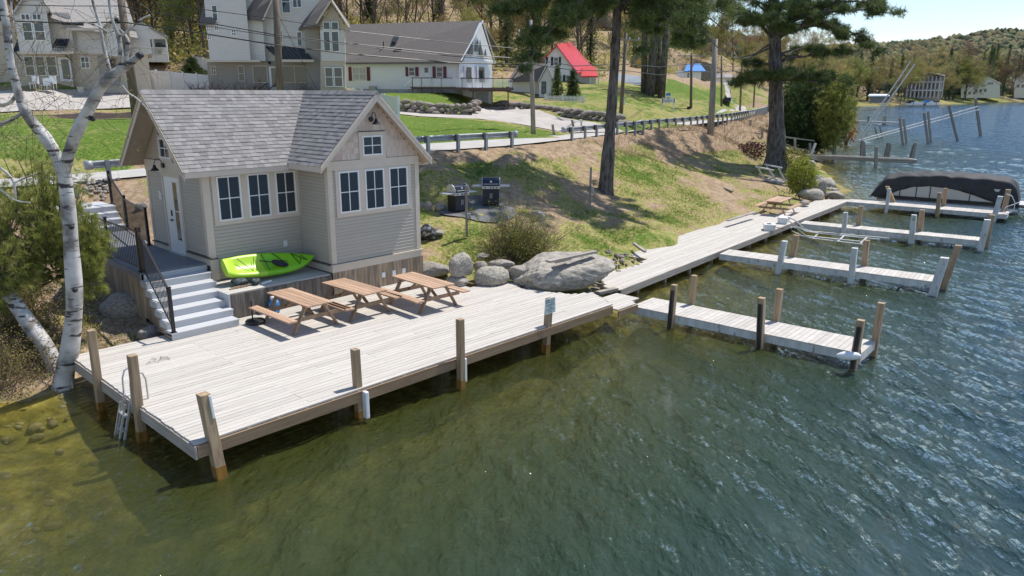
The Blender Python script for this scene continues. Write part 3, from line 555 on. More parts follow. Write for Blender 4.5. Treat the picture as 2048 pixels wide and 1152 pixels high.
MB().box(.02, 12.40, -.035, .012, .43, .66).build('front_fascia', M['fascia'], deck)
MB().box(-.035, .008, -.035, 6.5, .42, .665).build('side_fascia', M['greyboard'], deck)
MB().box(12.35, 12.40, .02, 1.4, .42, .66).build('end_fascia', M['greyboard'], deck)
for a_ in np.arange(.4, 12.3, .61): MB().box(a_, a_+.045, .02, 6.4, .42, .66).build('joist', M['post'], deck)
for b_ in (.9, 3.2): MB().box(.3, 12.2, b_, b_+.09, .17, .415).build('beam', M['oldpost'], deck)
for a_, b_ in ((.5, 1.0), (3.5, 1.0), (6.5, 1.0), (9.5, 1.0), (.6, 3.25), (4.2, 3.25), (8, 3.25), (11.4, 1.4)): MB().box(a_, a_+.3, b_-.1, b_+.2, -2.0, .168).build('crib_support', M['oldpost'], deck)
def post(parent, bu, bv, tu, tv, z0, w, mt, name='post', cap=True, zb=-1.2, d=None):
    """square post: foot seen at bu, bv (height z0), top seen at tu, tv"""
    a = G(bu, bv, z0); a[1] += w/2; top = F(tu, tv, a[1]); dd = (top-a)/(top[2]-a[2]); lo = a+dd*(zb-z0)
    pa, pt = AB(lo), AB(top); x, y = w/2, (d or w)/2
    b_ = MB(); V = [(q[0]+i*x, q[1]+j*y, q[2]) for q in (pa, pt) for i, j in ((-1, -1), (1, -1), (1, 1), (-1, 1))]
    b_.add(V, [(3, 2, 1, 0), (4, 5, 6, 7), (0, 1, 5, 4), (1, 2, 6, 5), (2, 3, 7, 6), (3, 0, 4, 7)])
    o = b_.build(name, mt, parent, bevel=.01); return o, AB(a), pt
WET = mat('wet_post_foot', (.34, .17, .035), (.16, .08, .02), (14, 14, 2), 5, .35, .3, .004)
for bu, bv, tu, tv, w in ((199, 820, 182, 660, .15), (280, 880, 264, 710, .16), (436, 952, 406, 787, .19), (718, 838, 710, 698, .15), (922, 775, 920, 638, .15), (1092, 702, 1099, 596, .16)):
    o, f_, tp = post(deck, bu, bv, tu, tv, 0, w, M['post'])
    fm = MB(); kx = (tp-f_)/(tp[2]-f_[2])
    V = [tuple(f_+kx*zz+np.array([i*(w/2+.003), j*(w/2+.003), 0])) for zz in (-.35, .17) for i, j in ((-1, -1), (1, -1), (1, 1), (-1, 1))]
    fm.add(V, [(3, 2, 1, 0), (4, 5, 6, 7), (0, 1, 5, 4), (1, 2, 6, 5), (2, 3, 7, 6), (3, 0, 4, 7)]).build('wet_foot', WET, o)
# long walkway along the bank
WA = rad(4.95)
KD = (CH-.40)/(CH-.60)
def K2(a_, b_): w_ = P(a_, b_)*KD; q = AB(w_); return float(q[0]), float(q[1])
W0 = K2(14.4, 1.06)
walk = thing('shore_walkway', 'long weathered boardwalk running along the bank past the finger docks', 'boardwalk', (*W0, 0), rot=WA)
def wk(a_, b_):      # dock coordinates -> walkway coordinates
    x, y = a_-W0[0], b_-W0[1]; return x*math.cos(WA)+y*math.sin(WA), -x*math.sin(WA)+y*math.cos(WA)
def wend(y):
    if y < 1.55: return (-.15-.0*y if y < .7 else 1.1*(y-.6)), 27.9-y*.9
    return (4.7, 19.0-(y-1.5)*.35)
y = 0.; WZ = .40
while y < 2.72:
    x0, x1 = wend(y+W/2); c = [x0]; x = x0+rnd.choice([2.4, 3.6, 4.4])
    while x < x1-1.3: c.append(x); x += rnd.choice([3.66, 4.27, 4.88])
    c.append(x1)
    for i in range(len(c)-1): plank(ub_deck, walk, ((c[i]+c[i+1])/2, y+W/2, WZ-.019+rnd.uniform(-.003, .003)), (c[i+1]-c[i]-.006, W-.008, .038), rot=(0, 0, 0))
    y += W
MB().box(-.1, 27.9, -.045, -.002, .17, .40).build('rim_board', M['greyboard'], walk)
MB().box(26.3, 27.3, 1.58, 1.62, .18, .36).build('rim_board', M['greyboard'], walk)
MB().box(4.56, 4.66, 1.56, 2.8, .22, .42).build('end_board', M['post'], walk)
for x in np.arange(1.2, 26, 2.05):
    MB().box(x, x+.1, .05, .15, -.9, .36).build('leg', M['oldpost'], walk)
for x in np.arange(.3, 26.5, .8): MB().box(x, x+.045, .0, 1.4 if not 5 < x < 18 else 2.6, .24, .36).build('joist', M['oldpost'], walk)
# lower landing between the deck and the first finger dock
land_ = thing('low_landing', 'small lower wooden landing joining the deck corner to the nearest finger dock', 'landing', (13, .4, 0))
y = -.16
while y < .95:
    x1 = 14.0 if y > .1 else 13.3+.9*(y+.3); plank(ub_deck, land_, ((12.47+x1)/2, y+W/2, .545), (x1-12.47, W-.008, .036)); y += W
MB().beam((12.46, -.19, .44), (13.45, -.19, .44), .04, .17).build('fascia', M['fascia'], land_)
MB().beam((13.7, 1.5, .52), (14.6, 1.42, .50), .2, .09).build('loose_block', M['greyboard'], land_)
def finger(nm, lab, A0n, B0, A1n, B1, w, nb, posts, z=.40, paint=False):
    A0n, B0 = K2(A0n, B0); A1n, B1 = K2(A1n, B1); w *= KD
    ln = math.hypot(A1n-A0n, B1-B0); ang = math.atan2(B1-B0, A1n-A0n)
    t_ = thing(nm, lab, 'dock', (A0n, B0, 0), 'finger docks reaching into the lake', rot=ang)
    n_ = int(ln/.145); s_ = ln/n_
    for i in range(n_):
        if i >= 58: break
        plank(ub_dock, t_, (s_*(i+.5), w/2, z-.018+rnd.uniform(-.003, .003)), (s_-.008, w+rnd.uniform(-.012, .012), .036))
    ln_ = min(n_, 58)*s_
    for yy in (.0, w-.045): MB().box(0, ln_, yy, yy+.045, z-.24, z-.038).build('stringer', M['whitepost'] if True else M['greyboard'], t_)
    MB().box(ln_-.045, ln_, .048, w-.048, z-.23, z-.04).build('end_board', M['whitepost'], t_)
    for bu, bv, tu, tv, z0, pw_, mt, fen in posts:
        z0 = z if z0 > .3 else z0; a = G(bu, bv, z0); a[1] += pw_/2; top = F(tu, tv, a[1]); d_ = (top-a)/(top[2]-a[2]); lo = a+d_*(-1.3-z0)
        def lc(p): q = AB(p); x, y = q[0]-A0n, q[1]-B0; return np.array([x*math.cos(ang)+y*math.sin(ang), -x*math.sin(ang)+y*math.cos(ang), p[2]])
        pa, pt = lc(lo), lc(top); h_ = pw_/2; f0_ = lc(a); dy_ = ((-h_-.012) if z0 < .3 else (w+h_+.012))-f0_[1]; pa[1] += dy_; pt[1] += dy_
        o = MB().add([(q[0]+i*h_, q[1]+j*h_, q[2]) for q in (pa, pt) for i, j in ((-1, -1), (1, -1), (1, 1), (-1, 1))], [(3, 2, 1, 0), (4, 5, 6, 7), (0, 1, 5, 4), (1, 2, 6, 5), (2, 3, 7, 6), (3, 0, 4, 7)]).build('post', M[mt], t_, bevel=.008)
        if fen:
            k_ = (pt-pa)/(pt[2]-pa[2]); s1 = pa+k_*(.02-pa[2]); s2 = pa+k_*(pt[2]-.16-pa[2]); of = np.array([.01, -h_-.035, 0]); o2 = np.array([-.03, -h_-.03, 0])
            MB().tube([s1+of, s2+of], .055, 8).build('fender', M['blackp'], o)
    return t_
finger('finger_dock', 'nearest white finger dock, with black fenders on its three near posts', 12.98, -.30, 13.35, -6.72, 1.24, 46,
    [(1348, 655, 1355, 567, 0, .16, 'post', 1), (1520, 699, 1522, 596, 0, .17, 'post', 1), (1722, 728, 1735, 630, 0, .17, 'post', 1), (1391, 607, 1395, 548, .6, .16, 'post', 0), (1558, 641, 1563, 576, .6, .17, 'post', 0), (1752, 684, 1761, 607, .6, .17, 'post', 0)])
finger('finger_dock', 'second finger dock from the deck, with white painted near posts', 21.55, 1.45, 22.5, -6.0, 1.1, 52,
    [(1568, 540, 1579, 477, 0, .2, 'whitepost', 0), (1712, 559, 1718, 490, 0, .2, 'whitepost', 0), (1876, 581, 1895, 508, 0, .26, 'whitepost', 0), (1592, 512, 1597, 468, .6, .2, 'post', 0), (1733, 531, 1735, 479, .6, .2, 'post', 0), (1894, 560, 1913, 496, .4, .22, 'post', 0)])
finger('finger_dock', 'third finger dock from the deck, beside the sunken white lift rails', 30.75, 2.1, 31.9, -5.4, 1.0, 52,
    [(1701, 464, 1704, 417, 0, .2, 'whitepost', 0), (1827, 484, 1831, 427, 0, .22, 'whitepost', 0), (1965, 499, 1976, 437, 0, .25, 'whitepost', 0), (1721, 450, 1724, 411, .6, .2, 'post', 0), (1844, 461, 1846, 418, .6, .22, 'post', 0), (1978, 476, 1984, 430, .5, .22, 'post', 0)])
finger('finger_dock', 'farthest finger dock, right against the covered pontoon boat', 40.15, 3.3, 41.1, -4.6, 1.35, 54,
    [(1774, 424, 1779, 377, 0, .17, 'whitepost', 0), (1881, 429, 1884, 382, 0, .2, 'post', 0), (1991, 440, 2003, 390, 0, .25, 'whitepost', 0), (1891, 411, 1893, 375, .6, .2, 'post', 0), (2008, 427, 2014, 383, .5, .26, 'post', 0), (1780, 410, 1765, 377, .6, .2, 'post', 0)])
# ---------------------------------------------------------------- cottage
cot = thing('cottage', 'small greige clapboard cottage with grey shingled roof beside the deck', 'cottage', (7.2, 8.2, 0))
A0, A1, A2 = 4.3, 7.25, 10.6; B0_, B1_, B2_ = 6.55, 8.2, 12.05
RA, RB, RZ_ = 8.85, 10.13, 6.72; KM, KW = .94, 1.0
E0, E1 = 3.68, 6.2            # rake planes: left gable, front gable
EF = 7.88                     # front eave line
def wb(mb, face, s0, s1, d0, d1, z0, z1, m=0):
    f, p = face
    if f == 'f': return mb.box(s0, s1, p-d1, p-d0, z0, z1, m)
    if f == 'l': return mb.box(p-d1, p-d0, s0, s1, z0, z1, m)
    if f == 'r': return mb.box(p+d0, p+d1, s0, s1, z0, z1, m)
FM, FD, FS_, FWg, FR = ('f', B1_), ('l', A0), ('l', A1), ('f', B0_), ('r', A2)
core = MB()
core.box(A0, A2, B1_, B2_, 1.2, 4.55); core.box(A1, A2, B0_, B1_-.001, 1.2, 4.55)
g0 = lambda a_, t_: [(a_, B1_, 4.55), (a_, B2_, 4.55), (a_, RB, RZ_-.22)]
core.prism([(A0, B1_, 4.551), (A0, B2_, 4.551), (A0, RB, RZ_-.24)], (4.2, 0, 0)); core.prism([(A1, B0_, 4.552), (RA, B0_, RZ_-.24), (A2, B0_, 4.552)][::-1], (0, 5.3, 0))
core.build('wall_core_gap_shade', M['skirtdark'], cot)  # core coloured dark to paint the shadow lines in the gaps between clapboards
def clapmesh(mt):
    return MB().add([(0, 0, 0), (1, 0, 0), (1, -.026, 0), (0, -.026, 0), (0, 0, 1), (1, 0, 1), (1, -.005, 1), (0, -.005, 1)], [(0, 3, 2, 1), (4, 5, 6, 7), (2, 3, 7, 6), (0, 4, 7, 3), (1, 2, 6, 5)][:5]).mesh('clapboard', mt)
cm = clapmesh(M['siding']); cmt = clapmesh(M['gshingle'])
def clap(face, s0, s1, z, h=.090, me=cm, name='clapboard'):
    f, p = face
    if f == 'f': inst(me, name, cot, (s0, p, z), (s1-s0, 1, h))
    if f == 'l': inst(me, name, cot, (p, s1, z), (s1-s0, 1, h), (0, 0, -math.pi/2))
    if f == 'r': inst(me, name, cot, (p, s0, z), (s1-s0, 1, h), (0, 0, math.pi/2))
EXP = .102
for z in np.arange(1.46, 4.46, EXP): clap(FM, A0+.16, A1-.02, z)
for z in np.arange(2.16, 4.32, EXP): clap(FD, B1_+.02, 9.6, z); clap(FD, 10.9, B2_-.14, z)
for z in np.arange(1.72, 4.46, EXP): clap(FS_, B0_+.12, B1_, z); clap(FWg, A1+.13, A2-.13, z); clap(FR, B0_+.1, B2_-.1, z)
# trim
T = lambda face, *a, mt='trim', name='trim_board': wb(MB(), face, *a).build(name, M[mt], cot)
T(FM, A0, A0+.16, .0, .035, 2.1, 4.5, name='corner_board'); T(FD, B1_+.002, B1_+.14, .0, .035, 2.15, 4.5, name='corner_board')
MB().box(A0-.045, A0-.002, B1_-.035, B1_-.001, 2.15, 4.5).build('corner_board', M['trim'], cot)
T(FM, A0-.03, A0+.20, .0, .045, 1.45, 2.07, name='plinth_board'); T(FD, B1_+.002, 9.6, .0, .045, 1.9, 2.1, name='plinth_board'); T(FD, 10.9, B2_, .0, .045, 1.9, 2.1, name='plinth_board')
T(FD, B1_-.06, 9.6, .0, .085, 2.102, 2.135, mt='skirtdark', name='water_table'); T(FD, 10.9, B2_+.02, .0, .085, 2.102, 2.135, mt='skirtdark', name='water_table'); T(FM, A0-.002, A0+.2, .0, .085, 2.075, 2.1, mt='skirtdark', name='water_table')
T(FD, B2_-.14, B2_, .0, .03, 2.14, 4.36, name='corner_board')
T(FWg, A1-.035, A1+.13, .0, .035, 1.72, 4.48, name='corner_board'); T(FS_, B0_-.001, B0_+.12, .0, .034, 1.72, 4.48, name='corner_board'); T(FWg, A2-.13, A2+.035, .0, .035, 1.72, 4.48, name='corner_board')
T(FR, B0_+.002, B0_+.12, .0, .034, 1.72, 4.48, name='corner_board')
T(FWg, A1-.045, A2+.05, .0, .045, 1.46, 1.66, name='band_board'); T(FS_, B0_+.001, B1_-.001, .0, .045, 1.46, 1.66, name='band_board'); T(FR, B0_, B2_, .0, .045, 1.46, 1.66, name='band_board')
T(FWg, A1-.08, A2+.08, .0, .09, 1.662, 1.70, mt='trim', name='water_table'); T(FS_, B0_+.001, B1_-.001, .0, .088, 1.662, 1.70, mt='skirtdark', name='water_table')
T(FWg, A1-.035, A2+.035, .0, .04, 4.482, 4.75, name='belt_board'); T(FD, B1_-.03, B2_+.03, .0, .04, 4.36, 4.70, name='belt_board')
T(FM, A0, A1-.002, .0, .03, 4.45, 4.66, name='frieze_board'); T(FS_, B0_-.035, B1_, .0, .03, 4.482, 4.66, name='frieze_board')
# skirt of upright boards under the front gable
us = unit(M['skirt'], 'skirt_board'); usd = unit(M['skirtdark'], 'skirt_board_dark')
x = A1-.03
while x < A2: inst(us, 'skirt_board', cot, (x+.07, B0_-.012+rnd.uniform(-.003, .003), 1.08), (.134, .024, .76)); x += .14
for x in (9.0, 9.42, 9.82): T(FWg, x, x+.13, .026, .05, 1.0, 1.16, mt='white', name='outlet_cover')
# windows
def window(face, s0, s1, z0, z1, nx=2, nz=2, fr=.045, parent=None, mt='white', d=.03, mw=.026, gm='glass', name='window'):
    p_ = parent or cot; b_ = MB()
    wb(b_, face, s0, s1, 0, d+.03, z0, z0+fr); wb(b_, face, s0, s1, 0, d+.03, z1-fr, z1); wb(b_, face, s0, s0+fr, 0, d+.03, z0+fr, z1-fr); wb(b_, face, s1-fr, s1, 0, d+.03, z0+fr, z1-fr)
    gs0, gs1, gz0, gz1 = s0+fr, s1-fr, z0+fr, z1-fr
    for i in range(1, nx): x = gs0+(gs1-gs0)*i/nx; wb(b_, face, x-mw/2, x+mw/2, d-.005, d+.014, gz0, gz1)
    for i in range(1, nz): z = gz0+(gz1-gz0)*i/nz; wb(b_, face, gs0, gs1, d-.004, d+.013, z-mw/2, z+mw/2)
    o = b_.build(name, M[mt], p_)
    for i in range(nx):
        for j in range(nz):
            a_ = gs0+(gs1-gs0)*i/nx; c_ = gs0+(gs1-gs0)*(i+1)/nx; e_ = gz0+(gz1-gz0)*j/nz; h_ = gz0+(gz1-gz0)*(j+1)/nz
            wb(MB(), face, a_+.001, c_-.001, -.002, d, e_+.001, h_-.001).build('pane', M[gm], o)
    return o
def casing(face, s0, s1, z0, z1, holes, t_=.042, name='window_casing'):
    """one flat casing round a row of windows"""
    b_ = MB(); lo = min(h[2] for h in holes); hi = max(h[3] for h in holes)
    wb(b_, face, s0, s1, .0, t_, z0, lo); wb(b_, face, s0, s1, .0, t_, hi, z1); xs_ = [s0]+[v for h in holes for v in h[:2]]+[s1]
    for i in range(0, len(xs_), 2): wb(b_, face, xs_[i], xs_[i+1], .0, t_, lo, hi)
    return b_.build(name, M['trim'], cot)
hm = [(4.67, 5.40, 3.13, 4.40), (5.60, 6.31, 3.13, 4.40), (6.50, 7.20, 3.13, 4.40)]
hm = [(a_-.0, c_, 3.13, 4.40) for a_, c_, *_ in [(4.66, 5.37), (5.58, 6.27), (6.47, 7.14)]]
casing(FM, 4.52, A1-.003, 3.02, 4.45, hm); [window(FM, *h) for h in hm]
hw = [(7.59, 8.31, 3.21, 4.44), (8.52, 9.24, 3.21, 4.44), (9.43, 10.16, 3.21, 4.44)]
casing(FWg, 7.48, 10.30, 3.09, 4.48, hw); [window(FWg, *h) for h in hw]
casing(FWg, 8.37, 9.35, 4.752, 5.52, [(8.49, 9.22, 4.85, 5.44)]); window(FWg, 8.49, 9.22, 4.85, 5.44)
T(FWg, 8.33, 9.39, .0, .075, 5.522, 5.55, name='window_head')
casing(FD, 10.0, 10.86, 4.702, 5.45, [(10.06, 10.80, 4.79, 5.38)]); window(FD, 10.06, 10.80, 4.79, 5.38)
# door
T(FD, 9.61, 9.71, .0, .05, 1.93, 4.36, name='door_casing'); T(FD, 10.80, 10.89, .0, .05, 1.93, 4.36, name='door_casing'); T(FD, 9.71, 10.80, .0, .048, 4.26, 4.36, name='door_casing')
dr_ = MB(); wb(dr_, FD, 9.715, 10.795, .0, .03, 1.97, 4.255); dr_ = dr_.build('door', M['white'], cot)
b_ = MB()
for s0, s1, z0, z1 in ((9.86, 9.885, 2.36, 4.15), (10.165, 10.19, 2.36, 4.15), (9.885, 10.165, 2.36, 2.39), (9.885, 10.165, 4.12, 4.15), (9.885, 10.165, 3.24, 3.27)): wb(b_, FD, s0, s1, .03, .045, z0, z1)
b_.build('door_moulding', M['white'], dr_); wb(MB(), FD, 9.885, 10.165, .0301, .037, 2.39, 4.12).build('pane', M['glass'], dr_)
b_ = MB(); wb(b_, FD, 10.40, 10.46, .03, .055, 3.08, 3.26); b_.build('keypad_lock', M['black'], dr_)
b_ = MB(); b_.tube([(A0-.03, 10.43, 2.96), (A0-.09, 10.43, 2.96)], .03, 10); b_.beam((A0-.09, 10.46, 2.96), (A0-.09, 10.31, 2.96), .02, .025); b_.build('handle', M['black'], dr_)
T(FD, 9.72, 10.79, .0, .11, 1.93, 1.965, mt='alu', name='threshold')
# number plate (digits only suggested at this size)
sg = MB(); wb(sg, FD, 11.16, 11.24, .02, .032, 3.52, 3.64); wb(sg, FD, 11.16, 11.24, .02, .032, 3.66, 3.78); wb(sg, FD, 11.08, 11.15, .02, .032, 3.50, 3.60); wb(sg, FD, 11.08, 11.15, .02, .032, 3.62, 3.72); sg.build('number_plate', M['white'], cot)
T(FM, 6.60, 6.72, .02, .035, 2.12, 2.30, mt='white', name='outlet_cover')
# gable facings
def main_top(b_): return RZ_-KM*abs(RB-b_)-.17
z = 4.72
while z < 6.3:
    z1 = min(z+.27, 6.4)
    def half(zz): return max((RZ_-.17-zz)/KM, .03)
    for lo, hi in ((RB-half(z), 10.0 if z < 5.45 else RB+half(z)), (10.86, RB+half(z))) if z < 5.45 else ((RB-half(z), RB+half(z)),):
        lo1 = max(lo, RB-half(z1)); hi1 = min(hi, RB+half(z1))
        if hi-lo < .1 or lo1 > hi1: continue
        MB().prism([(A0-.02, lo, z), (A0-.02, hi, z), (A0-.006, hi1, z1), (A0-.006, lo1, z1)], (.012, 0, 0)).build('gable_board', M['soffit'], cot)
    z += .275
gs = MB().add([(0, 0, 0), (1, 0, 0), (1, -.022, 0), (0, -.022, 0), (0, 0, 1), (1, 0, 1), (1, -.006, 1), (0, -.006, 1)], [(0, 3, 2, 1), (4, 5, 6, 7), (2, 3, 7, 6), (0, 4, 7, 3), (1, 2, 6, 5)]).mesh('cedar_shingle', M['gshingle'])
z = 4.76
while z < 6.45:
    hw_ = (RZ_-.2-z)/KW; x = RA-hw_+.03
    while x < RA+hw_-.06:
        w = rnd.uniform(.12, .27); x1 = min(x+w, RA+hw_)
        if not (z < 5.5 and x1 > 8.38 and x < 9.34): inst(gs, 'cedar_shingle', cot, (x, B0_, z), (x1-x-.006, 1, min(.175, RZ_-.12-z)))
        elif x < 8.3: inst(gs, 'cedar_shingle', cot, (x, B0_, z), (8.37-x, 1, .175))
        elif x1 > 9.42: inst(gs, 'cedar_shingle', cot, (9.355, B0_, z), (x1-9.36, 1, .175))
        x = x1
    z += .165
# roof
def slab(name, pts, mt, th=.13): return MB().prism(pts, (0, 0, -th)).build(name, M[mt], cot)
VA = RA-KM*(RB-EF)           # where the valley meets the eave line
zE = RZ_-KM*(RB-EF); EBk = 12.38; zB = RZ_-KM*(EBk-RB)
slab('roof_slope', [(E0, EF, zE), (VA, EF, zE), (RA, RB, RZ_), (E0, RB, RZ_)], 'soffit'); slab('roof_slope', [(E0, RB, RZ_), (RA, RB, RZ_), (RA, EBk, zB), (E0, EBk, zB)], 'soffit')
WL, WR = RA-2.06, RA+2.06; zW = RZ_-2.06
slab('roof_slope', [(WL, E1, zW), (RA, E1, RZ_), (RA, RB, RZ_), (VA, EF, zE), (WL, EF-.05, zW)][::-1], 'soffit'); slab('roof_slope', [(RA, E1, RZ_), (WR, E1, zW), (WR, EBk, zW), (RA, EBk, RZ_)][::-1], 'soffit')
F_ = lambda *a, name='fascia', mt='trim', **k: MB().prism(*a, **k).build(name, M[mt], cot)
F_([(E0, EF-.022, zE-.16), (VA+.05, EF-.022, zE-.16), (VA+.05, EF-.022, zE-.0), (E0, EF-.022, zE-.0)], (0, .02, 0), name='eave_fascia')
F_([(WL-.022, E1, zW-.16), (WL-.022, E1, zW), (WL-.022, EF-.02, zW), (WL-.022, EF-.02, zW-.16)], (.02, 0, 0), name='eave_fascia'); F_([(WR+.002, E1, zW-.16), (WR+.002, E1, zW), (WR+.002, EBk, zW), (WR+.002, EBk, zW-.16)], (.02, 0, 0), name='eave_fascia')
for sgn, bb, zz in ((-1, EF, zE), (1, EBk, zB)):
    F_([(E0-.025, RB, RZ_+.0), (E0-.025, bb, zz), (E0-.025, bb, zz-.24), (E0-.025, RB, RZ_-.25)], (.023, 0, 0), name='rake_fascia')
    F_([(E0-.045, RB, RZ_+.005), (E0-.045, bb, zz+.005), (E0-.045, bb, zz-.085), (E0-.045, RB, RZ_-.085)], (.02, 0, 0), name='rake_moulding', mt='soffit')
for aa in (WL, WR):
    F_([(RA, E1-.027, RZ_), (aa, E1-.027, zW), (aa, E1-.027, zW-.20), (RA, E1-.027, RZ_-.27)], (0, .025, 0), name='rake_fascia')
    F_([(RA, E1-.05, RZ_+.005), (aa, E1-.05, zW+.005), (aa, E1-.05, zW-.085), (RA, E1-.05, RZ_-.085)], (0, .022, 0), name='rake_moulding')
# shingles, one by one
def shingle_mesh(): return MB().add([(0, 0, .018), (1, 0, .018), (1, 1, .002), (0, 1, .002), (0, 0, 0), (1, 0, 0)], [(0, 1, 2, 3), (4, 5, 1, 0)]).add([(0, 0, .018), (0, 1, .002), (0, 0, 0), (1, 0, .018), (1, 1, .002), (1, 0, 0)], [(0, 1, 2), (3, 5, 4)]).mesh('shingle', M['shingle'])
smesh = shingle_mesh(); nsh = 0; stf = MB()
def lay(kind, exps=.143):
    global nsh
    if kind == 'main': k_ = KM; run = RB-EF
    else: k_ = KW; run = 2.06
    an = math.atan(k_); sl = run/math.cos(an); n_ = int(round(sl/exps)); e_ = (sl+.03)/n_
    for i in range(n_):
        s_ = -.03+i*e_; ln = e_*1.28 if i < n_-1 else e_
        d_ = s_*math.cos(an); h_ = s_*math.sin(an)
        if kind == 'main': x = E0-.02; xe = RA-KM*(RB-EF-max(d_, 0))/KW+.06
        elif kind == 'wing': x = E1-.02; xe = RB-KW*(RA-WL-max(d_, 0))/KM+.06
        else: x = E1-.02; xe = EBk
        x += 0
        while x < xe:
            w = rnd.uniform(.12, .26); w = min(w, xe-x+.02)
            lift = .004+rnd.choice([0, 0, .006])
            if kind == 'main': loc = (x, EF+d_, zE+h_+lift); rot = (an-.01, 0, 0); ax, ay = np.array([1, 0, 0.]), np.array([0, math.cos(an), math.sin(an)])
            elif kind == 'wing': loc = (WL+d_, x+w, zW+h_+lift); rot = (an-.01, 0, -math.pi/2); ax, ay = np.array([0, -1, 0.]), np.array([math.cos(an), 0, math.sin(an)])
            elif kind == 'right': loc = (WR-d_, x, zW+h_+lift); rot = (an-.01, 0, math.pi/2); ax, ay = np.array([0, 1, 0.]), np.array([-math.cos(an), 0, math.sin(an)])
            if kind != 'right' and nsh < 296: inst(smesh, 'roof_shingle', cot, loc, (w-.004, ln, 1), rot); nsh += 1
            else:
                o_ = np.array(loc); nz = np.cross(ax, ay); w_ = w-.004
                V = [o_+nz*.018, o_+ax*w_+nz*.018, o_+ax*w_+ay*ln+nz*.002, o_+ay*ln+nz*.002, o_, o_+ax*w_]
                stf.add(V, [(0, 1, 2, 3), (4, 5, 1, 0)], 0, rnd.random())
            x += w
lay('main'); lay('wing'); lay('right')
# back slope of the main roof and the ridge caps
for i in range(16):
    y0 = EBk-i*.143*.74; x = E0
    while x < RA: w = rnd.uniform(.2, .36); zz = RZ_-KM*(y0-RB); stf.add([(x, y0, zz+.012), (x+w-.004, y0, zz+.012), (x+w-.004, y0-.13, zz+.012+.13*KM), (x, y0-.13, zz+.012+.13*KM)], [(1, 0, 3, 2)], 0, rnd.random()); x += w
stf.build('remaining_shingles', M['shingle'], cot)['kind'] = 'stuff'
rc = MB().add([(0, -.13, -.118), (0, 0, .006), (0, .13, -.118), (1, -.13, -.110), (1, 0, .016), (1, .13, -.110)], [(0, 3, 4, 1), (1, 4, 5, 2), (3, 5, 4)]).mesh('ridge_cap', M['shingle'])
x = E0-.02
while x < RA-.1: inst(rc, 'ridge_cap', cot, (x, RB, RZ_+.022), (.2, 1, 1)); x += .16
y = E1-.02
while y < EBk: inst(rc, 'ridge_cap', cot, (RA, y+.16, RZ_+.022), (.2, 1, 1), (0, 0, -math.pi/2)); y += .16
# barn lamps
def lamp(name, face, s, z, lab):
    f, p = face; o_ = (np.array([s, p, z]) if f == 'f' else np.array([p, s, z])); dv = np.array([0, -1, 0.]) if f == 'f' else np.array([-1, 0, 0.])
    t_ = thing(name, lab, 'lamp', o_, 'black barn lamps on the cottage gables')
    MB().tube([o_+dv*.0, o_+dv*.06], .075, 14).build('wall_plate', M['black'], t_)
    MB().tube([o_+dv*.05, o_+dv*.06+np.array([0, 0, .12]), o_+dv*.12+np.array([0, 0, .20]), o_+dv*.22+np.array([0, 0, .19]), o_+dv*.27+np.array([0, 0, .08]), o_+dv*.27], .012, 6, cap=False).build('gooseneck', M['black'], t_, smooth=True)
    c = o_+dv*.27+np.array([0, 0, -.14]); MB().lathe(c, [(.125, 0), (.12, .01), (.05, .10), (.04, .15), (.025, .17)], 18).build('shade', M['black'], t_, smooth=True)
lamp('barn_lamp', ('f', B0_-.02), 8.84, 5.92, 'black gooseneck barn lamp above the small window of the front gable')
lamp('barn_lamp', ('l', A0-.04), 10.62, 4.58, 'black gooseneck barn lamp above the white cottage door')
# ---------------------------------------------------------------- platform beside the wing, porch and stairs
plat = thing('raised_platform', 'raised grey deck ledge under the kayak with dark board facing', 'platform', (5.6, 7.4, 0))
y = 6.60
while y < 8.19: w = min(.14, 8.195-y); plank(ub_porch if False else ub_deck, plat, ((3.98+7.19)/2, y+w/2, 1.405), (3.22, w-.006, .034)); y += .14
x = 4.0
while x < 7.15: inst(usd, 'facing_board', plat, (x+.07, 6.59+rnd.uniform(-.003, .003), 1.04), (.134, .024, .68)); x += .14
MB().box(3.94, 3.985, 5.95+.6, 8.1, .7, 1.42).build('end_board', M['comp'], plat)
por = thing('entrance_porch', 'grey porch landing at the white door with its wooden skirt', 'porch', (3.4, 10, 0))
y = 8.42
PB1 = 15.5
while y < PB1:
    x0 = 2.46+(y-8.4)*.035; x1 = 4.26 if y < 12.1 else 4.28+(y-12.1)*.14
    plank(ub_porch, por, ((x0+x1)/2, y+.068, 1.93), (x1-x0, .130, .036)); y += .137
MB().prism([(2.42, 8.41, 1.948), (2.42, 8.41, 1.77), (2.67, PB1, 1.77), (2.67, PB1, 1.948)], (.035, 0, 0)).build('edge_board', M['porch'], por)
y = 8.42; 
while y < PB1-.1:
    x0 = 2.44+(y-8.4)*.035; zg = h1(*P(x0, y)[:2])-.15; zg = min(zg, 1.3); inst(us, 'skirt_board', por, (x0, y+.07, (zg+1.77)/2), (.024, .134, 1.77-zg)); y += .14
MB().box(2.5, 4.25, 8.36, 8.40, 1.772, 1.91).build('front_riser', M['comp'], por)
st = thing('front_stairs', 'pale composite stairs of six treads from the porch down to the deck', 'stairs', (3, 7, 0))
for i in range(1, 7):
    bn = 8.38-.405*i; z = 1.95-.178*i; l = 2.46-.058*i; r_ = 4.24-.058*i
    MB().box(l, r_, bn-.02, bn+.42, z-.03, z).build('tread', M['comp'], st); MB().box(l+.01, r_-.01, bn+.0, bn+.025, z-.178, z-.031).build('riser', M['comp'], st)
    if i < 6: MB().box(l-.01, l+.012, bn+.026, bn+.405, z-.17, z-.031).build('side_board', M['comp'], st)
    zb = .72
    for j in range(3): yy = bn+.07+j*.135; inst(us, 'skirt_board', st, (l+.03, yy, (zb+z-.1)/2), (.024, .13, max(z-.1-zb, .05)))
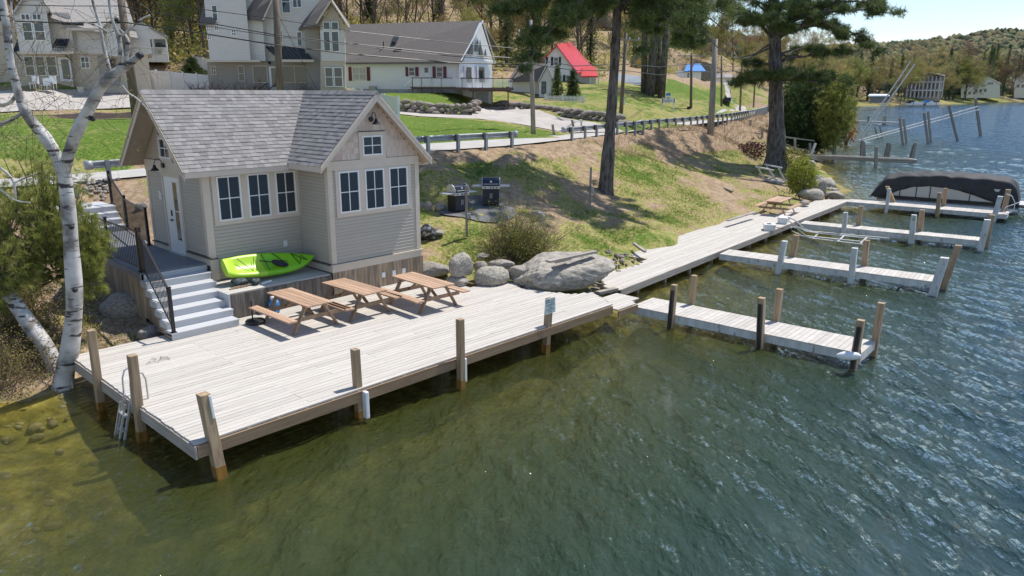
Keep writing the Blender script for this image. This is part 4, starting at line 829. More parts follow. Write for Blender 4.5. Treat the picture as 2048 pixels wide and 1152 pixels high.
MB().box(2.2, 2.25, 6.0, 8.3, .70, .74).build('skirt_rail', M['skirt'], st)
def rail(name, lab, pts, zs, hs, nb, cat='railing', post_at=None):
    """posts at pts (dock coordinates, base zs), balusters between"""
    t_ = thing(name, lab, cat, (pts[0][0], pts[0][1], zs[0]), 'black metal railings around the porch')
    for (a_, b_), z, h_ in zip(pts, zs, hs):
        o = MB().box(a_-.038, a_+.038, b_-.038, b_+.038, z, z+h_).box(a_-.046, a_+.046, b_-.046, b_+.046, z+h_, z+h_+.02).build('post', M['black'], t_); MB().box(a_-.065, a_+.065, b_-.065, b_+.065, z, z+.02).build('post_foot', M['black'], o)
    for i in range(len(pts)-1):
        p, q = np.array([*pts[i], zs[i]]), np.array([*pts[i+1], zs[i+1]]); hp, hq = hs[i]-.10, hs[i+1]-.10
        MB().beam(p+[0, 0, hp], q+[0, 0, hq], .055, .03).build('top_rail', M['black'], t_); MB().beam(p+[0, 0, .10], q+[0, 0, .10], .03, .025).build('bottom_rail', M['black'], t_)
        n_ = nb[i]
        for k_ in range(1, n_): c = p+(q-p)*k_/n_; hh = hp+(hq-hp)*k_/n_; MB().box(c[0]-.007, c[0]+.007, c[1]-.007, c[1]+.007, c[2]+.10, c[2]+hh-.01).build('baluster', M['black'], t_)
rail('stair_railing', 'sloping black railing down the left side of the front stairs', [(2.56, 8.50), (2.20, 6.02)], [1.95, .88], [1.22, 1.16], [18])
rail('porch_railing', 'black railing along the outer edge of the porch', [(2.56, 8.66), (2.60, 11.1), (2.72, 14.6)], [1.95]*3, [1.2]*3, [18, 26])
rail('porch_railing', 'short black railing between the cottage back corner and the upper stairs', [(4.16, 12.2), (4.74, 15.55)], [1.95]*2, [1.2]*2, [24])
rail('stair_railing', 'black railing climbing beside the upper stairs towards the road', [(4.78, 15.7), (4.95, 17.4)], [1.95, 2.67], [1.2, 1.2], [15])
us2 = thing('upper_stairs', 'pale stairs climbing from the porch to a landing by the road', 'stairs', (4, 16.5, 0))
for i in range(4):
    z = 2.13+.178*i; bn = 15.55+.42*i; MB().box(2.9, 4.70+.06*i, bn, bn+(.44 if i < 3 else 1.6), z-.03, z).build('tread', M['comp'], us2); MB().box(2.92, 4.68+.06*i, bn+.02, bn+.045, z-.178, z-.031).build('riser', M['comp'], us2)
    MB().box(4.64+.06*i, 4.67+.06*i, bn+.05, bn+.42, z-.6, z-.031).build('side_board', M['comp'], us2)
# ---------------------------------------------------------------- things on the decks
def picnic(lab, a_, b_, rz, ln, wd_, z0, grp='picnic tables on the decks', ht=.75):
    t_ = thing('picnic_table', lab, 'picnic table', (a_, b_, z0), grp, rot=rz)       # long axis along local y
    n_ = 5; w = wd_/n_
    for i in range(n_): o = MB().box(-wd_/2+i*w+.004, -wd_/2+(i+1)*w-.004, -ln/2+rnd.uniform(-.008, .008), ln/2, ht-.038, ht).build('table_plank', M['table'], t_, bevel=.004)
    for s_ in (-1, 1):
        for i in range(2): x = s_*(wd_/2+.30+i*.135); MB().box(min(x, x+s_*.127), max(x, x+s_*.127), -ln/2, ln/2, .412, .45).build('seat_plank', M['table'], t_, bevel=.004)
    for e in (-1, 1):
        y = e*(ln/2-.32)
        for s_ in (-1, 1): MB().beam((s_*.24, y+e*.022, ht-.04), (s_*.66, y+e*.022, 0), .038, .13, up=(0, 1, 0)).build('leg', M['tableleg'], t_)
        MB().box(-.80, .80, y-.02-e*.0, y+.0, .30, .41).build('seat_support', M['tableleg'], t_); MB().box(-wd_/2+.03, wd_/2-.03, y-.02, y+.0, ht-.13, ht-.04).build('top_support', M['tableleg'], t_)
        MB().beam((0, y-e*.03, .35), (0, e*.16, ht-.06), .085, .038).build('brace', M['tableleg'], t_)
    return t_
picnic('stained picnic table nearest the stairs, left of the three by the platform', 5.10, 4.92, rad(.0), 2.03, .75, ZD)
picnic('middle one of the three picnic tables, in front of the cottage gable', 6.76, 4.82, rad(.5), 2.0, .78, ZD)
picnic('picnic table standing closest to the boulders, right of the three', 8.58, 4.00, rad(-3), 2.0, .78, ZD)
_q = K2(33.13, 4.3); picnic('lone picnic table far along the shore walkway', _q[0], _q[1], rad(98), 2.3, .84, .42)
# kayak tilted against the wall
kt = thing('kayak', 'lime green sit-on-top kayak tilted against the cottage wall on the platform', 'kayak', (5.75, 7.45, 1.43))
KL = 2.75; ns = 36; nc = 20
M['kayak'] = mat('lime_kayak', (.25, .62, .02), (.21, .54, .015), (1, 1, 1), 2, .35, 0, 0)
M['kayaky'] = mat('yellow_green_kayak', (.50, .76, .06), (.43, .68, .05), (1, 1, 1), 2, .35, 0, 0)
V = []; Fk = []; mi = []
for i in range(ns+1):
    u = i/ns; x = (u-.5)*KL; wdt = .40*(1-abs(2*u-.78)**2.6*.55) if u < .39 else .40*(1-((u-.39)/.61)**2.6)**.75 if u < .999 else .01
    wdt = max(wdt, .012) if u > .02 else .27
    dep_ = .17*(1-.55*max(0, (u-.75)/.25)**2) ; rk = .10*max(0, (u-.72)/.28)**2+.05*max(0, (.12-u)/.12)**2
    for j in range(nc):
        a = 2*math.pi*j/nc; cy = math.cos(a); sy = math.sin(a); yy = wdt*np.sign(cy)*abs(cy)**.75
        if sy >= 0:
            t0 = min(1, abs(yy)/max(wdt, .02)); zt = .085*(1-t0**4)**.5 if u > .55 else .09*(1-t0**6)**.5
            if .06 < u < .55: zt -= .115*max(0, 1-(t0/.72)**4)*min(1, (u-.06)/.05, (.55-u)/.05)         # cockpit well
            if .66 < u < .93: zt -= .02*max(0, 1-(t0/.5)**4)
            z = zt+rk
        else: z = -dep_*abs(sy)**.8+rk
        V.append((x, yy, z))
for i in range(ns):
    for j in range(nc): a = i*nc+j; b__ = i*nc+(j+1) % nc; Fk.append((a, b__, b__+nc, a+nc)); mi.append(1 if i < 15 else 0)
tilt = Matrix.Rotation(rad(42), 3, 'X'); slant = Matrix.Rotation(rad(-2.5), 3, 'Z')@Matrix.Rotation(rad(3), 3, 'Y'); KC = Vector((5.72, 7.46, 1.84))
def kp(p): return tuple(KC+slant@(tilt@Vector(p)))
km = MB().add([kp(v) for v in V], Fk); km.m = mi; km.add([kp(V[j]) for j in range(nc)], [tuple(range(nc-1, -1, -1))], 1)
hull = km.build('hull', [M['kayak'], M['kayaky']], kt, smooth=True)
b_ = MB()
for pts in ([(.15, .30, .10), (.34, 0, .105), (.50, -.05, .105)], [(.72, .24, .09), (.84, -.20, .10), (1.0, .12, .11), (1.12, -.1, .12), (.72, .24, .09)], [(-.95, .22, .10), (-.6, -.2, .02), (-.45, .22, .10)], [(-.2, .28, .1), (-.15, -.28, .1)]):
    b_.tube([kp(p) for p in pts], .011, 5)
b_.build('bungee_cord', M['blackp'], kt)
pd = thing('paddle', 'black kayak paddle blade strapped across the kayak', 'paddle', (5.9, 7.3, 1.8))
pc = [(.18+.26*math.cos(a)*(1 if math.cos(a) > 0 else .8), -.13+.12*math.sin(a)-.08*math.cos(a), .14) for a in np.linspace(0, 2*math.pi, 15)[:-1]]
n_ = Vector(kp((0, 0, .03)))-Vector(kp((0, 0, 0))); MB().prism([kp(p) for p in pc][::-1], n_).build('blade', M['blackp'], pd, smooth=False)
MB().tube([kp((.02, -.06, .15)), kp((-.35, .06, .12))], .016, 8).build('shaft', M['blackp'], pd)
# gear under the kayak
gr_ = thing('gear_pile', 'heap of straps, dark bag and small outboard parts under the kayak stern', 'gear', (4.5, 7.1, 1.42))
M['bag'] = mat('dark_teal_bag', (.045, .07, .08), (.02, .03, .035), (6, 6, 6), 4, .6, .5, .02)
def blob(mb, c, r, seed=0, n=12, m_=8, rough=.18, flat_=1.0):
    q = random.Random(seed); ph = [q.uniform(0, 6) for _ in range(6)]; V = []; Fc = []
    for i in range(m_+1):
        th = math.pi*i/m_
        for j in range(n): a = 2*math.pi*j/n; k_ = 1+rough*math.sin(2*a+ph[0]+th*2)+rough*.6*math.sin(3*a+ph[1])*math.sin(3*th+ph[2]); V.append((c[0]+r[0]*k_*math.sin(th)*math.cos(a), c[1]+r[1]*k_*math.sin(th)*math.sin(a), c[2]+r[2]*k_*math.cos(th)*flat_))
    for i in range(m_):
        for j in range(n): Fc.append((i*n+j, (i+1)*n+j, (i+1)*n+(j+1) % n, i*n+(j+1) % n))
    return mb.add(V, Fc)
blob(MB(), (4.62, 7.22, 1.53), (.26, .16, .10), 3).build('bag', M['bag'], gr_, smooth=True); blob(MB(), (4.98, 7.02, 1.51), (.15, .12, .09), 4).build('motor_cowl', M['bag'], gr_, smooth=True)
b_ = MB()
for k in range(9): c = Vector((4.3+rnd.random()*.8, 6.95+rnd.random()*.35, 1.45)); b_.tube([c+Vector((rnd.uniform(-.25, .25), rnd.uniform(-.15, .15), rnd.uniform(0, .16))) for _ in range(4)], .011, 5)
b_.build('straps', M['blackp'], gr_)
b_ = MB(); 
for k in range(5): c = Vector((4.2+k*.1, 6.98, 1.44)); b_.beam(c, c+Vector((.22, .05, .03)), .06, .02)
b_.build('driftwood', M['tableleg'], gr_)
MB().tube([(5.1, 6.88, 1.45), (5.42, 6.93, 1.47)], .03, 8).build('white_float', M['white'], gr_)
ub = thing('umbrella_base', 'dark parasol base plate with a short pole beside the stairs', 'umbrella base', (4.28, 5.85, ZD))
MB().prism([(4.28+.27*math.cos(a), 5.82+.27*math.sin(a), ZD+.005) for a in np.linspace(.4, .4+2*math.pi, 9)[:-1]], (0, 0, .09)).build('base_plate', M['blackp'], ub, bevel=.015); MB().tube([(4.24, 5.9, ZD+.09), (4.24, 5.9, ZD+.62)], .02, 8).build('pole', M['black'], ub)
pp = thing('gas_bottle', 'blue propane cylinder with printed label behind the left picnic table', 'gas cylinder', (5.15, 6.38, ZD))
M['blue'] = mat('blue_label', (.05, .22, .48), (.5, .35, .5), (5, 5, 5), 3, .4, 0, 0, spots=((.6, .62, .66), 3, .60), lo=.25, hi=.38)
MB().lathe((5.15, 6.38, ZD), [(.12, 0), (.152, .03), (.152, .29), (.12, .36), (.06, .39), (.05, .40)], 18).build('cylinder', M['blue'], pp, smooth=True); MB().lathe((5.15, 6.38, ZD+.38), [(.085, 0), (.09, .08), (.075, .09), (.03, .09)], 10).build('valve_collar', M['white'], pp)
# ladder
ld = thing('swim_ladder', 'aluminium swim ladder hooked over the left edge of the deck', 'ladder', (-.1, 2.9, .7))
for s_ in (0, .40):
    MB().tube([(.25, 2.68+s_, .70), (.25, 2.68+s_, 1.12), (.2, 2.68+s_, 1.26), (.1, 2.68+s_, 1.31), (.0, 2.68+s_, 1.26), (-.05, 2.68+s_, 1.12), (-.07, 2.68+s_, .62)], .019, 8, cap=False).build('hoop', M['alu'], ld, smooth=True)
    MB().beam((-.06, 2.72+s_*.85, .78), (-.40, 2.72+s_*.85, -.45), .05, .035).build('rail', M['alu'], ld)
    MB().beam((-.16, 2.80+s_*.6, .66), (-.42, 2.80+s_*.6, -.3), .04, .03).build('inner_rail', M['alu'], ld)
for z, x in ((.42, -.17), (.14, -.25), (-.14, -.33)): MB().box(x-.05, x+.03, 2.70, 3.10, z, z+.03).build('step', M['alu'], ld)
# sign on the post
sp = thing('speed_sign', 'small white sign with rounded corners on the deck post by the boulder', 'sign', (9.55, -.02, 1.15))
M['signw'] = flat('sign_white', (.66, .70, .68), .4); M['signt'] = flat('sign_ink', (.05, .13, .12), .6)
sc = np.array([9.50, -.075, 1.28]); sa = rad(-4)
sm = bpy.data.objects.new('sign_board', MB().prism([(x, 0, z) for x, z in ((-.17, -.21), (-.19, -.19), (-.19, .19), (-.17, .21), (.17, .21), (.19, .19), (.19, -.19), (.17, -.21))], (0, -.008, 0)).mesh('sign_board', M['signw'])); COL.objects.link(sm); sm.parent = sp; sm.location = sc-off(sp); sm.rotation_euler = (0, rad(-3), sa)
for txt, x, z, s_ in (('30', -.11, .095, .15), ('NO WAKE', .055, .13, .052), ('SPEED', .06, .075, .055), ('SWIMMING', 0, .01, .062), ('AND', 0, -.05, .055), ('BOATING', 0, -.11, .062), ('ONLY', 0, -.17, .055)):
    c = bpy.data.curves.new('lettering', 'FONT'); c.body = txt; c.size = s_; c.align_x = 'CENTER'; c.extrude = .001; c.materials.append(M['signt']); fo = bpy.data.objects.new('lettering', c); lm = bpy.data.meshes.new_from_object(fo); bpy.data.objects.remove(fo); o = bpy.data.objects.new('lettering', lm); COL.objects.link(o); o.parent = sm; o.location = (x, -.0095, z); o.rotation_euler = (math.pi/2, 0, 0)
# fenders boxed on the deck posts, float at the finger dock
for k, (u, v, l) in enumerate(((720, 803, 'white plastic bumper on the second front deck post'), (929, 735, 'white plastic bumper on the third front deck post'), (417, 812, 'white plastic bumper on the back of the corner deck post'))):
    q = AB(G(u, v, .35 if k < 2 else 1.35)); 
    if k < 2: 
        q = AB(P([3.53, 6.33][k], -.13, .38)); MB().box(q[0]-.045, q[0]+.045, q[1]-.07, q[1]+.06, .08, .68).buildab('post_bumper', M['white'], (q[0], q[1], .08), bevel=.02)
        o = bpy.context.scene.objects[-1] if False else [x for x in COL.objects if x.name.startswith('post_bumper')][-1]; tag(o, l, 'bumper', 'white bumpers on the deck posts')
    else:
        _b = AB(F(421, 812, 12.22)); MB().beam(AB(F(417, 790, 12.22)), AB(F(426, 836, 12.22)), .05, .11).buildab('post_bumper', M['white'], tuple(_b), bevel=.01); o = [x for x in COL.objects if x.name.startswith('post_bumper')][-1]; tag(o, l, 'bumper', 'white bumpers on the deck posts')
fl = thing('dock_float', 'white torpedo shaped fender hanging at the nearest finger dock end', 'fender', (13.5, -6.55, .4))
f0 = Vector(AB(F(1722, 712, 17.35))); f1 = Vector(AB(F(1672, 711, 17.5)))
MB().tube([f0, f0.lerp(f1, .1), f0.lerp(f1, .3), f0.lerp(f1, .7), f0.lerp(f1, .92), f1], [.03, .075, .105, .105, .06, .02], 14).build('float_body', M['white'], fl, smooth=True); MB().tube([f0, f0+Vector((.05, .05, .14))], .012, 6).build('eye_rope', M['blackp'], fl)
# twig litter on the deck
b_ = MB(); q0 = AB(G(320, 722, ZD)); 
for k in range(7): a = rnd.uniform(0, 6.28); p0 = Vector((q0[0]+rnd.uniform(-.2, .2), q0[1]+rnd.uniform(-.15, .15), ZD+.01)); b_.tube([p0, p0+Vector((math.cos(a)*.12, math.sin(a)*.12, .03)), p0+Vector((math.cos(a+.5)*.27, math.sin(a+.5)*.27, .012))], .004, 4)
o = b_.buildab('fallen_twig', M['bark2'], (q0[0], q0[1], ZD)); tag(o, 'small dry branch lying on the deck near the stairs', 'twig')
# walkway boxes
def wbox(nm, lab, u, v, s_, h_, rz):
    q = AB(G(u, v, .4)); t_ = thing(nm, lab, 'box', (q[0], q[1], .4), 'dock boxes on the walkway', rot=rz)
    MB().box(-s_[0]/2, s_[0]/2, -s_[1]/2, s_[1]/2, 0, h_*.75).build('box_body', M['white'], t_, bevel=.02); MB().box(-s_[0]/2-.02, s_[0]/2+.02, -s_[1]/2-.02, s_[1]/2+.02, h_*.75+.003, h_).build('lid', M['vinyl'], t_, bevel=.015)
    return t_
t_ = wbox('dock_box', 'white plastic dock box with dark lid panel and a black hose', 1538, 460, (.62, .5), .30, rad(30)); MB().box(-.16, .1, -.08, .12, .301, .312).build('lid_panel', M['blackp'], t_)
MB().tube([(.30, -.1, .12), (.45, -.16, .16), (.62, -.3, .05), (.66, -.52, .02), (.6, -.75, -.02)], .014, 6).build('hose', M['blackp'], t_, smooth=True)
wbox('dock_box', 'plain white dock box behind the other one on the walkway', 1567, 446, (.75, .45), .32, rad(12))
# sunken white lift rails beside the third dock
lf = thing('boat_lift_rails', 'white tubular lift rails sloping from the walkway into the water', 'boat lift', (30, 1.2, .5))
def pxl(pts): return [tuple(AB(G(u, v, z))) for u, v, z in pts]
for k, pts in enumerate(([(1576, 434, .95), (1590, 440, .95), (1608, 458, .45), (1625, 463, .22), (1780, 477, .12)], [(1577, 441, .95), (1592, 452, .8), (1610, 462, .35), (1640, 467, .14), (1760, 479, .08)],
    [(1600, 470, .35), (1583, 462, .8), (1582, 454, .9), (1592, 455, .9), (1612, 472, .35), (1730, 484, .1)], [(1600, 471, .35), (1625, 477, .16), (1735, 490, .08)])):
    MB().tube(pxl(pts), .032, 8, cap=True).build('rail_tube', M['whitepost'], lf, smooth=True)
for (u, v) in ((1640, 464), (1690, 470), (1735, 474)): a, c = AB(G(u, v, .1)), AB(G(u-14, v+13, .1)); MB().beam(a, c, .06, .05).build('cross_bar', M['whitepost'], lf)
# ---------------------------------------------------------------- pontoon boat under its cover
pb = thing('pontoon_boat', 'pontoon boat under a slumped charcoal cover at the farthest finger dock', 'boat', P(43.2, -1.0, 0), ab=False)
bo0 = G(1742, 402, .1); bo1 = G(2040, 425, .1); bd_ = (bo1-bo0); bl = np.linalg.norm(bd_[:2]); bx = bd_/bl; bx[2] = 0; by = np.array([-bx[1], bx[0], 0])
def bp_(s_, t_, z): return tuple(bo0+bx*s_+by*t_+np.array([0, 0, z-.1]))
BW = 2.45
for t_ in (.35, BW-.35): MB().tube([bp_(.25, t_, .30), bp_(.6, t_, .16), bp_(1.2, t_, .12), bp_(bl-.1, t_, .12)], [.08, .26, .30, .30], 12).build('pontoon', M['alu'], pb, smooth=True)
MB().prism([bp_(.1, -.0, .38), bp_(bl+.6, .0, .38), bp_(bl+.6, BW, .38), bp_(.1, BW, .38)], (0, 0, .08)).build('deck', M['blackp'], pb)
M['panel'] = flat('silver_boat_panel', (.50, .49, .47), .4, .3)
MB().prism([bp_(.9, .03, .47), bp_(bl-.9, .03, .47), bp_(bl-.9, .03, 1.34), bp_(.9, .03, 1.34)], tuple(by*.04)).build('side_panel', M['panel'], pb)
for s_ in (1.55, 2.45, 3.2, 4.0, 5.3): MB().prism([bp_(s_, .0, .47), bp_(s_+.05, .0, .47), bp_(s_+.05, .0, 1.34), bp_(s_, .0, 1.34)], tuple(by*.028)).build('panel_post', M['blackp'], pb)
MB().prism([bp_(.9, -.012, .40), bp_(bl-.5, -.012, .40), bp_(bl-.5, -.012, .56), bp_(.9, -.012, .56)], tuple(by*.03)).build('rub_rail', M['blackp'], pb)
nx_, ny_ = 60, 34; V = []; Fc = []
for i in range(nx_+1):
    u = i/nx_; s_ = -.12+u*(bl+.0)
    top = np.interp(u, [0, .04, .10, .2, .35, .5, .7, .85, .93, .975, 1], [.50, 1.15, 1.72, 1.92, 2.04, 2.10, 2.08, 2.02, 1.94, 1.62, .62])
    hem = np.interp(u, [0, .12, .2, .3, .42, .52, .62, .75, .86, 1], [.40, .50, .90, 1.16, 1.26, 1.22, 1.12, .80, .50, .42])
    for j in range(ny_+1):
        w = j/ny_; ang = (w-.5)*2; ww = BW/2*1.03; side = abs(ang)
        if side < .62: t_ = ang/.62*ww*.94; z = top-.20*(side/.62)**2.2
        else: q = (side-.62)/.38; t_ = np.sign(ang)*ww*(.94+.06*q); h_ = hem if ang < 0 else .45; z = (top-.20)*(1-q)+h_*q
        f_ = .030*math.sin(u*47+3*math.sin(w*7))*(.4+side)+.02*math.sin(u*23-w*19)+.07*max(0, 1-abs((u-.42+.25*(w-.3))/.05))-.06*max(0, 1-abs((u-.52+.4*(w-.3))/.04))+.05*max(0, 1-abs((u-.30+.5*(w-.2))/.035)); z += f_*(1 if side < .9 else .3)
        if u < .02: z = min(z, 1.0)
        V.append(bp_(s_+.05*math.sin(w*31+u*9)*side, BW/2+t_+f_*.5*np.sign(ang)*(side > .62), z))
for i in range(nx_):
    for j in range(ny_): a = i*(ny_+1)+j; Fc.append((a, a+ny_+1, a+ny_+2, a+1))
cv_ = MB().add(V, Fc).build('cover', M['coverfab'], pb, smooth=True); sd = cv_.modifiers.new('s', 'SOLIDIFY'); sd.thickness = .012
MB().prism([bp_(bl-.3, .2, .47), bp_(bl+1.3, .2, .47), bp_(bl+1.3, BW-.2, .47), bp_(bl-.3, BW-.2, .47)], (0, 0, .05)).build('swim_platform', M['comp'], pb)
for t_ in (.5, .8): MB().tube([bp_(bl+.8, t_, .5), bp_(bl+.85, t_, 1.15), bp_(bl+1.1, t_, 1.2), bp_(bl+1.2, t_, .95)], .022, 6, cap=False).build('ladder_hoop', M['alu'], pb, smooth=True)
rp = thing('mooring_rope', 'white mooring line looped from the end post of the farthest dock', 'rope', G(2008, 427, .6), ab=False)
MB().tube([tuple(F(u, v, 40.3)) for u, v in ((2013, 388), (2024, 392), (2030, 405), (2028, 420), (2016, 427), (2006, 424), (2012, 414), (2024, 410), (2040, 404))], .022, 6, cap=False).build('rope_loop', M['white'], rp, smooth=True)
# ---------------------------------------------------------------- boulders
def rock_mesh(seed, sub=4, amp=.26, flatb=.45, mt='rocks', facet=.0):
    import bmesh
    bm = bmesh.new(); bmesh.ops.create_icosphere(bm, subdivisions=sub, radius=1); q = np.random.default_rng(seed); dirs = q.normal(size=(22, 3)); dirs /= np.linalg.norm(dirs, axis=1)[:, None]; am = q.uniform(-.5, .5, 22)
    cut = q.normal(size=(8, 3)); cut /= np.linalg.norm(cut, axis=1)[:, None]; cd_ = q.uniform(.66, .9, 8)
    for v in bm.verts:
        p = np.array(v.co); k_ = 1+amp*sum(a*math.exp(-(1-p@d)*7) for a, d in zip(am, dirs))
        p = p*k_
        for c, dd in zip(cut, cd_):
            o = p@c-dd
            if o > 0: p = p-c*o*.8
        p = p*(1+.035*math.sin(p[0]*9+seed)*math.sin(p[1]*8+seed*2)*math.sin(p[2]*10)+.022*math.sin(p[0]*19+p[2]*23+seed)*math.sin(p[1]*21)+.008*math.sin(p[0]*47+p[1]*39))
        if p[2] < -flatb: p[2] = -flatb-(abs(p[2])-flatb)*.2
        v.co = p
    me = bpy.data.meshes.new('boulder'); bm.to_mesh(me); bm.free(); me.materials.append(M[mt]); me.polygons.foreach_set('use_smooth', [True]*len(me.polygons)); return me
RM = [rock_mesh(i) for i in range(7)]
def rock(u0, v0, u1, v1, zb, lab=None, grp='boulders by the deck', seed=0, name='boulder', dy=.8, rz=0, me=None, cat='boulder', kind=None):
    """u0..u1, v0..v1: the rock's outline in the photograph, zb: height of its foot"""
    c = G((u0+u1)/2, v1, zb); Y = c[1]; w = abs(F(u1, v1, Y)[0]-F(u0, v1, Y)[0])*1.04; ht = max(HG(c, (u0+u1)/2, v0)-zb-.18*w*dy, .12*w)*1.05
    o = bpy.data.objects.new(name, me or RM[seed % len(RM)]); COL.objects.link(o); o.location = (c[0], c[1]+w*dy*.42, zb+ht*.38); o.scale = (w/2, w/2*dy, ht*.66); o.rotation_euler = (0, 0, rz)
    if cat: tag(o, lab, cat, grp)
    if kind: o['kind'] = kind
    return o
bigm = rock_mesh(21, 5, .30, .5)
# the big wedge-shaped boulder
V0 = []
bgo = rock(1052, 512, 1236, 592, .50, 'largest boulder, a grey wedge between the deck and the walkway', None, 0, me=bigm, dy=.62, rz=rad(25)); bgo.scale = (1.78, 1.05, .72); bgo.location = P(13.6, 3.0, .95); 
for k, a in enumerate([(834, 522, 895, 556, .70, 'flat topped boulder touching the cottage skirt, leftmost of the row', 1), (893, 504, 950, 556, .95, 'round pale boulder standing highest in the row', 2), (890, 547, 940, 574, .68, 'low rounded boulder in front of the round pale one', 3),
    (943, 528, 1020, 575, .66, 'broad cracked boulder at the middle of the row by the deck edge', 4), (946, 520, 976, 547, .9, 'small greenish boulder wedged behind the broad cracked one', 5), (1015, 527, 1078, 565, .72, 'rough dark boulder under the twiggy bush', 6), (1023, 549, 1057, 570, .66, 'small mottled boulder at the deck notch', 0),
    (978, 516, 1030, 540, .95, 'dark jagged boulder behind the row below the bush', 1), (950, 505, 980, 518, 1.1, 'flat stone lying in the grass behind the row', 2)]):
    rock(*a[:5], a[5], 'boulders by the deck', a[6], rz=k*1.3)
for k, a in enumerate([(185, 583, 272, 646, .50, 'big rounded boulder below the porch skirt', 3), (268, 652, 320, 682, .45, 'low dark boulder at the foot of the front stairs', 5), (0, 760, 0, 760, 0, '', 0)][:2]): rock(*a[:5], a[5], 'boulders under the porch', a[6], rz=k)
for k, a in enumerate([(1693, 415, 1720, 432, .6)][:0]): pass
for k, a in enumerate([(1604, 372, 1654, 402, .35, 'long pale boulder beside the far picnic table', 4), (1624, 354, 1658, 396, .25, 'boulder with a flat pale top left of the shore point', 2), (1654, 378, 1696, 400, .15, 'pale flat boulder at the end of the walkway', 1), (1622, 348, 1650, 370, .3, 'tallest boulder at the shore point by the yellow bush', 0), (1637, 352, 1676, 383, .0, 'dark wet boulder at the water edge of the shore point', 6), (1600, 398, 1622, 412, .45, 'small boulder right behind the far picnic table', 3), (1592, 314, 1606, 326, .6, 'white stone under the yellow-green bush', 5), (1612, 318, 1636, 335, .1, 'brown boulder at the waterline past the bush', 2)]):
    rock(*a[:5], a[5], 'boulders at the shore point', a[6], rz=k*.9)
for k, a in enumerate([(835, 403, 850, 421, 1.95, 'reddish stone nearest the cottage beside the black grill', 1), (848, 400, 866, 424, 1.93, 'upright stone in the pile left of the grills', 3), (866, 405, 893, 424, 1.93, 'pale stone in the pile touching the left grill', 4), (852, 392, 866, 406, 2.1, 'top stone of the pile left of the grills', 2), (992, 441, 1014, 457, 1.5, 'white quartz stone in the grass before the patio', 5), (963, 450, 985, 462, 1.4, 'half buried pale stone near the extension post', 0), (1061, 418, 1092, 446, 1.75, 'grey stone partly hidden behind the twiggy bush', 6), (864, 458, 892, 470, 1.6, 'flat sandstone behind the black bag', 1)]):
    rock(*a[:5], a[5], 'stones around the patio', a[6], rz=k*1.1)
# stone strewn bank: small stones as one mass
b_ = MB(); sm_ = rock_mesh(3, 1, .3, .6); svv = [np.array(v.co) for v in sm_.vertices]; sff = [tuple(p.vertices) for p in sm_.polygons]
def scatter_stones(name, poly, n_, smin, smax, mt='redrocks', lab='loose stones', seed=1):
    q = random.Random(seed); pl = np.array(poly); V = []; Fc = []; R_ = []; k_ = 0; X = []; 
    while len(X) < n_:
        x, y = q.uniform(pl[:, 0].min(), pl[:, 0].max()), q.uniform(pl[:, 1].min(), pl[:, 1].max())
        if inpoly(np.array([x]), np.array([y]), poly)[0]: X.append((x, y))
    zz = H([p[0] for p in X], [p[1] for p in X])
    for (x, y), z in zip(X, zz):
        s_ = q.uniform(smin, smax)*q.uniform(.6, 1); a = q.uniform(0, 6.28); c, s2 = math.cos(a), math.sin(a); b0 = len(V); fx, fy, fz = q.uniform(.7, 1.2), q.uniform(.7, 1.2), q.uniform(.4, .7)
        for v in svv: vx, vy = v[0]*fx*s_, v[1]*fy*s_; V.append((x+vx*c-vy*s2, y+vx*s2+vy*c, z+s_*(.2 if z > 0 else -.12)+v[2]*fz*s_))
        Fc += [tuple(b0+i for i in f) for f in sff]; R_ += [q.random()]*len(sff)
    return tag(nobj(name, npmesh(name, V, Fc, M[mt], R_)), kind='stuff')
scatter_stones('loose_stones', [tuple(P(*p)[:2]) for p in ((14.2, 1.7), (16.3, 2.5), (19.2, 3.0), (20.2, 4.6), (18.5, 4.4), (15.5, 3.4), (14.5, 3.0))], 170, .05, .17, seed=2)
scatter_stones('gravel', [tuple(P(*p)[:2]) for p in ((-.6, 6.8), (2.1, 6.4), (2.4, 8.6), (2.2, 11.5), (1.2, 12), (.2, 9.5))], 900, .025, .075, 'rocks', seed=3)
scatter_stones('gravel', [tuple(G(u, v, z)[:2]) for u, v, z in ((150, 350, 3.2), (200, 352, 3.2), (240, 380, 2.9), (205, 400, 2.7), (150, 400, 2.7))], 420, .05, .14, 'rocks', seed=4)
scatter_stones('loose_stones', [tuple(P(*p)[:2]) for p in ((-4.5, 6.1), (-.3, 6.3), (-.2, 4.9), (-2.0, 4.9), (-3.5, 5.0))], 60, .05, .16, 'redrocks', seed=5)
scatter_stones('loose_stones', [tuple(P(*p)[:2]) for p in ((41.6, 4.6), (45, 5.2), (49, 7), (52, 8.5), (51, 9.5), (46, 8), (41.6, 6))], 90, .1, .35, 'rocks', seed=6)
scatter_stones('lake_bed_stones', [tuple(G(u, v, 0)[:2]) for u, v in ((-60, 815), (180, 830), (420, 980), (700, 1000), (620, 1150), (-100, 1160))], 34, .07, .26, 'redrocks', seed=9)
# stones set as steps by the road
for k, (u0, v0, u1, v1, z) in enumerate(((140, 372, 160, 396, 2.85), (95, 366, 140, 381, 3.05), (128, 352, 155, 370, 3.15), (268, 402, 296, 430, 2.3))): rock(u0, v0, u1, v1, z, ['grey block step left of the upper landing', 'wide flat step stone furthest left near the road', 'pale step stone closest to the road', 'pale stone against the cottage back corner'][k], 'step stones up to the road', k+2, name='step_stone', cat='stone', dy=.6)
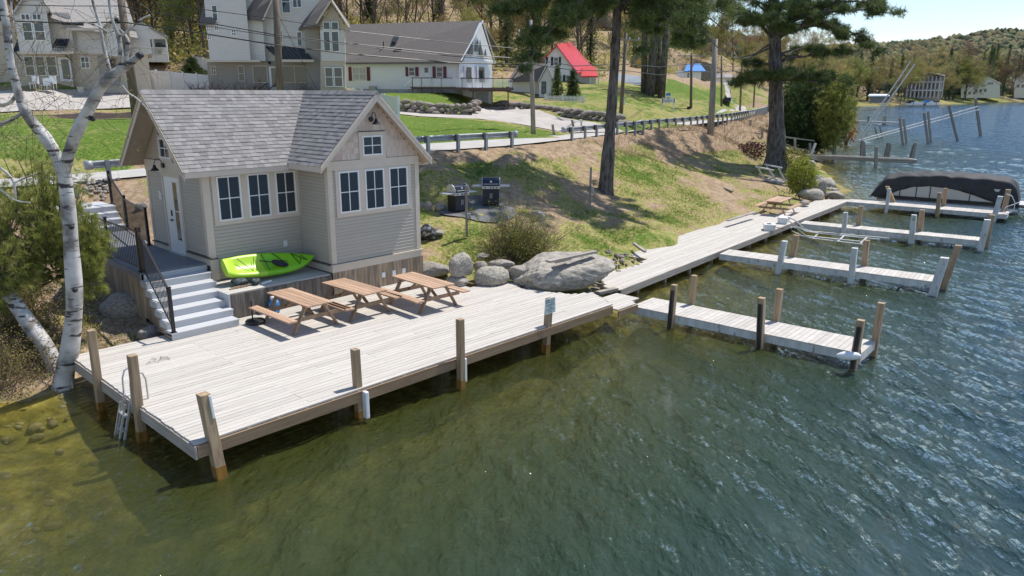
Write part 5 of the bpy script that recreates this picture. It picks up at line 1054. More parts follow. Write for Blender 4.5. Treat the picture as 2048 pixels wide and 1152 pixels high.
# planks on the boulder and in the grass
def board(lab, u0, v0, z0, u1, v1, z1, w, h_, mt='greyboard', cat='plank', name='loose_plank', grp=None):
    a, c = G(u0, v0, z0), G(u1, v1, z1); mid = (a+c)/2; o = MB().beam(a, c, w, h_).build(name, M[mt], None, at=mid); return tag(o, lab, cat, grp)
board('long grey plank resting on top of the largest boulder', 1096, 523, 1.62, 1191, 503, 1.64, .22, .07); board('shorter plank lying in front of the long one on the boulder', 1110, 524, 1.50, 1140, 517, 1.55, .16, .06)
board('white plank lying in the grass beside the walkway', 1455, 441, .72, 1510, 424, .76, .2, .05, 'greyboard'); board('old grey log lying in the lawn before the large pine', 1420, 364, 1.2, 1465, 383, 1.0, .12, .1, 'oldpost', 'log'); board('thin bamboo pole lying near the tilted frame', 1545, 370, .8, 1574, 388, .75, .03, .03, 'tableleg', 'pole')
board('grey edging plank at the widened end of the walkway', 1268, 487, .72, 1290, 503, .70, .12, .08, 'greyboard')
# thin posts with outlets
for lab, u, v, ut, vt, z in (('grey post with an outlet box and cord in front of the patio', 934, 474, 932, 371, 1.5), ('thin post with a tap standing left of the pine trunk', 1179, 422, 1182, 335, 1.42)):
    b0 = G(u, v, z); tp = F(ut, vt, b0[1]); t_ = thing('utility_post', lab, 'post', b0, ab=False); MB().beam(b0, tp, .09, .09).build('post', M['oldpost'], t_)
    c = b0+(tp-b0)*(.42 if u < 1000 else .5); MB().box(c[0]+.02, c[0]+.16, c[1]-.13, c[1]-.05, c[2]-.08, c[2]+.1).build('outlet_box', M['galv'], t_, bevel=.01)
    MB().tube([c+[.1, -.1, 0], c+[.16, -.15, -.12], c+[.1, -.14, -.22], c+[.05, -.1, -.14]], .016, 6).build('cord', M['white' if u > 1000 else 'blackp'], t_)
# grills
def grill(lab, u, v, z, rz, sc_):
    c = G(u, v, z); t_ = thing('gas_grill', lab, 'grill', c, 'gas grills on the patio', ab=False, rot=rz); s_ = sc_
    MB().box(-.34*s_, .34*s_, -.26*s_, .26*s_, .08, .72*s_).build('cabinet', M['black'], t_, bevel=.01)
    for k in (-1, 1): d_ = MB().box(min(0, k*.33)*s_+.006*k, max(0, k*.33)*s_+.0, -.285*s_, -.262*s_, .11, .68*s_).build('door', M['grilldoor'], t_); MB().box(k*.035*s_-.01, k*.035*s_+.01, -.31*s_, -.287*s_, .34*s_, .55*s_).build('handle', M['alu'], d_)
    MB().box(-.38*s_, .38*s_, -.30*s_, .28*s_, .722*s_, .85*s_).build('control_panel', M['alu'], t_, bevel=.015)
    for x in (-.24, -.02, .1, .24): MB().tube([(x*s_, -.30*s_, .785*s_), (x*s_, -.335*s_, .785*s_)], .026*s_, 10).build('knob', M['black'], t_)
    for k in (-1, 1): MB().box(min(k*.39, k*.78)*s_, max(k*.39, k*.78)*s_, -.27*s_, .24*s_, .80*s_, .845*s_).build('side_shelf', M['alu'], t_, bevel=.015)
    n_ = 10; pr = [(-.30*s_, .852*s_), (-.31*s_, .95*s_), (-.22*s_, 1.10*s_), (-.08*s_, 1.17*s_), (.12*s_, 1.17*s_), (.24*s_, 1.06*s_), (.27*s_, .852*s_)]
    lid = MB().prism([(-.36*s_, y, zz) for y, zz in pr][::-1], (.72*s_, 0, 0)).build('lid', M['grilldoor'], t_, bevel=.012)
    for k in (-1, 1): MB().prism([(k*.362*s_-.015, y*1.01, zz+.006) for y, zz in pr][::-1], (.03, 0, 0)).build('lid_end', M['alu'], lid)
    MB().tube([(0, -.275*s_, 1.03*s_), (0, -.30*s_, 1.02*s_)], .045*s_, 14).build('thermometer', M['white'], lid); MB().tube([(-.3*s_, -.34*s_, .93*s_), (.3*s_, -.34*s_, .93*s_)], .014, 8).build('lid_handle', M['alu'], lid)
    for x in (-.3, .3):
        for y in (-.2, .2): MB().tube([(x*s_-.02, y*s_, .04), (x*s_+.02, y*s_, .04)], .04, 10).build('caster', M['blackp'], t_)
M['grilldoor'] = flat('dark_blue_enamel', (.014, .022, .042), .25)
grill('black gas grill turned sideways, left one beside the stone pile', 916, 424, 1.95, rad(42), .98); grill('black gas grill with wide steel side shelves, right one facing the deck', 982, 411, 2.04, rad(2), 1.02)
hb = thing('garbage_bag', 'dark tarpaulin bundle lying in the grass right of the cottage', 'bundle', G(853, 478, 1.5), ab=False); c = G(853, 478, 1.5)
M['tarp'] = mat('black_white_tarpaulin', (.04, .04, .045), (.4, .42, .45), (5, 5, 5), 5, .5, .8, .04, lo=.35, hi=.5)
blob(MB(), (c[0], c[1]+.2, c[2]+.2), (.38, .3, .26), 9, 18, 12, .2).build('bundle', M['tarp'], hb, smooth=True)
# tilted white frame under the second pine
fr_ = thing('timber_frame', 'weathered white timber frame of upturned dock steps under the large pine', 'frame', G(1545, 365, .85), ab=False)
for p, q in (((1511, 333, 52.0), (1547, 341, 51.0)), ((1529, 329, 54), (1564, 336, 53)), ((1516, 335, 51.9), (1530, 361, 51.9)), ((1538, 339, 51.2), (1557, 368, 51.2)), ((1533, 333, 53.8), (1548, 352, 53.8)), ((1557, 336, 53.1), (1570, 361, 53.1)), ((1530, 361, 51.9), (1557, 368, 51.2)), ((1557, 368, 51.2), (1572, 362, 53.1)), ((1530, 361, 51.9), (1545, 354, 53.9))):
    MB().beam(F(*p), F(*q), .13, .09).build('bar', M['oldpost' if p[1] > 350 else 'whitepost'], fr_)
for t_ in (.3, .5, .7): a = F(1530, 361, 51.9)*(1-t_)+F(1557, 368, 51.2)*t_; c = F(1548, 355, 53.9)*(1-t_)+F(1572, 362, 53.1)*t_; MB().beam(a, c, .3, .05).build('tread', M['greyboard'], fr_)
# ---------------------------------------------------------------- foliage tools
rg = np.random.default_rng(7)
def unitv(n_, up=0.): v = rg.normal(size=(n_, 3)); v[:, 2] += up; return v/np.linalg.norm(v, axis=1)[:, None]
def blades(c, n_per, ln, wd_, up=.3, spread=.0, outw=None):
    """thin triangles springing from each centre; returns verts, faces, rnd"""
    c = np.repeat(np.asarray(c, float), n_per, 0); n_ = len(c); d = unitv(n_, up)
    if outw is not None: d = d+np.repeat(outw, n_per, 0); d /= np.linalg.norm(d, axis=1)[:, None]
    l = ln*rg.uniform(.6, 1.15, n_)[:, None]; s_ = np.cross(d, unitv(n_)); s_ /= np.linalg.norm(s_, axis=1)[:, None]; c = c+rg.normal(size=(n_, 3))*spread
    V = np.stack([c-s_*wd_/2, c+s_*wd_/2, c+d*l], 1).reshape(-1, 3); return V, np.arange(n_*3).reshape(-1, 3), np.clip(np.repeat(rg.random(n_//n_per), n_per)*.7+rg.random(n_)*.3, 0, 1)
def leaves(c, n_per, size, spread, flat_=.0):
    c = np.repeat(np.asarray(c, float), n_per, 0); n_ = len(c); c = c+rg.normal(size=(n_, 3))*spread; a = unitv(n_); b_ = np.cross(a, unitv(n_)); b_ /= np.linalg.norm(b_, axis=1)[:, None]
    s_ = size*rg.uniform(.6, 1.3, n_)[:, None]; V = np.stack([c-a*s_*.6, c+b_*s_*.5, c+a*s_*.6, c-b_*s_*.5], 1).reshape(-1, 3); return V, np.arange(n_*4).reshape(-1, 4), np.clip(rg.random(n_)*.5+np.repeat(rg.random(n_//n_per), n_per)*.5, 0, 1)
def fol(name, parts, mt, parent=None):
    """parts: list of (V, F, rnd) with equal corner count"""
    V = np.concatenate([p[0] for p in parts]); k = 0; Fs = []
    for p in parts: Fs.append(p[1]+k); k += len(p[0])
    if parent is not None: V = V-off(parent)
    return nobj(name, npmesh(name, V, np.concatenate(Fs), mt, np.concatenate([p[2] for p in parts])), parent)
def sag(p0, p1, s_, n_=7, jit=.0):
    t_ = np.linspace(0, 1, n_)[:, None]; p = np.asarray(p0)*(1-t_)+np.asarray(p1)*t_; p[:, 2] += s_*4*(t_*(1-t_))[:, 0]; p[1:-1] += rg.normal(size=(n_-2, 3))*jit; return p
# ---------------------------------------------------------------- the two big pines
def big_pine(lab, base_, r0, trunk_px, top_z, limbs, crown, clump=.36, npc=18, wd_=.030, dens=36.):
    t_ = thing('pine_tree', lab, 'tree', base_, 'big pines on the lawn', ab=False)
    pts = [np.array(base_)-[0, 0, .3]]+[F(u, v, base_[1]) for u, v in trunk_px]; pts.append(np.array([pts[-1][0]+.3, pts[-1][1]+.2, top_z])); n_ = len(pts)
    zz = [p[2] for p in pts]; rr = [r0*1.35]+[r0*(1-.80*(z-zz[0])/(top_z-zz[0])) for z in zz[1:]]
    mb = MB(); V = []; K = 18
    zs_ = np.linspace(zz[0], top_z, 60); xs_ = np.interp(zs_, zz, [p[0] for p in pts]); ys_ = np.interp(zs_, zz, [p[1] for p in pts]); rs_ = np.interp(zs_, zz, rr)*(1+.05*np.sin(zs_*2.3)); rs_ = rs_*(1+.22*np.exp(-(zs_-zz[0]-.3)*2.2))
    mb.tube(list(zip(xs_, ys_, zs_)), list(rs_), K); mb.build('trunk', M['bark'], t_, smooth=True)
    C = []; mb = MB(); OW = []
    def limb(p0, p1, s_, r_, R_, t0=.25, flatz=.33, dn=1.):
        p = sag(p0, p1, s_, 8, .08); L_ = np.linalg.norm(np.asarray(p1)-p0); mb.tube([tuple(q) for q in p], list(np.linspace(r_, .02, 8)), 7)
        m_ = int(dens*dn*L_*R_+4)
        for k in range(max(3, int(L_*1.6))):          # side twigs
            t = rg.uniform(t0, 1); q = p[0]*(0)+np.array([np.interp(t, np.linspace(0, 1, 8), p[:, i]) for i in range(3)]); e = q+unitv(1)[0]*[1, 1, .35]*R_*rg.uniform(.5, 1); mb.tube([tuple(q), tuple((q+e)/2+[0, 0, .08]), tuple(e)], [.03, .02, .01], 4)
            cc = q+(e-q)*rg.uniform(.35, 1.08, (max(2, int(m_/max(3, L_*1.6))), 1))+rg.normal(size=(max(2, int(m_/max(3, L_*1.6))), 3))*[.16*R_, .16*R_, .09*R_]+[0, 0, .06]; C.append(cc)
    for (u0, v0, u1, v1, dy, s_, r_, R_) in limbs:
        zt = F(u0, v0, base_[1])[2]; x = np.interp(zt, zz, [p[0] for p in pts]); y = np.interp(zt, zz, [p[1] for p in pts]); limb(np.array([x, y, zt]), F(u1, v1, base_[1]+dy), s_, r_, R_, dn=1.)
    for z0, z1, n_l, L0, L1 in crown:                 # the part of the crown above the picture
        for k in range(n_l):
            z = z0+(z1-z0)*(k+rg.random())/n_l; a = k*2.4+rg.random(); L_ = L0+(L1-L0)*(z-z0)/(z1-z0); x = np.interp(z, zz, [p[0] for p in pts]); y = np.interp(z, zz, [p[1] for p in pts])
            limb(np.array([x, y, z]), np.array([x+math.cos(a)*L_, y+math.sin(a)*L_, z+rg.uniform(-.3, 1.2)]), .3, .09, 1.2, dn=.65)
    mb.build('limbs', M['bark'], t_, smooth=True)
    C = np.concatenate(C); fol('crown', [blades(C, npc, clump, wd_, .35, .05)], M['needle'], t_); print('clumps', len(C)); return t_, len(C)
p1b = G(1210, 390, 1.5); p2b = G(1552, 334, .9)
big_pine('tall pine in the middle of the lawn with a straight flaking trunk', p1b, .31, [(1221, 250), (1229, 130), (1236, 0)], 25, [
    (1236, -10, 1020, 165, -2.5, 1.3, .10, 1.0), (1235, 8, 1085, 75, -1.5, .5, .09, 1.1), (1236, -30, 985, 45, -2, .5, .1, 1.2), (1236, -12, 1110, 20, 1.5, .4, .1, 1.2), (1236, -50, 1050, -10, -2, .3, .1, 1.3), (1236, -20, 1040, 110, .5, .7, .09, 1.0), (1235, 5, 1150, 45, -3, .2, .08, .9),
    (1236, -60, 930, 0, .5, .5, .1, 1.2), (1237, 22, 1315, 85, -1.5, .6, .09, .9), (1237, 12, 1400, 92, -2.5, .9, .1, 1.1), (1238, 0, 1450, 60, -1, .5, .1, 1.2), (1238, -20, 1430, 15, 1, .3, .1, 1.3), (1238, -40, 1475, 5, -2, .3, .1, 1.2), (1237, 8, 1350, 45, 1.5, .3, .09, 1.0), (1238, -45, 1340, -8, -3, .2, .1, 1.2), (1237, 5, 1380, 100, 2, .6, .08, 1.0), (1238, -30, 1290, -5, 3, .1, .08, 1.0), (1237, 18, 1300, 110, -3, .7, .06, 1.1), (1237, 5, 1365, 70, -4, .6, .07, 1.2), (1238, -5, 1425, 70, .5, .6, .07, 1.2), (1238, -15, 1340, 25, -3, .4, .07, 1.2), (1237, 10, 1440, 100, -3, 1.0, .07, 1.1), (1238, -30, 1400, 40, -3, .4, .07, 1.3), (1238, -50, 1460, 35, 1, .4, .07, 1.3), (1236, 5, 1055, 130, -3.5, 1.1, .07, .9), (1236, 0, 1100, 50, -4, .6, .07, 1.2), (1236, -25, 1030, 20, -3, .4, .07, 1.3), (1236, -30, 1150, 10, -4, .3, .07, 1.2), (1236, 5, 1180, 60, -2, .3, .05, .8)],
    [(13.5, 24, 30, 6.2, 1.6)])
big_pine('huge old pine at the shore point with broad spreading limbs', p2b, .68, [(1553, 250), (1551, 150), (1549, 60), (1548, 0)], 27, [
    (1551, 128, 1492, 128, -2, .1, .12, 1.1), (1552, 170, 1462, 178, -3, .6, .12, 1.25), (1552, 172, 1500, 158, -5, .4, .1, 1.2), (1552, 165, 1650, 168, -3, .3, .12, 1.3), (1552, 150, 1695, 165, 0, .3, .12, 1.3), (1552, 158, 1600, 150, -5, .2, .1, 1.3), (1552, 130, 1690, 112, -2, .5, .14, 1.3), (1552, 120, 1640, 100, 3, .3, .1, 1.1),
    (1551, 80, 1755, 118, -3, 1.9, .22, 1.35), (1551, 76, 1720, 88, 2, 1.2, .2, 1.3), (1550, 60, 1680, 60, -4, .9, .14, 1.2), (1550, 50, 1788, 28, -2, .6, .2, 1.4), (1550, 48, 1700, 20, 2, .4, .15, 1.5), (1549, 30, 1775, 5, 0, .4, .16, 1.5), (1549, 20, 1650, -5, -3, .3, .12, 1.5), (1549, 10, 1610, 25, -5, .1, .1, 1.3), (1549, 75, 1600, 58, -4, .1, .1, 1.1),
    (1550, 78, 1478, 38, -3, .4, .16, 1.3), (1550, 70, 1490, 25, 2, .3, .12, 1.3), (1549, 40, 1500, 5, -2, .2, .12, 1.4), (1549, 50, 1535, 35, -6, .1, .1, 1.3), (1548, 20, 1470, -10, 0, .2, .12, 1.4)],
    [(15.5, 26, 26, 7.5, 2)], clump=.44, npc=18, wd_=.040, dens=24.)
b_ = MB()      # dead lower branches
for pts in ([(1540, 88, 0), (1510, 108, -1), (1470, 118, -2)], [(1541, 95, 0), (1505, 112, -.5), (1480, 130, -1)], [(1560, 108, 0), (1590, 98, -1), (1600, 118, -1)]): b_.tube([tuple(F(u, v, p2b[1]+dy)) for u, v, dy in pts], [.09, .05, .02], 6)
tag(b_.build('dead_branch', M['bark'], None), 'bare dead branches on the huge shore pine', 'branch') if False else b_.build('dead_branch', M['bark'], [o for o in COL.objects if o.name == 'pine_tree.001'][0])
# ---------------------------------------------------------------- birches
def limbpx(mb, pts, n=10):
    P_ = [F(u, v, Y) for u, v, r, Y in pts]; R_ = [.88*r/CF*((p-[0, 0, CH])@FW) for p, (_, _, r, _) in zip(P_, pts)]
    t_ = np.linspace(0, len(pts)-1, (len(pts)-1)*5+1); X = np.array(P_); Q = []; RR_ = []
    for t in t_:
        i = min(int(t), len(pts)-2); f = t-i; a, b__, c, d = X[max(i-1, 0)], X[i], X[i+1], X[min(i+2, len(pts)-1)]
        Q.append(tuple(.5*((2*b__)+(-a+c)*f+(2*a-5*b__+4*c-d)*f*f+(-a+3*b__-3*c+d)*f**3))); RR_.append((R_[i]*(1-f)+R_[i+1]*f)*(1+.04*math.sin(t*4.1)))
    mb.tube(Q, RR_, n); return Q
bi = thing('birch_tree', 'white birch forking in two beside the left end of the deck', 'tree', G(126, 768, .05), ab=False)
Yb = 16.25; b_ = MB()
limbpx(b_, [(126, 785, 25, Yb), (129, 750, 21, Yb), (141, 690, 19, Yb), (149, 600, 17.5, Yb), (143, 500, 16.5, Yb), (137, 420, 15, Yb), (129, 350, 15, Yb), (124, 325, 15.5, Yb)], 16).__len__()
b_.build('trunk', M['birch'], bi, smooth=True)
b_ = MB(); limbpx(b_, [(126, 350, 13, Yb), (112, 310, 13, Yb), (90, 275, 13.5, Yb), (62, 240, 12, Yb), (42, 205, 9.5, Yb), (30, 160, 8.5, Yb), (20, 115, 8, Yb), (14, 60, 8.5, Yb), (4, 0, 8, Yb), (-6, -60, 7, Yb)], 14); b_.build('left_limb', M['birch'], bi, smooth=True)
b_ = MB(); limbpx(b_, [(128, 345, 12, Yb), (140, 300, 13, Yb-.1), (158, 255, 13, Yb-.2), (180, 215, 12.5, Yb-.3), (198, 180, 12, Yb-.4), (215, 158, 12, Yb-.5), (240, 140, 10, Yb-.5), (262, 124, 9, Yb-.6), (279, 111, 7, Yb-.6)], 14); b_.build('right_limb', M['birch'], bi, smooth=True)
b_ = MB(); b_.tube([F(276, 113, Yb-.62), F(284, 108, Yb-.62)], [.075, .06], 12); b_.tube([F(180, 236, Yb-.45), F(186, 238, Yb-.55)], [.055, .05], 10); b_.tube([F(143, 454, Yb-.19), F(143.4, 455, Yb-.24)], [.06, .035], 12); b_.tube([F(150, 580, Yb-.2), F(150.5, 581, Yb-.25)], [.06, .035], 12); b_.build('knot', M['blackp'], bi, smooth=True)
for pts in ([(222, 152, 5, Yb-.5), (214, 120, 4.5, Yb-.5), (206, 85, 4, Yb-.4), (198, 45, 3.6, Yb-.4), (186, 5, 3, Yb-.4), (178, -40, 2.5, Yb-.4)], [(238, 138, 4, Yb-.5), (240, 100, 5, Yb-.7), (236, 72, 4, Yb-.7), (222, 30, 3, Yb-.8), (216, -20, 2.5, Yb-.8)], [(250, 128, 4, Yb-.6), (256, 95, 5.5, Yb-.6), (252, 75, 5, Yb-.6), (240, 60, 3, Yb-.6)], [(240, 72, 3, Yb-.7), (262, 58, 2.6, Yb-.9), (280, 40, 2, Yb-1), (300, 30, 1.6, Yb-1)],
    [(214, 65, 2.5, Yb-.5), (195, 52, 2, Yb-.5), (168, 44, 1.5, Yb-.3)], [(36, 185, 4, Yb), (20, 205, 4, Yb+.2), (0, 210, 5, Yb+.3), (-20, 200, 5, Yb+.3)], [(60, 180, 0, Yb), (52, 222, 3, Yb), (22, 240, 4, Yb-.2), (0, 250, 5, Yb-.3), (-30, 270, 6, Yb-.3)][1:], [(16, 80, 3, Yb), (26, 50, 2.5, Yb), (22, 10, 2, Yb), (28, -20, 2, Yb)],
    [(0, 335, 3, Yb-.5), (18, 350, 2.8, Yb-.5), (28, 368, 2.6, Yb-.5), (32, 400, 2.0, Yb-.5)], [(28, 366, 2, Yb-.5), (60, 352, 1.5, Yb-.5), (90, 345, 1, Yb-.5)], [(0, 378, 2, Yb-.6), (30, 400, 1.6, Yb-.6), (60, 405, 1, Yb-.6)], [(240, 165, 2, Yb-.6), (256, 185, 1.8, Yb-.6), (275, 198, 1.4, Yb-.6), (300, 225, 1, Yb-.6)]):
    b_ = MB(); limbpx(b_, pts, 8); b_.build('branch', M['birch'], bi, smooth=True)
b_ = MB(); LC = []
for k in range(230):       # hanging fine twigs
    u, v = rg.uniform(-20, 285), rg.uniform(-10, 300); Y = Yb+rg.uniform(-1.2, .8)
    if u > 120 and v > 130 and rg.random() < .55: u = rg.uniform(-20, 120)
    p = [F(u, v, Y)]; d = unitv(1)[0]*[.22, .12, .1]
    for j in range(4): d = d+unitv(1)[0]*[.09, .05, .06]+[0, 0, -.045]; p.append(p[-1]+d)
    b_.tube([tuple(q) for q in p], [.006, .005, .004, .003, .002], 3, cap=False); LC += p[2:]
b_.build('twigs', M['twig'], bi); fol('catkins_and_leaves', [leaves(LC, 2, .022, .05)], M['bushleaf'], bi)
b2 = thing('birch_tree', 'leaning birch trunk crossing behind the forked birch at the left edge', 'tree', G(110, 745, .2), ab=False)
b_ = MB(); limbpx(b_, [(118, 770, 17, 16.7), (98, 705, 18, 16.9), (62, 652, 17, 17.2), (25, 600, 16, 17.5), (-5, 560, 14, 17.8), (-60, 480, 12, 18.2)], 14); b_.build('trunk', M['birch'], b2, smooth=True)
# young pine and brush along the left edge
def bough_bush(name, lab, cat, c, R_, n_b, mt, npc, ln, wd_, n_c, grp=None, zmin=None, inner=.35, twig='bark2'):
    t_ = thing(name, lab, cat, (c[0], c[1], c[2]-R_[2]), grp, ab=False); C = []; mb = MB(); OW = []
    for k in range(n_b):
        d = unitv(1, .1)[0]; q = np.array([c[0], c[1], c[2]-R_[2]*.6])+d*R_*[.1, .1, .3]; e = np.array(c)+d*R_*rg.uniform(.72, 1.05); p = sag(q, e, -.1, 5, .05); mb.tube([tuple(x) for x in p], list(np.linspace(.035, .008, 5)), 4, cap=False)
        for j in range(n_c): t = rg.uniform(inner, 1.05); x = np.array([np.interp(min(t, 1), np.linspace(0, 1, 5), p[:, i]) for i in range(3)])+rg.normal(size=3)*R_*.10; C.append(x); OW.append(d*.9+[0, 0, .35])
    mb.build('stems', M[twig], t_); C = np.array(C); fol('foliage', [blades(C, npc, ln, wd_, .2, .02, np.array(OW))], M[mt], t_); return t_
bough_bush('young_pine', 'bright young pine boughs behind the forked birch', 'tree', F(90, 440, 18.6), np.array([1.35, 1.1, 1.75]), 62, 'needle2', 24, .17, .009, 26)
bough_bush('young_pine', 'young pine bush cut by the left picture edge', 'tree', F(-10, 480, 17.8), np.array([1.3, 1.2, 1.5]), 50, 'needle2', 24, .17, .009, 24)
bough_bush('young_pine', 'small pine boughs leaning over the porch skirt', 'tree', F(165, 500, 18.4), np.array([.62, .7, 1.15]), 46, 'needle2', 34, .15, .009, 22)
def brush(name, lab, cat, poly, n_s, hgt_, leafm, nleaf, lsz, spread=.4, grp=None, twm='twig', kind=None, tw=.004):
    pl = np.array(poly); t_ = thing(name, lab, cat, (*pl.mean(0), h1(*pl.mean(0))), grp, ab=False); mb = MB(); LC = []
    X = []
    while len(X) < n_s:
        x, y = rg.uniform(pl[:, 0].min(), pl[:, 0].max()), rg.uniform(pl[:, 1].min(), pl[:, 1].max())
        if inpoly(np.array([x]), np.array([y]), poly)[0]: X.append((x, y))
    Z = H([p[0] for p in X], [p[1] for p in X])
    for (x, y), z in zip(X, Z):
        hh = hgt_*rg.uniform(.45, 1.1); d = unitv(1, 1.2)[0]; p = [np.array([x, y, z-.02])]
        for j in range(4): d = d+unitv(1)[0]*spread; p.append(p[-1]+d/np.linalg.norm(d)*hh/4)
        mb.tube([tuple(q) for q in p], [tw*2.2, tw*1.8, tw*1.4, tw, tw*.6], 3, cap=False)
        for j in (1, 2, 3):
            e = p[j]+unitv(1, .6)[0]*hh*.28; mb.tube([tuple(p[j]), tuple(e)], [tw, tw*.5], 3, cap=False); LC.append(e); LC.append((e+p[j])/2)
        LC += p[2:]
    mb.build('stems', M[twm], t_)
    if nleaf: fol('leaves', [leaves(LC, nleaf, lsz, .05)], M[leafm], t_)
    return t_
def gp(*rows): return [tuple(G(u, v, z)[:2]) for u, v, z in rows]
brush('bramble_thicket', 'tangled brush of bare stems and yellowing leaves at the lower left bank', 'brush', gp((-60, 560, 1.2), (60, 560, 1.2), (110, 640, .9), (112, 760, .1), (60, 790, .05), (-60, 800, .05)), 900, 1.25, 'spring', 3, .035, .55)
brush('bramble_thicket', 'low brush with tan leaves between the birch and the big boulder', 'brush', gp((150, 560, 1.0), (205, 580, .8), (190, 690, .45), (150, 720, .3), (130, 640, .7)), 110, .45, 'spring', 4, .03, .5)
brush('twiggy_bush', 'round bush of upright twigs with tiny yellow-green leaves above the boulders', 'bush', [tuple((G(1040, 522, .9)[:2]+np.array([math.cos(a)*.75, .5+math.sin(a)*.6]))) for a in np.linspace(0, 6.28, 12)[:-1]], 520, 2.05, 'bushleaf', 3, .032, .30)
brush('dry_bush', 'small bush of dry stems left of the twiggy bush', 'bush', [tuple((G(1000, 512, 1.1)[:2]+np.array([math.cos(a)*.6, .4+math.sin(a)*.5]))) for a in np.linspace(0, 6.28, 12)[:-1]], 130, .8, 'bushleaf', 1, .03, .4)
def leafbush(lab, u0, v0, u1, v1, z, mt, n_, sz, dy=.8, grp=None, name='shrub', cat='shrub', stem='twig', fl=None):
    c = G((u0+u1)/2, v1, z); w = abs(F(u1, v1, c[1])[0]-F(u0, v1, c[1])[0])/2; ht = HG(c, (u0+u1)/2, v0)-z; t_ = thing(name, lab, cat, c, grp, ab=False)
    q = unitv(n_); r_ = rg.uniform(.35, 1, n_)[:, None]**.5; lump = 1+.18*np.sin(q[:, :1]*7+z)*np.cos(q[:, 1:2]*6); C = np.array([c[0], c[1]+w*dy, z+ht*.52])+q*r_*lump*[w, w*dy, ht*.52]
    fol('foliage', [leaves(C, 4, sz, sz*.9)], M[mt], t_)
    if fl: fol('blossoms', [leaves(C[:fl], 2, sz*.8, sz*.5)], M['flower'], t_)
    mb = MB()
    for k in range(14): a = k*.7; mb.tube([(c[0]+math.cos(a)*w*.1, c[1]+w*dy, z-.05), (c[0]+math.cos(a)*w*.5, c[1]+w*dy*(1+.5*math.sin(a)), z+ht*rg.uniform(.5, .85))], [.03*ht/2, .01], 4)
    mb.build('stems', M[stem], t_); return t_
leafbush('yellow-green willow bush at the shore between the pine and the boulders', 1578, 322, 1640, 396, .45, 'bushleaf', 1100, .085)
leafbush('ragged yellowish bush around the foot of the huge pine', 1560, 300, 1625, 345, .6, 'spring', 420, .11)
# conifer bushes past the pine
bough_bush('shore_conifer', 'dense dark green conifer mass right of the huge pine', 'tree', F(1630, 225, 84), np.array([3.6, 3.6, 4.2]), 150, 'spruce', 16, .42, .05, 26, 'conifers past the huge pine')
bough_bush('shore_conifer', 'lighter green conifer bush leaning over the water', 'tree', F(1672, 215, 80), np.array([2.2, 2.4, 3.6]), 110, 'needle2', 16, .36, .045, 22, 'conifers past the huge pine')
bough_bush('shore_conifer', 'conifer bush hugging the right side of the pine trunk', 'tree', F(1590, 210, 88), np.array([2.6, 2.6, 4.4]), 100, 'spruce', 16, .40, .05, 22, 'conifers past the huge pine')
leafbush('orange and rust coloured shrub at the tip of the conifers', 1680, 222, 1716, 292, .05, 'orange', 200, .22)
brush('grey_shrub', 'bare grey shrub in front of the shore conifers', 'shrub', gp((1590, 300, .7), (1680, 300, .1), (1680, 290, .3), (1600, 285, .9)), 150, 2.8, 'redtwig', 1, .06, .35, tw=.014)
brush('bare_sapling', 'thin bare sapling on the dry bank left of the log pole', 'sapling', gp((1446, 296, 2.2), (1456, 296, 2.2), (1456, 292, 2.3), (1446, 292, 2.3)), 5, 3.2, 'spring', 0, .06, .12, tw=.012)
leafbush('brown uprooted root tangle left of the huge pine', 1480, 286, 1536, 322, 1.3, 'redtwig', 260, .14, name='root_tangle', cat='roots')
# ---------------------------------------------------------------- grass
def tufts(name, poly, n_, ln, wd_, per, mt, cond=None, kind='stuff', up=1.2, lab=None):
    pl = np.array(poly); X = rg.uniform(pl[:, 0].min(), pl[:, 0].max(), n_*3); Y = rg.uniform(pl[:, 1].min(), pl[:, 1].max(), n_*3); k = inpoly(X, Y, poly); X, Y = X[k], Y[k]; Z = H(X, Y)
    A_ = (X-OO[0])*AX[0]+(Y-OO[1])*AX[1]; B_ = (X-OO[0])*BX[0]+(Y-OO[1])*BX[1]; cv, _ = covf(np.concatenate([X, np.zeros(70)]), np.concatenate([Y, np.zeros(70)]), np.concatenate([Z, np.zeros(70)]), np.concatenate([A_, np.zeros(70)]), np.concatenate([B_, np.zeros(70)])); cv = cv[:len(X)]
    ok = Z > .12
    if cond: ok &= (cv+rg.normal(size=len(X))*.10 > cond)
    ok &= ~inpoly(X, Y, ROADPOLY)
    for d_ in DRV: ok &= ~inpoly(X, Y, d_)
    pa_ = (A_-16.3)**2/4.2+(B_-9.6)**2/3.4 < 1; ok &= ~pa_; X, Y, Z = X[ok][:n_], Y[ok][:n_], Z[ok][:n_]
    return tag(fol(name, [blades(np.stack([X, Y, Z+.05*vnoise(X, Y, 1.7, 1)], 1), per, ln, wd_, up, ln*.25)], M[mt]), kind=kind)
LAWN = [tuple(P(*p)[:2]) for p in ((10.9, 6.4), (13, 5.2), (16, 3.8), (20, 5.2), (29, 5.9), (36, 6.6), (44, 6.6), (50, 9), (60, 13), (56, 22), (44, 22), (34, 20), (24, 19.5), (14, 19), (11, 16))]
tufts('grass', LAWN, 52000, .10, .011, 6, 'grassblade', .55)
tufts('grass', LAWN, 12000, .09, .010, 4, 'drygrass', .30)
tufts('dry_grass', pxpoly([(1130, 288, 44), (1180, 282, 47), (1300, 262, 59), (1400, 250, 70), (1530, 224, 120), (1545, 262, 82), (1530, 300, 65), (1440, 300, 60), (1380, 290, 56), (1280, 300, 47)]), 14000, .30, .022, 5, 'drygrass')
tufts('leaf_litter', [tuple(P(*p)[:2]) for p in ((-6, 6), (0, 6.6), (2.2, 6.6), (2.3, 12), (2, 16), (-4, 15), (-8, 10))], 9000, .05, .03, 2, 'leaflitter', None, up=.2)
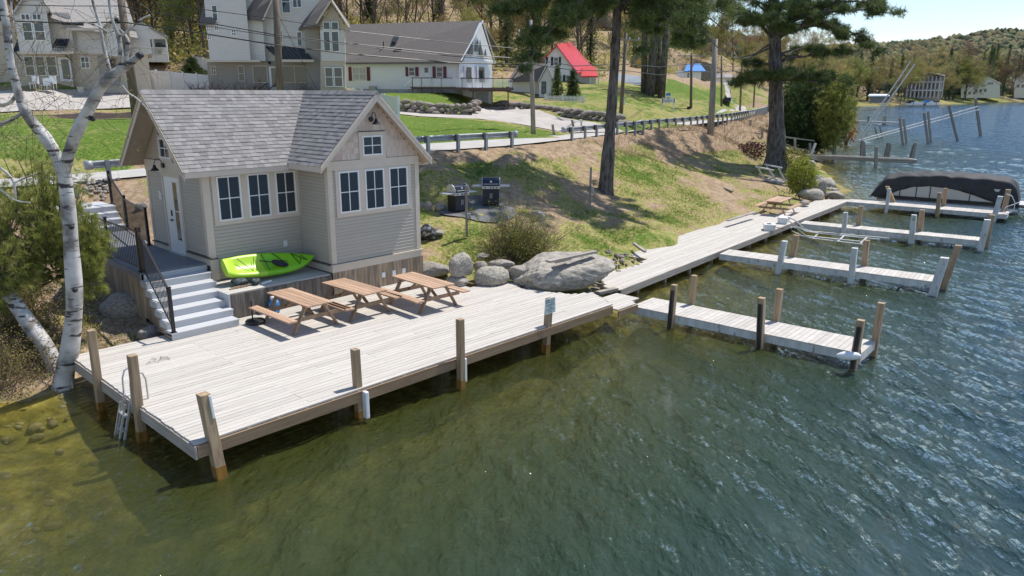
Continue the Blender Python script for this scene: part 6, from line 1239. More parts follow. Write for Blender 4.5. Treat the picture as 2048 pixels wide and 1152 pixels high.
tufts('grass', [tuple(P(*p)[:2]) for p in ((-.5, 6.9), (2, 6.5), (2.2, 8), (0, 8.6), (-1.5, 8.2))], 900, .10, .008, 6, 'grassblade', -5)
# ---------------------------------------------------------------- guard rails
def railpath():
    pts = []
    for a, c, z in zip(RR, RL, RZ): n_ = (a-c)/np.linalg.norm(a-c); q = a+n_*.35; pts.append([q[0], q[1], z])
    return np.array(pts)
RP = railpath(); rl_ = np.concatenate([[0], np.cumsum(np.linalg.norm(np.diff(RP[:, :2], axis=0), axis=1))])
def rat(s_): return np.array([np.interp(s_, rl_, RP[:, i]) for i in range(3)])
def snear(p): s_ = np.linspace(0, rl_[-1], 4000); q = np.array([rat(x) for x in s_]); return s_[np.argmin(((q[:, :2]-np.array(p)[:2])**2).sum(1))]
def guard(lab, s0, s1, cap0=True):
    t_ = thing('guard_rail', lab, 'guard rail', rat(s0), 'galvanised guard rails along the road', ab=False); n_ = int(round((s1-s0)/1.905)); st_ = (s1-s0)/n_
    pr = [(0, .46), (-.05, .49), (-.05, .54), (.0, .585), (.0, .62), (-.05, .66), (-.05, .71), (0, .75)]
    pm = None
    for k in range(n_+1):
        s_ = s0+k*st_; p = rat(s_); d = rat(s_+.1)-rat(s_-.1); d[2] = 0; d /= np.linalg.norm(d); nn = np.array([-d[1], d[0], 0]); far_ = p[1] > 95
        b_ = MB()
        for q0, q1, w0, w1 in ((-.07, -.06, -.075, .075), (.06, .07, -.075, .075), (-.06, .06, -.006, .006)) if not far_ else ((-.07, .07, -.075, .075),):
            V = [tuple(p+nn*a+d*c+[0, 0, z]) for z in (-.4, .76) for a, c in ((q0, w0), (q1, w0), (q1, w1), (q0, w1))]; b_.add(V, [(3, 2, 1, 0), (4, 5, 6, 7), (0, 1, 5, 4), (1, 2, 6, 5), (2, 3, 7, 6), (3, 0, 4, 7)])
        b_.build('post', M['galv'], t_)
        if not far_: V = [tuple(p+nn*a+d*c+[0, 0, z]) for z in (.42, .76) for a, c in ((.075, -.06), (.2, -.06), (.2, .06), (.075, .06))]; MB().add(V, [(3, 2, 1, 0), (4, 5, 6, 7), (0, 1, 5, 4), (1, 2, 6, 5), (2, 3, 7, 6), (3, 0, 4, 7)]).build('block', M['bark2'], t_)
    ss = np.arange(s0-.5, s1+.5, 1.9); ss = np.append(ss, s1+.5); V = []; Fc = []
    for i, s_ in enumerate(ss):
        p = rat(s_); d = rat(s_+.1)-rat(s_-.1); d[2] = 0; d /= np.linalg.norm(d); nn = np.array([-d[1], d[0], 0])
        for x, z in pr: V.append(tuple(p+nn*(.27+x)+[0, 0, z]))
    m_ = len(pr)
    for i in range(len(ss)-1):
        for j in range(m_-1): a = i*m_+j; Fc.append((a, a+1, a+m_+1, a+m_))
    MB().add(V, Fc).build('beam', M['galv'], t_, smooth=True)
    for s_, sg_ in ((s0-.5, -1), (s1+.5, 1)):
        p = rat(s_); d = rat(s_+.1)-rat(s_-.1); d[2] = 0; d /= np.linalg.norm(d); nn = np.array([-d[1], d[0], 0]); b_ = MB(); b_.tube([tuple(p+nn*.24+d*sg_*.12+[0, 0, .44]), tuple(p+nn*.24+d*sg_*.12+[0, 0, .77])], .16, 12); b_.build('end_terminal', M['galv'], t_, smooth=True)
    return t_
guard('guard rail running behind the cottage and ending in the lawn', snear(G(214, 358, 3.35)), snear((0.2, 40.9)))
guard('long guard rail curving away along the road behind the large pines', snear((3.54, 47.1)), snear((44, 131)))
# ---------------------------------------------------------------- poles and cables
def pole(lab, u0, v0, Y, u1, v1, r_, arms=(), mt='polewood', ext=0):
    b0 = F(u0, v0, Y); b0[2] = min(b0[2], h1(b0[0], b0[1])) if ext == 0 else ext; t1 = F(u1, v1, Y); t_ = thing('utility_pole', lab, 'utility pole', b0, 'wooden utility poles', ab=False)
    MB().tube([b0-[0, 0, .3], b0+(t1-b0)*.5, t1], [r_*1.15, r_, r_*.8], 12).build('shaft', M[mt], t_, smooth=True)
    for v, hw in arms: c = b0+(t1-b0)*((F(u1, v, Y)[2]-b0[2])/(t1[2]-b0[2])); MB().box(c[0]-hw, c[0]+hw, c[1]-.2, c[1]-.08, c[2]-.06, c[2]+.06).build('cross_arm', M['oldpost'], t_); [MB().tube([(c[0]+k*hw*.85, c[1]-.14, c[2]+.06), (c[0]+k*hw*.85, c[1]-.14, c[2]+.22)], .04, 8).build('insulator', M['white'], t_) for k in (-1, 0.3, 1)]
    return t_
pole('utility pole leaning left behind the forked birch', 273, 232, 45, 238, -30, .23); 
tp_ = pole('dark brown utility pole in front of the three storey house', 560, 205, 45, 549, -60, .20); tp_['label'] = 'dark brown utility pole in front of the three storey house'
pole('slim grey utility pole standing in the grass by the driveway mouth', 1067, 270, 51.6, 1061, 40, .145, ((66, .9),), 'oldpost'); pole('utility pole right of the lawn pine trunk with a cross arm', 1241, 240, 67, 1252, 66, .16, ((80, 1.3),))
pole('plain grey log pole without wires on the lake side of the road', 1420, 292, 65.2, 1431, 78, .26, (), 'oldpost'); pole('utility pole with a mailbox at its foot across the road', 1382, 222, 92, 1383, 106, .15, ((112, 1.7),)); pole('thin pole beside the dumpster across the road', 1443, 215, 112, 1443, 112, .14, ()); pole('far pole with a wide cross arm near the road bend', 1481, 209, 125, 1485, 112, .15, ((115, 1.5),)); pole('farthest small pole at the end of the road', 1508, 203, 150, 1511, 145, .15)
def cable(lab, pts, r_):
    P_ = [F(u, v, Y) for u, v, Y in pts]; Q = []
    for a, c in zip(P_[:-1], P_[1:]): n_ = 8; Q += [a*(1-k/n_)+c*(k/n_) for k in range(n_)]
    Q.append(P_[-1]); o = MB().tube([tuple(q) for q in Q], r_, 4, cap=False).build('overhead_cable', M['blackp'], None, at=P_[0]); return tag(o, lab, 'cable', 'overhead cables along the road')
cable('thickest overhead cable, sagging past the left pole with a black splice case', [(-200, 36, 44), (0, 41, 44), (120, 46, 44), (244, 44, 44), (400, 66, 44), (552, 90, 44.5), (700, 108, 46), (900, 125, 49), (1062, 130, 51.3)], .035)
cable('upper left cable from the picture edge to the left pole', [(-200, 4, 44.3), (0, 9, 44.3), (130, 12, 44.3), (242, 12, 44.3)], .022)
cable('second cable crossing the three storey house', [(242, 12, 44.3), (400, 43, 44.4), (552, 70, 44.5), (700, 87, 46), (900, 108, 49), (1062, 118, 51.3)], .026)
cable('third cable a little below the second one', [(244, 24, 44.6), (400, 50, 44.6), (552, 73, 44.7), (760, 97, 47), (900, 112, 49), (1062, 124, 51.3)], .018)
cable('top cable leaving the brown pole towards the white house', [(250, 2, 45), (400, 18, 45), (551, 38, 45), (700, 62, 46), (860, 80, 49), (1062, 100, 51.3)], .018)
cable('cable between the slim grey pole and the pole behind the lawn pine', [(1063, 118, 51.3), (1150, 132, 57), (1249, 128, 67), (1320, 134, 79), (1383, 128, 92), (1440, 134, 110), (1485, 132, 125)], .03)
cable('lower cable between the slim grey pole and the poles across the road', [(1063, 128, 51.3), (1150, 141, 57), (1249, 141, 67), (1320, 150, 79), (1383, 143, 92), (1440, 144, 110), (1485, 139, 125)], .03)
cable('thin guy wire running down right from the brown pole', [(551, 20, 44.8), (575, 65, 43.5), (635, 182, 41)], .016)
sp_ = thing('splice_case', 'black cylindrical splice case hung on the thick cable behind the birch', 'splice case', F(144, 47, 44), ab=False); MB().tube([tuple(F(124, 46.5, 43.95)), tuple(F(166, 48.5, 43.95))], .085, 10).build('case', M['blackp'], sp_)
M['spring2'] = leafmat('green_spring_leaves', (.42, .45, .10), (.18, .22, .06), .6, .4, .2, .03)
# ---------------------------------------------------------------- houses
def bx_(name, mt, par, u0, v0, u1, v1, Y, dep=.15, kind=None):
    um, vm = (u0+u1)/2, (v0+v1)/2; x0, x1 = F(u0, vm, Y)[0], F(u1, vm, Y)[0]; z1, z0 = F(um, v0, Y)[2], F(um, v1, Y)[2]
    if dep > .9: kx = (x1 if x1 < 0 else (x0 if x0 > 0 else 0))/Y*dep; return MB().prism([(x0, Y, z0), (x0, Y, z1), (x1, Y, z1), (x1, Y, z0)][::-1], (kx, dep, 0)).build(name, M[mt], par)
    return MB().box(x0, x1, Y, Y+dep, z0, z1).build(name, M[mt], par)
def win_(par, u0, v0, u1, v1, Y, nx=1, nz=2, fm='white', gl='glass', fr=.07, name='window'):
    um, vm = (u0+u1)/2, (v0+v1)/2; x0, x1 = F(u0, vm, Y)[0], F(u1, vm, Y)[0]; z1, z0 = F(um, v0, Y)[2], F(um, v1, Y)[2]; b_ = MB()
    b_.box(x0, x1, Y-.07, Y, z0, z0+fr).box(x0, x1, Y-.07, Y, z1-fr, z1).box(x0, x0+fr, Y-.07, Y, z0+fr, z1-fr).box(x1-fr, x1, Y-.07, Y, z0+fr, z1-fr)
    gx0, gx1, gz0, gz1 = x0+fr, x1-fr, z0+fr, z1-fr
    for i in range(1, nx): x = gx0+(gx1-gx0)*i/nx; b_.box(x-.03, x+.03, Y-.06, Y, gz0, gz1)
    for i in range(1, nz): z = gz0+(gz1-gz0)*i/nz; b_.box(gx0, gx1, Y-.055, Y, z-.025, z+.025)
    o = b_.build(name, M[fm], par)
    for i in range(nx): MB().box(gx0+(gx1-gx0)*i/nx, gx0+(gx1-gx0)*(i+1)/nx, Y-.03, Y-.002, gz0, gz1).build('pane', M[gl], o)
    return o
def slabp(name, mt, par, pts, th=.16):
    return MB().prism([tuple(F(u, v, Y)) for u, v, Y in pts][::-1], (0, 0, -th)).build(name, M[mt], par)
def polyw(name, mt, par, pts, dep=.15):      # a wall of any outline
    q = [F(u, v, Y) for u, v, Y in pts]; xm = [p[0] for p in q]; kx = (max(xm) if max(xm) < 0 else (min(xm) if min(xm) > 0 else 0))/q[0][1]*dep if dep > .9 else 0
    return MB().prism([tuple(p) for p in q][::-1], (kx, dep, 0)).build(name, M[mt], par)
def side(name, mt, par, u0, va0, vb0, Y0, u1, Y1, zt=None):
    """wall running away in depth between two vertical edges"""
    a = F(u0, va0, Y0); b_ = F(u0, vb0, Y0); c = F(u1, va0, Y1); return MB().prism([tuple(b_), (c[0], c[1], b_[2]), (c[0], c[1], a[2]), tuple(a)], (.1, .05, 0)).build(name, M[mt], par)
# house on the left
h = thing('tan_house', 'two storey tan and pale house with dark metal awnings behind the birch', 'house', F(124, 184, 62), ab=False)
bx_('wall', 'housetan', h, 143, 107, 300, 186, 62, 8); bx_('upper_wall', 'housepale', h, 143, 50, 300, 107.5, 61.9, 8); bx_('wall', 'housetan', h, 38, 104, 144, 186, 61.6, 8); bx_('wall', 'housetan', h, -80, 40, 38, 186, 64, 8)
bx_('upper_wall', 'housepale', h, 96, 25, 144, 104, 61.5, 6); bx_('bay', 'housepale', h, 33, 20, 99, 104, 59.6, 3.2)
polyw('bay_gable', 'housepale', h, [(33, 22, 59.59), (99, 22, 59.59), (64, -28, 59.59)], 3); slabp('roof', 'tanroof', h, [(28, 26, 59.3), (63, -33, 59.3), (63, -33, 66), (28, 20, 66)]); slabp('roof', 'tanroof', h, [(63, -33, 59.3), (104, 26, 59.3), (104, 20, 66), (63, -33, 66)])
slabp('roof', 'tanroof', h, [(92, 28, 61), (136, 56, 60.9), (215, 66, 60.9), (276, 76, 60.9), (262, 30, 64), (238, -40, 68), (60, -50, 68)]); bx_('eave', 'trim', h, 134, 56, 216, 61, 60.8, .1)
for k, pts in enumerate(([(113, 78, 61.3), (139, 78, 61.3), (128, 104, 59.9), (99, 103, 59.9)], [(36, 78, 61.3), (44, 78, 61.3), (46, 104, 59.9), (26, 103, 59.9)])):
    s_ = slabp('awning', 'metalroof', h, pts, .08)
    for t in np.linspace(.05, .95, 6): a = F(*pts[0])*(1-t)+F(*pts[1])*t; c = F(*pts[3])*(1-t)+F(*pts[2])*t; MB().beam(a+[0, 0, .03], c+[0, 0, .03], .04, .06).build('seam', M['metalroof'], s_)
MB().beam(F(127, 104, 60), F(143, 122, 61.5), .06, .06).build('awning_brace', M['black'], h); MB().beam(F(31, 104, 60), F(44, 122, 61.5), .06, .06).build('awning_brace', M['black'], h)
for a in ((42, 27, 61, 41, 59.6, 2, 1), (65, 27, 84, 41, 59.6, 2, 1), (46, 44, 67, 82, 59.6, 1, 2), (69, 44, 91, 82, 59.6, 1, 2), (50, 112, 70, 152, 61.6, 1, 2), (72, 112, 92, 152, 61.6, 1, 2), (94, 112, 115, 152, 61.6, 1, 2), (162, 113, 180, 137, 62, 2, 2)): win_(h, *a)
d_ = bx_('door', 'white', h, 118, 115, 142, 163, 61.5, .1); bx_('pane', 'glass', d_, 124, 119, 138, 158, 61.45, .04); bx_('belt_trim', 'trim', h, 34, 103, 145, 108, 59.55, .1)
bx_('bay', 'housepale', h, 214, 47, 249, 112, 60.3, 1.6); win_(h, 224, 53, 234, 66, 60.3, 2, 2); slabp('roof', 'tanroof', h, [(207, 52, 60), (232, 32, 60), (232, 30, 64), (207, 50, 64)]); slabp('roof', 'tanroof', h, [(232, 32, 60), (256, 56, 60), (256, 54, 64), (232, 30, 64)])
bx_('entry_recess', 'housegrey', h, 198, 112, 236, 170, 61.85, .1); bx_('entry_door', 'blackp', h, 221, 118, 230, 152, 61.7, .1)
MB().lathe(F(163, 185, 59.5), [(.2, 0), (.28, .4), (.3, .42)], 12).build('planter', M['conc'], thing('planter_pot', 'round stone planter at the corner of the tan house', 'planter', F(163, 185, 59.5), ab=False))
for k, (u, v) in enumerate(((70, 172), (92, 176), (105, 172))):
    c = F(u, v+6, 58.5); t_ = thing('patio_chair', ['white patio chair left of the patio table', 'white patio chair in front of the door', 'white patio chair nearest the corner post'][k], 'chair', c, 'white chairs on the patio', ab=False)
    MB().box(c[0]-.25, c[0]+.25, c[1]-.25, c[1]+.25, c[2]+.4, c[2]+.45).build('seat', M['white'], t_); MB().box(c[0]-.25, c[0]+.25, c[1]+.2, c[1]+.25, c[2]+.45, c[2]+.95).build('backrest', M['white'], t_)
    for x in (-.22, .2):
        for y in (-.22, .2): MB().box(c[0]+x, c[0]+x+.03, c[1]+y, c[1]+y+.03, c[2], c[2]+.4).build('leg', M['white'], t_)
# screened porch house
h = thing('porch_house', 'small pale house with a screened porch on the slope behind the tan house', 'house', F(300, 125, 80), ab=False)
bx_('wall', 'housewhite', h, 240, 70, 336, 122, 82, 6); bx_('porch_floor', 'white', h, 282, 108, 336, 124, 79.5, 2.5); polyw('gable', 'housewhite', h, [(262, 78, 79.3), (334, 78, 79.3), (330, 74, 79.3), (284, 48, 79.3), (262, 55, 79.3)], .2)
slabp('roof', 'tanroof', h, [(285, 46, 79), (336, 75, 79), (336, 73, 86), (285, 44, 86)]); slabp('roof', 'tanroof', h, [(240, 62, 79), (285, 46, 79), (285, 44, 86), (240, 58, 86)])
for u0, u1 in ((283, 306), (308, 333)): w_ = win_(h, u0, 77, u1, 96, 79.5, 1, 1); 
for k in range(24): u = 283+k*2.2; bx_('baluster', 'white', h, u, 96, u+.9, 109, 79.5, .05)
for u in (281, 306, 333): bx_('post', 'white', h, u, 76, u+2, 124, 79.4, .1)
# three storey house
h = thing('three_storey_house', 'tall three storey beige house with a seamed metal awning behind the brown pole', 'house', F(550, 190, 66), ab=False)
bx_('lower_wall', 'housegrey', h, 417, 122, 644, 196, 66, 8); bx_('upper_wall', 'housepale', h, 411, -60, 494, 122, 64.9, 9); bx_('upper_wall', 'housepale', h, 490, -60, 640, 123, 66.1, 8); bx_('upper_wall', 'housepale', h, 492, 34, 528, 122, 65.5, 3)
bx_('overhang_trim', 'trim', h, 411, 120, 520, 124, 64.85, .1)
for a in ((424, 10, 436, 42, 64.9, 1, 2), (413.5, 50, 421.5, 63, 64.9, 2, 2), (429, 49, 438, 62, 64.9, 2, 2), (463, 58, 473, 72, 64.9, 2, 2), (415, 69, 424, 80, 64.9, 2, 2), (422, 132, 433, 150, 66, 2, 2), (477, 131, 490, 163, 66, 1, 2), (563, -20, 581, 27, 66.1, 1, 2), (585, -2, 604, 16, 66.1, 2, 1), (558, 60, 566, 86, 66.1, 1, 2), (594, 63, 605, 93, 66.1, 1, 2), (506, 131, 536, 166, 66, 1, 1), (562, 131, 617, 166, 66, 2, 1)): win_(h, *a, fm='trim' if a[1] > 120 else 'white')
d_ = bx_('door', 'white', h, 539, 133, 555, 180, 65.9, .1); bx_('pane', 'glass', d_, 543, 136, 551, 174, 65.85, .05); MB().tube([F(538, 127, 65.6), F(541, 123, 65.7)], [.16, .05], 8).build('wall_lamp', M['black'], h)
polyw('wing_wall', 'housetan', h, [(641, 190, 63.5), (690, 192, 63.5), (690, 52, 63.5), (663, 8, 63.5), (641, 45, 63.5)], 8); bx_('wing_upper', 'housepale', h, 641.5, 60, 690, 122, 63.42, .1)
bx_('wing_side', 'housegrey', h, 612, 50, 642, 192, 65.2, 5)
slabp('roof', 'darkroof', h, [(580, 62, 67.6), (634, 47, 63.1), (663, 2, 63.1), (622, -6, 69.5)]); slabp('roof', 'darkroof', h, [(663, 2, 63.1), (698, 54, 63.1), (700, 48, 69), (664, -2, 69)]); slabp('roof', 'darkroof', h, [(487, 35, 65.4), (528, 39, 64.6), (548, -5, 64.6), (520, -25, 66.6)]); slabp('roof', 'darkroof', h, [(398, 47, 64.6), (430, 45, 64.6), (440, -10, 66), (412, -10, 66)])
for pts in ([(663, 1, 63.0), (633, 47, 63.0)], [(663, 1, 63.0), (698, 55, 63.0)], [(548, -6, 64.5), (527, 40, 64.5)]): MB().beam(F(*pts[0]), F(*pts[1]), .1, .32, up=(0, 1, 0)).build('rake_board', M['trim'], h)
for a in ((646, 43, 661, 60, 63.42, 1, 1), (662.5, 43, 678, 61, 63.42, 1, 1), (646.5, 62, 661.5, 103, 63.42, 1, 1), (663, 62, 679, 104, 63.42, 1, 1), (650, 134, 667, 174, 63.4, 1, 2), (668, 134, 686, 174, 63.4, 1, 2)): win_(h, *a)
aw = [(530, 91, 66.2), (604, 94, 66.2), (628, 121, 64.2), (560, 119, 64.2)]; s_ = slabp('awning', 'metalroof', h, aw, .12)
for t in np.linspace(.03, .97, 9): a = F(*aw[0])*(1-t)+F(*aw[1])*t; c = F(*aw[3])*(1-t)+F(*aw[2])*t; MB().beam(a+[0, 0, .03], c+[0, 0, .03], .04, .07).build('seam', M['metalroof'], s_)
bx_('awning_fascia', 'trim', h, 556, 119, 628, 124, 64.15, .1)
st_ = thing('entry_railing', 'black iron railing on the steps of the three storey house', 'railing', F(535, 185, 64), ab=False)
for (u0, v0, u1, v1) in ((517, 178, 535, 166), (536, 180, 553, 166)): MB().beam(F(u0, v0, 64.2), F(u1, v1, 65.5), .05, .05).build('handrail', M['black'], st_); [MB().beam(F(u0+(u1-u0)*t, v0+(v1-v0)*t, 64.2+1.3*t), F(u0+(u1-u0)*t, v0+(v1-v0)*t+14, 64.2+1.3*t), .03, .03).build('baluster', M['black'], st_) for t in (0, .2, .4, .6, .8, 1)]
# white vinyl fences
def vfence(lab, p0, p1, n_, zt0=None, hgt_=1.9):
    a, c = F(*p0), F(*p1); t_ = thing('vinyl_fence', lab, 'fence', a, 'white vinyl fences', ab=False)
    for k in range(n_): q, r_ = a+(c-a)*(k+.03)/n_, a+(c-a)*(k+.97)/n_; MB().prism([tuple(q-[0, 0, hgt_]), tuple(r_-[0, 0, hgt_]), tuple(r_), tuple(q)], (0, .06, 0)).build('panel', M['vinyl'], t_)
    for k in range(n_+1): q = a+(c-a)*k/n_; MB().box(q[0]-.07, q[0]+.07, q[1]-.05, q[1]+.09, q[2]-hgt_-.1, q[2]+.1).build('post', M['vinyl'], t_)
vfence('tall white vinyl fence between the tan house and the three storey house', (283, 139, 66.5), (419, 150, 67.5), 5, hgt_=1.75); vfence('short white fence segment higher up behind the first one', (386, 112, 82), (425, 121, 80), 2, hgt_=2.0); vfence('white fence showing right of the cottage gable', (690, 175, 70), (796, 195, 47), 5, hgt_=1.75)
# white house with the A shaped gable
h = thing('white_house', 'long white house with a brown roof and a glazed pointed gable', 'house', F(850, 187, 78), ab=False)
bx_('wall', 'housewhite', h, 688, 120, 918, 179, 78, 7); bx_('foundation', 'galv', h, 688, 178, 918, 192, 77.95, 7)
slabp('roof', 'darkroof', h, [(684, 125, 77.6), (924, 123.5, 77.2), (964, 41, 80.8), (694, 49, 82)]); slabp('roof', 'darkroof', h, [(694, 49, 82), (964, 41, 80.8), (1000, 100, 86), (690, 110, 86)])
MB().prism([tuple(F(918, 181, 77.7)), tuple(F(984, 181, 81.5)), tuple(F(984, 122, 81.5)), tuple(F(918, 122, 77.7))], (-.3, .3, 0)).build('gable_wall', M['housewhite'], h)
gp_ = [F(918, 123, 77.6), F(987, 126, 81.8), F(962, 45, 80.4)]; MB().prism([tuple(q) for q in gp_], (-.3, .35, 0)).build('gable', M['housewhite'], h)
for a, c in ((0, 2), (1, 2)): MB().beam(gp_[a]+[.2, -.3, 0], gp_[c]+[.2, -.3, .1], .12, .34, up=(0, 1, 0)).build('rake_board', M['white'], h)
def onw(u, v):  # on the gable wall
    a, c = F(918, 150, 77.7), F(984, 150, 81.5); d = ray(u, v); n_ = np.array([c[1]-a[1], -(c[0]-a[0]), 0]); t = ((a-[0, 0, CH])@n_)/(d@n_); return d*t+[0, 0, CH]+np.array([.09, -.1, 0])
def wpoly(name, mt, par, pts, o=0.): return MB().prism([tuple(onw(u, v)+np.array([.05, -.06, 0])*o) for u, v in pts], (-.04, .05, 0)).build(name, M[mt], par)
for pts in ([(948, 103), (954, 103), (954, 78), (950, 90)], [(936, 108), (943, 110), (943, 84), (938, 100)][:0] or [(934, 110), (944, 111), (944, 84)], [(946, 111), (950, 112), (950, 80)][:0] or [(957, 112), (965, 113), (958, 80)][:3], [(966, 113), (972, 114), (969, 98)][:3]): wpoly('gable_window', 'glass', h, pts, .5)
for u0, u1 in ((928, 945), (953, 971)): fr_ = wpoly('sliding_door', 'white', h, [(u0-1, 166), (u1+1, 168), (u1+1, 133), (u0-1, 132)], .4); wpoly('pane', 'glass', fr_, [(u0+3, 164), (u1-5, 165), (u1-5, 135), (u0+3, 134)], 1.6)
for s0, s1, w0, w1, v0, v1 in ((697, 740, 704, 733, 134, 161), (811, 837, 817, 830, 134, 152), (865, 893, 872, 886, 133, 155)):
    win_(h, w0, v0, w1, v1, 78, 2 if w0 < 710 else 1, 2, gl='curtain' if w0 < 710 else 'glass'); bx_('shutter', 'shutred', h, s0, v0, w0-.6, v1+.5, 77.93, .06); bx_('shutter', 'shutred', h, w1+.6, v0, s1, v1+.5, 77.93, .06)
d_ = bx_('door', 'white', h, 846, 132, 860, 172, 77.9, .1); bx_('pane', 'glass', d_, 849, 135, 856, 145, 77.87, .03)
sk = MB().prism([tuple(F(*q)+[0, -.05, .12]) for q in ((783, 88, 79.0), (791, 89, 79.0), (798, 73, 79.9), (788, 72, 79.9))], (0, 0, -.25)).build('skylight', M['blackp'], h); MB().prism([tuple(F(*q)+[0, -.1, .14]) for q in ((784.5, 86, 79.05), (790.5, 87, 79.05), (796, 74.5, 79.85), (789, 73.5, 79.85))], (0, 0, -.03)).build('pane', M['glass'], sk)
MB().beam(F(767, 98, 78.8), F(767, 83, 78.8), .1, .1).build('vent_pipe', M['blackp'], h); bx_('roof_vent', 'blackp', h, 788, 98, 803, 103, 78.4, .4)
bx_('garage_wall', 'housewhite', h, 926, 180, 984, 222, 77.5, 3); g_ = bx_('garage_door', 'galv', h, 952, 184, 977, 219, 77.4, .1)
dk = thing('house_deck', 'brown raised deck with spindles in front of the white house', 'deck', F(930, 220, 75), ab=False)
bx_('deck_floor', 'browndeck', dk, 823, 173, 912, 178, 74.5, 3); bx_('deck_floor', 'browndeck', dk, 905, 175, 1027, 180, 73.5, 5); bx_('beam', 'browndeck', dk, 938, 179, 1022, 183, 73.8, .3)
for u in (824, 843, 863, 882, 923, 943, 964, 985, 1005, 1024): bx_('post', 'browndeck', dk, u, 155, u+1.6, 178 if u > 905 else 190, 73.45 if u > 905 else 74.45, .12)
for u, v in ((945, 222), (983, 221), (1015, 219)): bx_('support_post', 'browndeck', dk, u, 180, u+2.4, v, 73.9, .2)
for u in np.arange(826, 1024, 2.6): bx_('spindle', 'white', dk, u, 158, u+1.1, 174, 74.4 if u < 905 else 73.4, .04)
bx_('hand_rail', 'browndeck', dk, 823, 155, 905, 156.6, 74.4, .12); bx_('hand_rail', 'browndeck', dk, 921, 156, 1027, 157.6, 73.4, .12)
MB().beam(F(824, 158, 74.4), F(809, 172, 74.2), .08, .08).build('stair_rail', M['white'], dk); [MB().beam(F(811+i*3, 187-i*4, 74), F(818+i*3, 187-i*4, 74), .3, .06).build('stair_tread', M['browndeck'], dk) for i in range(4)]
bx_('condenser', 'galv', thing('air_conditioner', 'grey air conditioner unit against the white house wall', 'air conditioner', F(745, 187, 77), ab=False), 738, 172, 751, 184, 77, .8)
# stone walls
def stonewall(lab, pts, n_rows, step, rh, seed):
    q = random.Random(seed); P_ = [F(*p) for p in pts]; L_ = np.concatenate([[0], np.cumsum([np.linalg.norm((b_-a)[:2]) for a, b_ in zip(P_[:-1], P_[1:])])]); t_ = thing('stone_wall', lab, 'stone wall', P_[0], 'fieldstone retaining walls', ab=False); X = np.array(P_)
    n_ = 0
    for r_ in range(n_rows):
        s_ = q.uniform(0, step)
        while s_ < L_[-1] and n_ < 295:
            w = step*q.uniform(.6, 1.5); c = np.array([np.interp(s_+w/2, L_, X[:, i]) for i in range(3)]); o = bpy.data.objects.new('stone', STM[q.randrange(4)]); COL.objects.link(o); o.parent = t_; o.location = c+[0, q.uniform(-.1, .12)+r_*.12, rh*(r_+.4)]-off(t_); o.scale = (w*.56, .35, rh*q.uniform(.55, .75)); o.rotation_euler = (q.uniform(-.2, .2), q.uniform(-.2, .2), q.uniform(-.4, .4)); s_ += w*.93; n_ += 1
STM = [rock_mesh(40+i, 2, .3, .7, 'redrocks') for i in range(4)]
stonewall('fieldstone wall curving below the white house lawn', [(794, 222, 61.6), (830, 228, 61.2), (880, 233, 60.8), (925, 234, 60.8), (946, 232, 61), (952, 226, 63)], 3, .72, .34, 3)
stonewall('fieldstone wall along the far side of the driveway', [(985, 219, 76), (1040, 221, 73), (1090, 228, 69), (1150, 237, 65), (1215, 245, 61), (1245, 250, 59)], 2, .8, .40, 4)
# small white house, red roofed house
h = thing('white_cottage', 'small white gabled cottage left of the red roofed house', 'house', F(1080, 200, 84), ab=False)
polyw('gable_wall', 'housewhite', h, [(1078, 201, 84), (1106, 201, 84), (1106, 162, 84), (1094, 131, 84), (1078, 160, 84)], 4); bx_('wall', 'housewhite', h, 1018, 158, 1079, 201, 86, 4); slabp('roof', 'darkroof', h, [(1016, 162, 85.6), (1079, 160, 83.8), (1096, 128, 84), (1040, 122, 90)]); slabp('roof', 'darkroof', h, [(1094, 128, 83.7), (1110, 165, 83.7), (1112, 160, 90), (1096, 125, 90)]); win_(h, 1083, 163, 1092, 188, 84, 1, 2, fm='blackp')
for a, c in (((1094, 129), (1077, 162)), ((1094, 129), (1109, 166))): MB().beam(F(*a, 83.6), F(*c, 83.6), .08, .3, up=(0, 1, 0)).build('rake_board', M['white'], h)
h = thing('red_roofed_house', 'white house with a bright red metal roof and black shutters', 'house', F(1150, 170, 100), ab=False)
polyw('gable_wall', 'housewhite', h, [(1062, 176, 100), (1152, 178, 100), (1152, 144, 100), (1114, 92, 100), (1064, 142, 100)], 6); slabp('red_roof', 'red', h, [(1112, 88, 99.5), (1155, 145, 99.5), (1192, 141, 108), (1142, 84, 110)]); slabp('red_roof', 'red', h, [(1060, 146, 99.5), (1114, 88, 99.5), (1140, 84, 110), (1090, 140, 110)])
bx_('side_wall', 'housewhite', h, 1152, 145, 1192, 178, 101, 5); slabp('porch_roof', 'red', h, [(1162, 152, 99), (1196, 152, 99), (1190, 133, 103), (1166, 133, 103)]); bx_('porch_post', 'white', h, 1196, 152, 1198, 178, 99, .2); bx_('porch_post', 'white', h, 1180, 152, 1182, 178, 99, .2)
for u0, u1, v0, v1 in ((1107, 1117, 114, 131), (1081, 1091, 114, 131), (1131, 1141, 150, 168)): win_(h, u0, v0, u1, v1, 100, 1, 2, fr=.08); bx_('shutter', 'black', h, u0-5, v0, u0-.5, v1, 99.93, .05); bx_('shutter', 'black', h, u1+.5, v0, u1+5, v1, 99.93, .05)
pf = thing('picket_fence', 'white picket fence in front of the small white cottage', 'fence', F(1130, 210, 79), ab=False)
a, c = F(1091, 191, 79.5), F(1168, 192, 77.5)
for k in range(30): q = a+(c-a)*k/29; MB().box(q[0]-.04, q[0]+.04, q[1]-.02, q[1]+.02, q[2]-.95, q[2]).build('picket', M['white'], pf)
for dz in (-.2, -.8): MB().beam(a+[0, .04, dz], c+[0, .04, dz], .05, .08).build('rail', M['white'], pf)
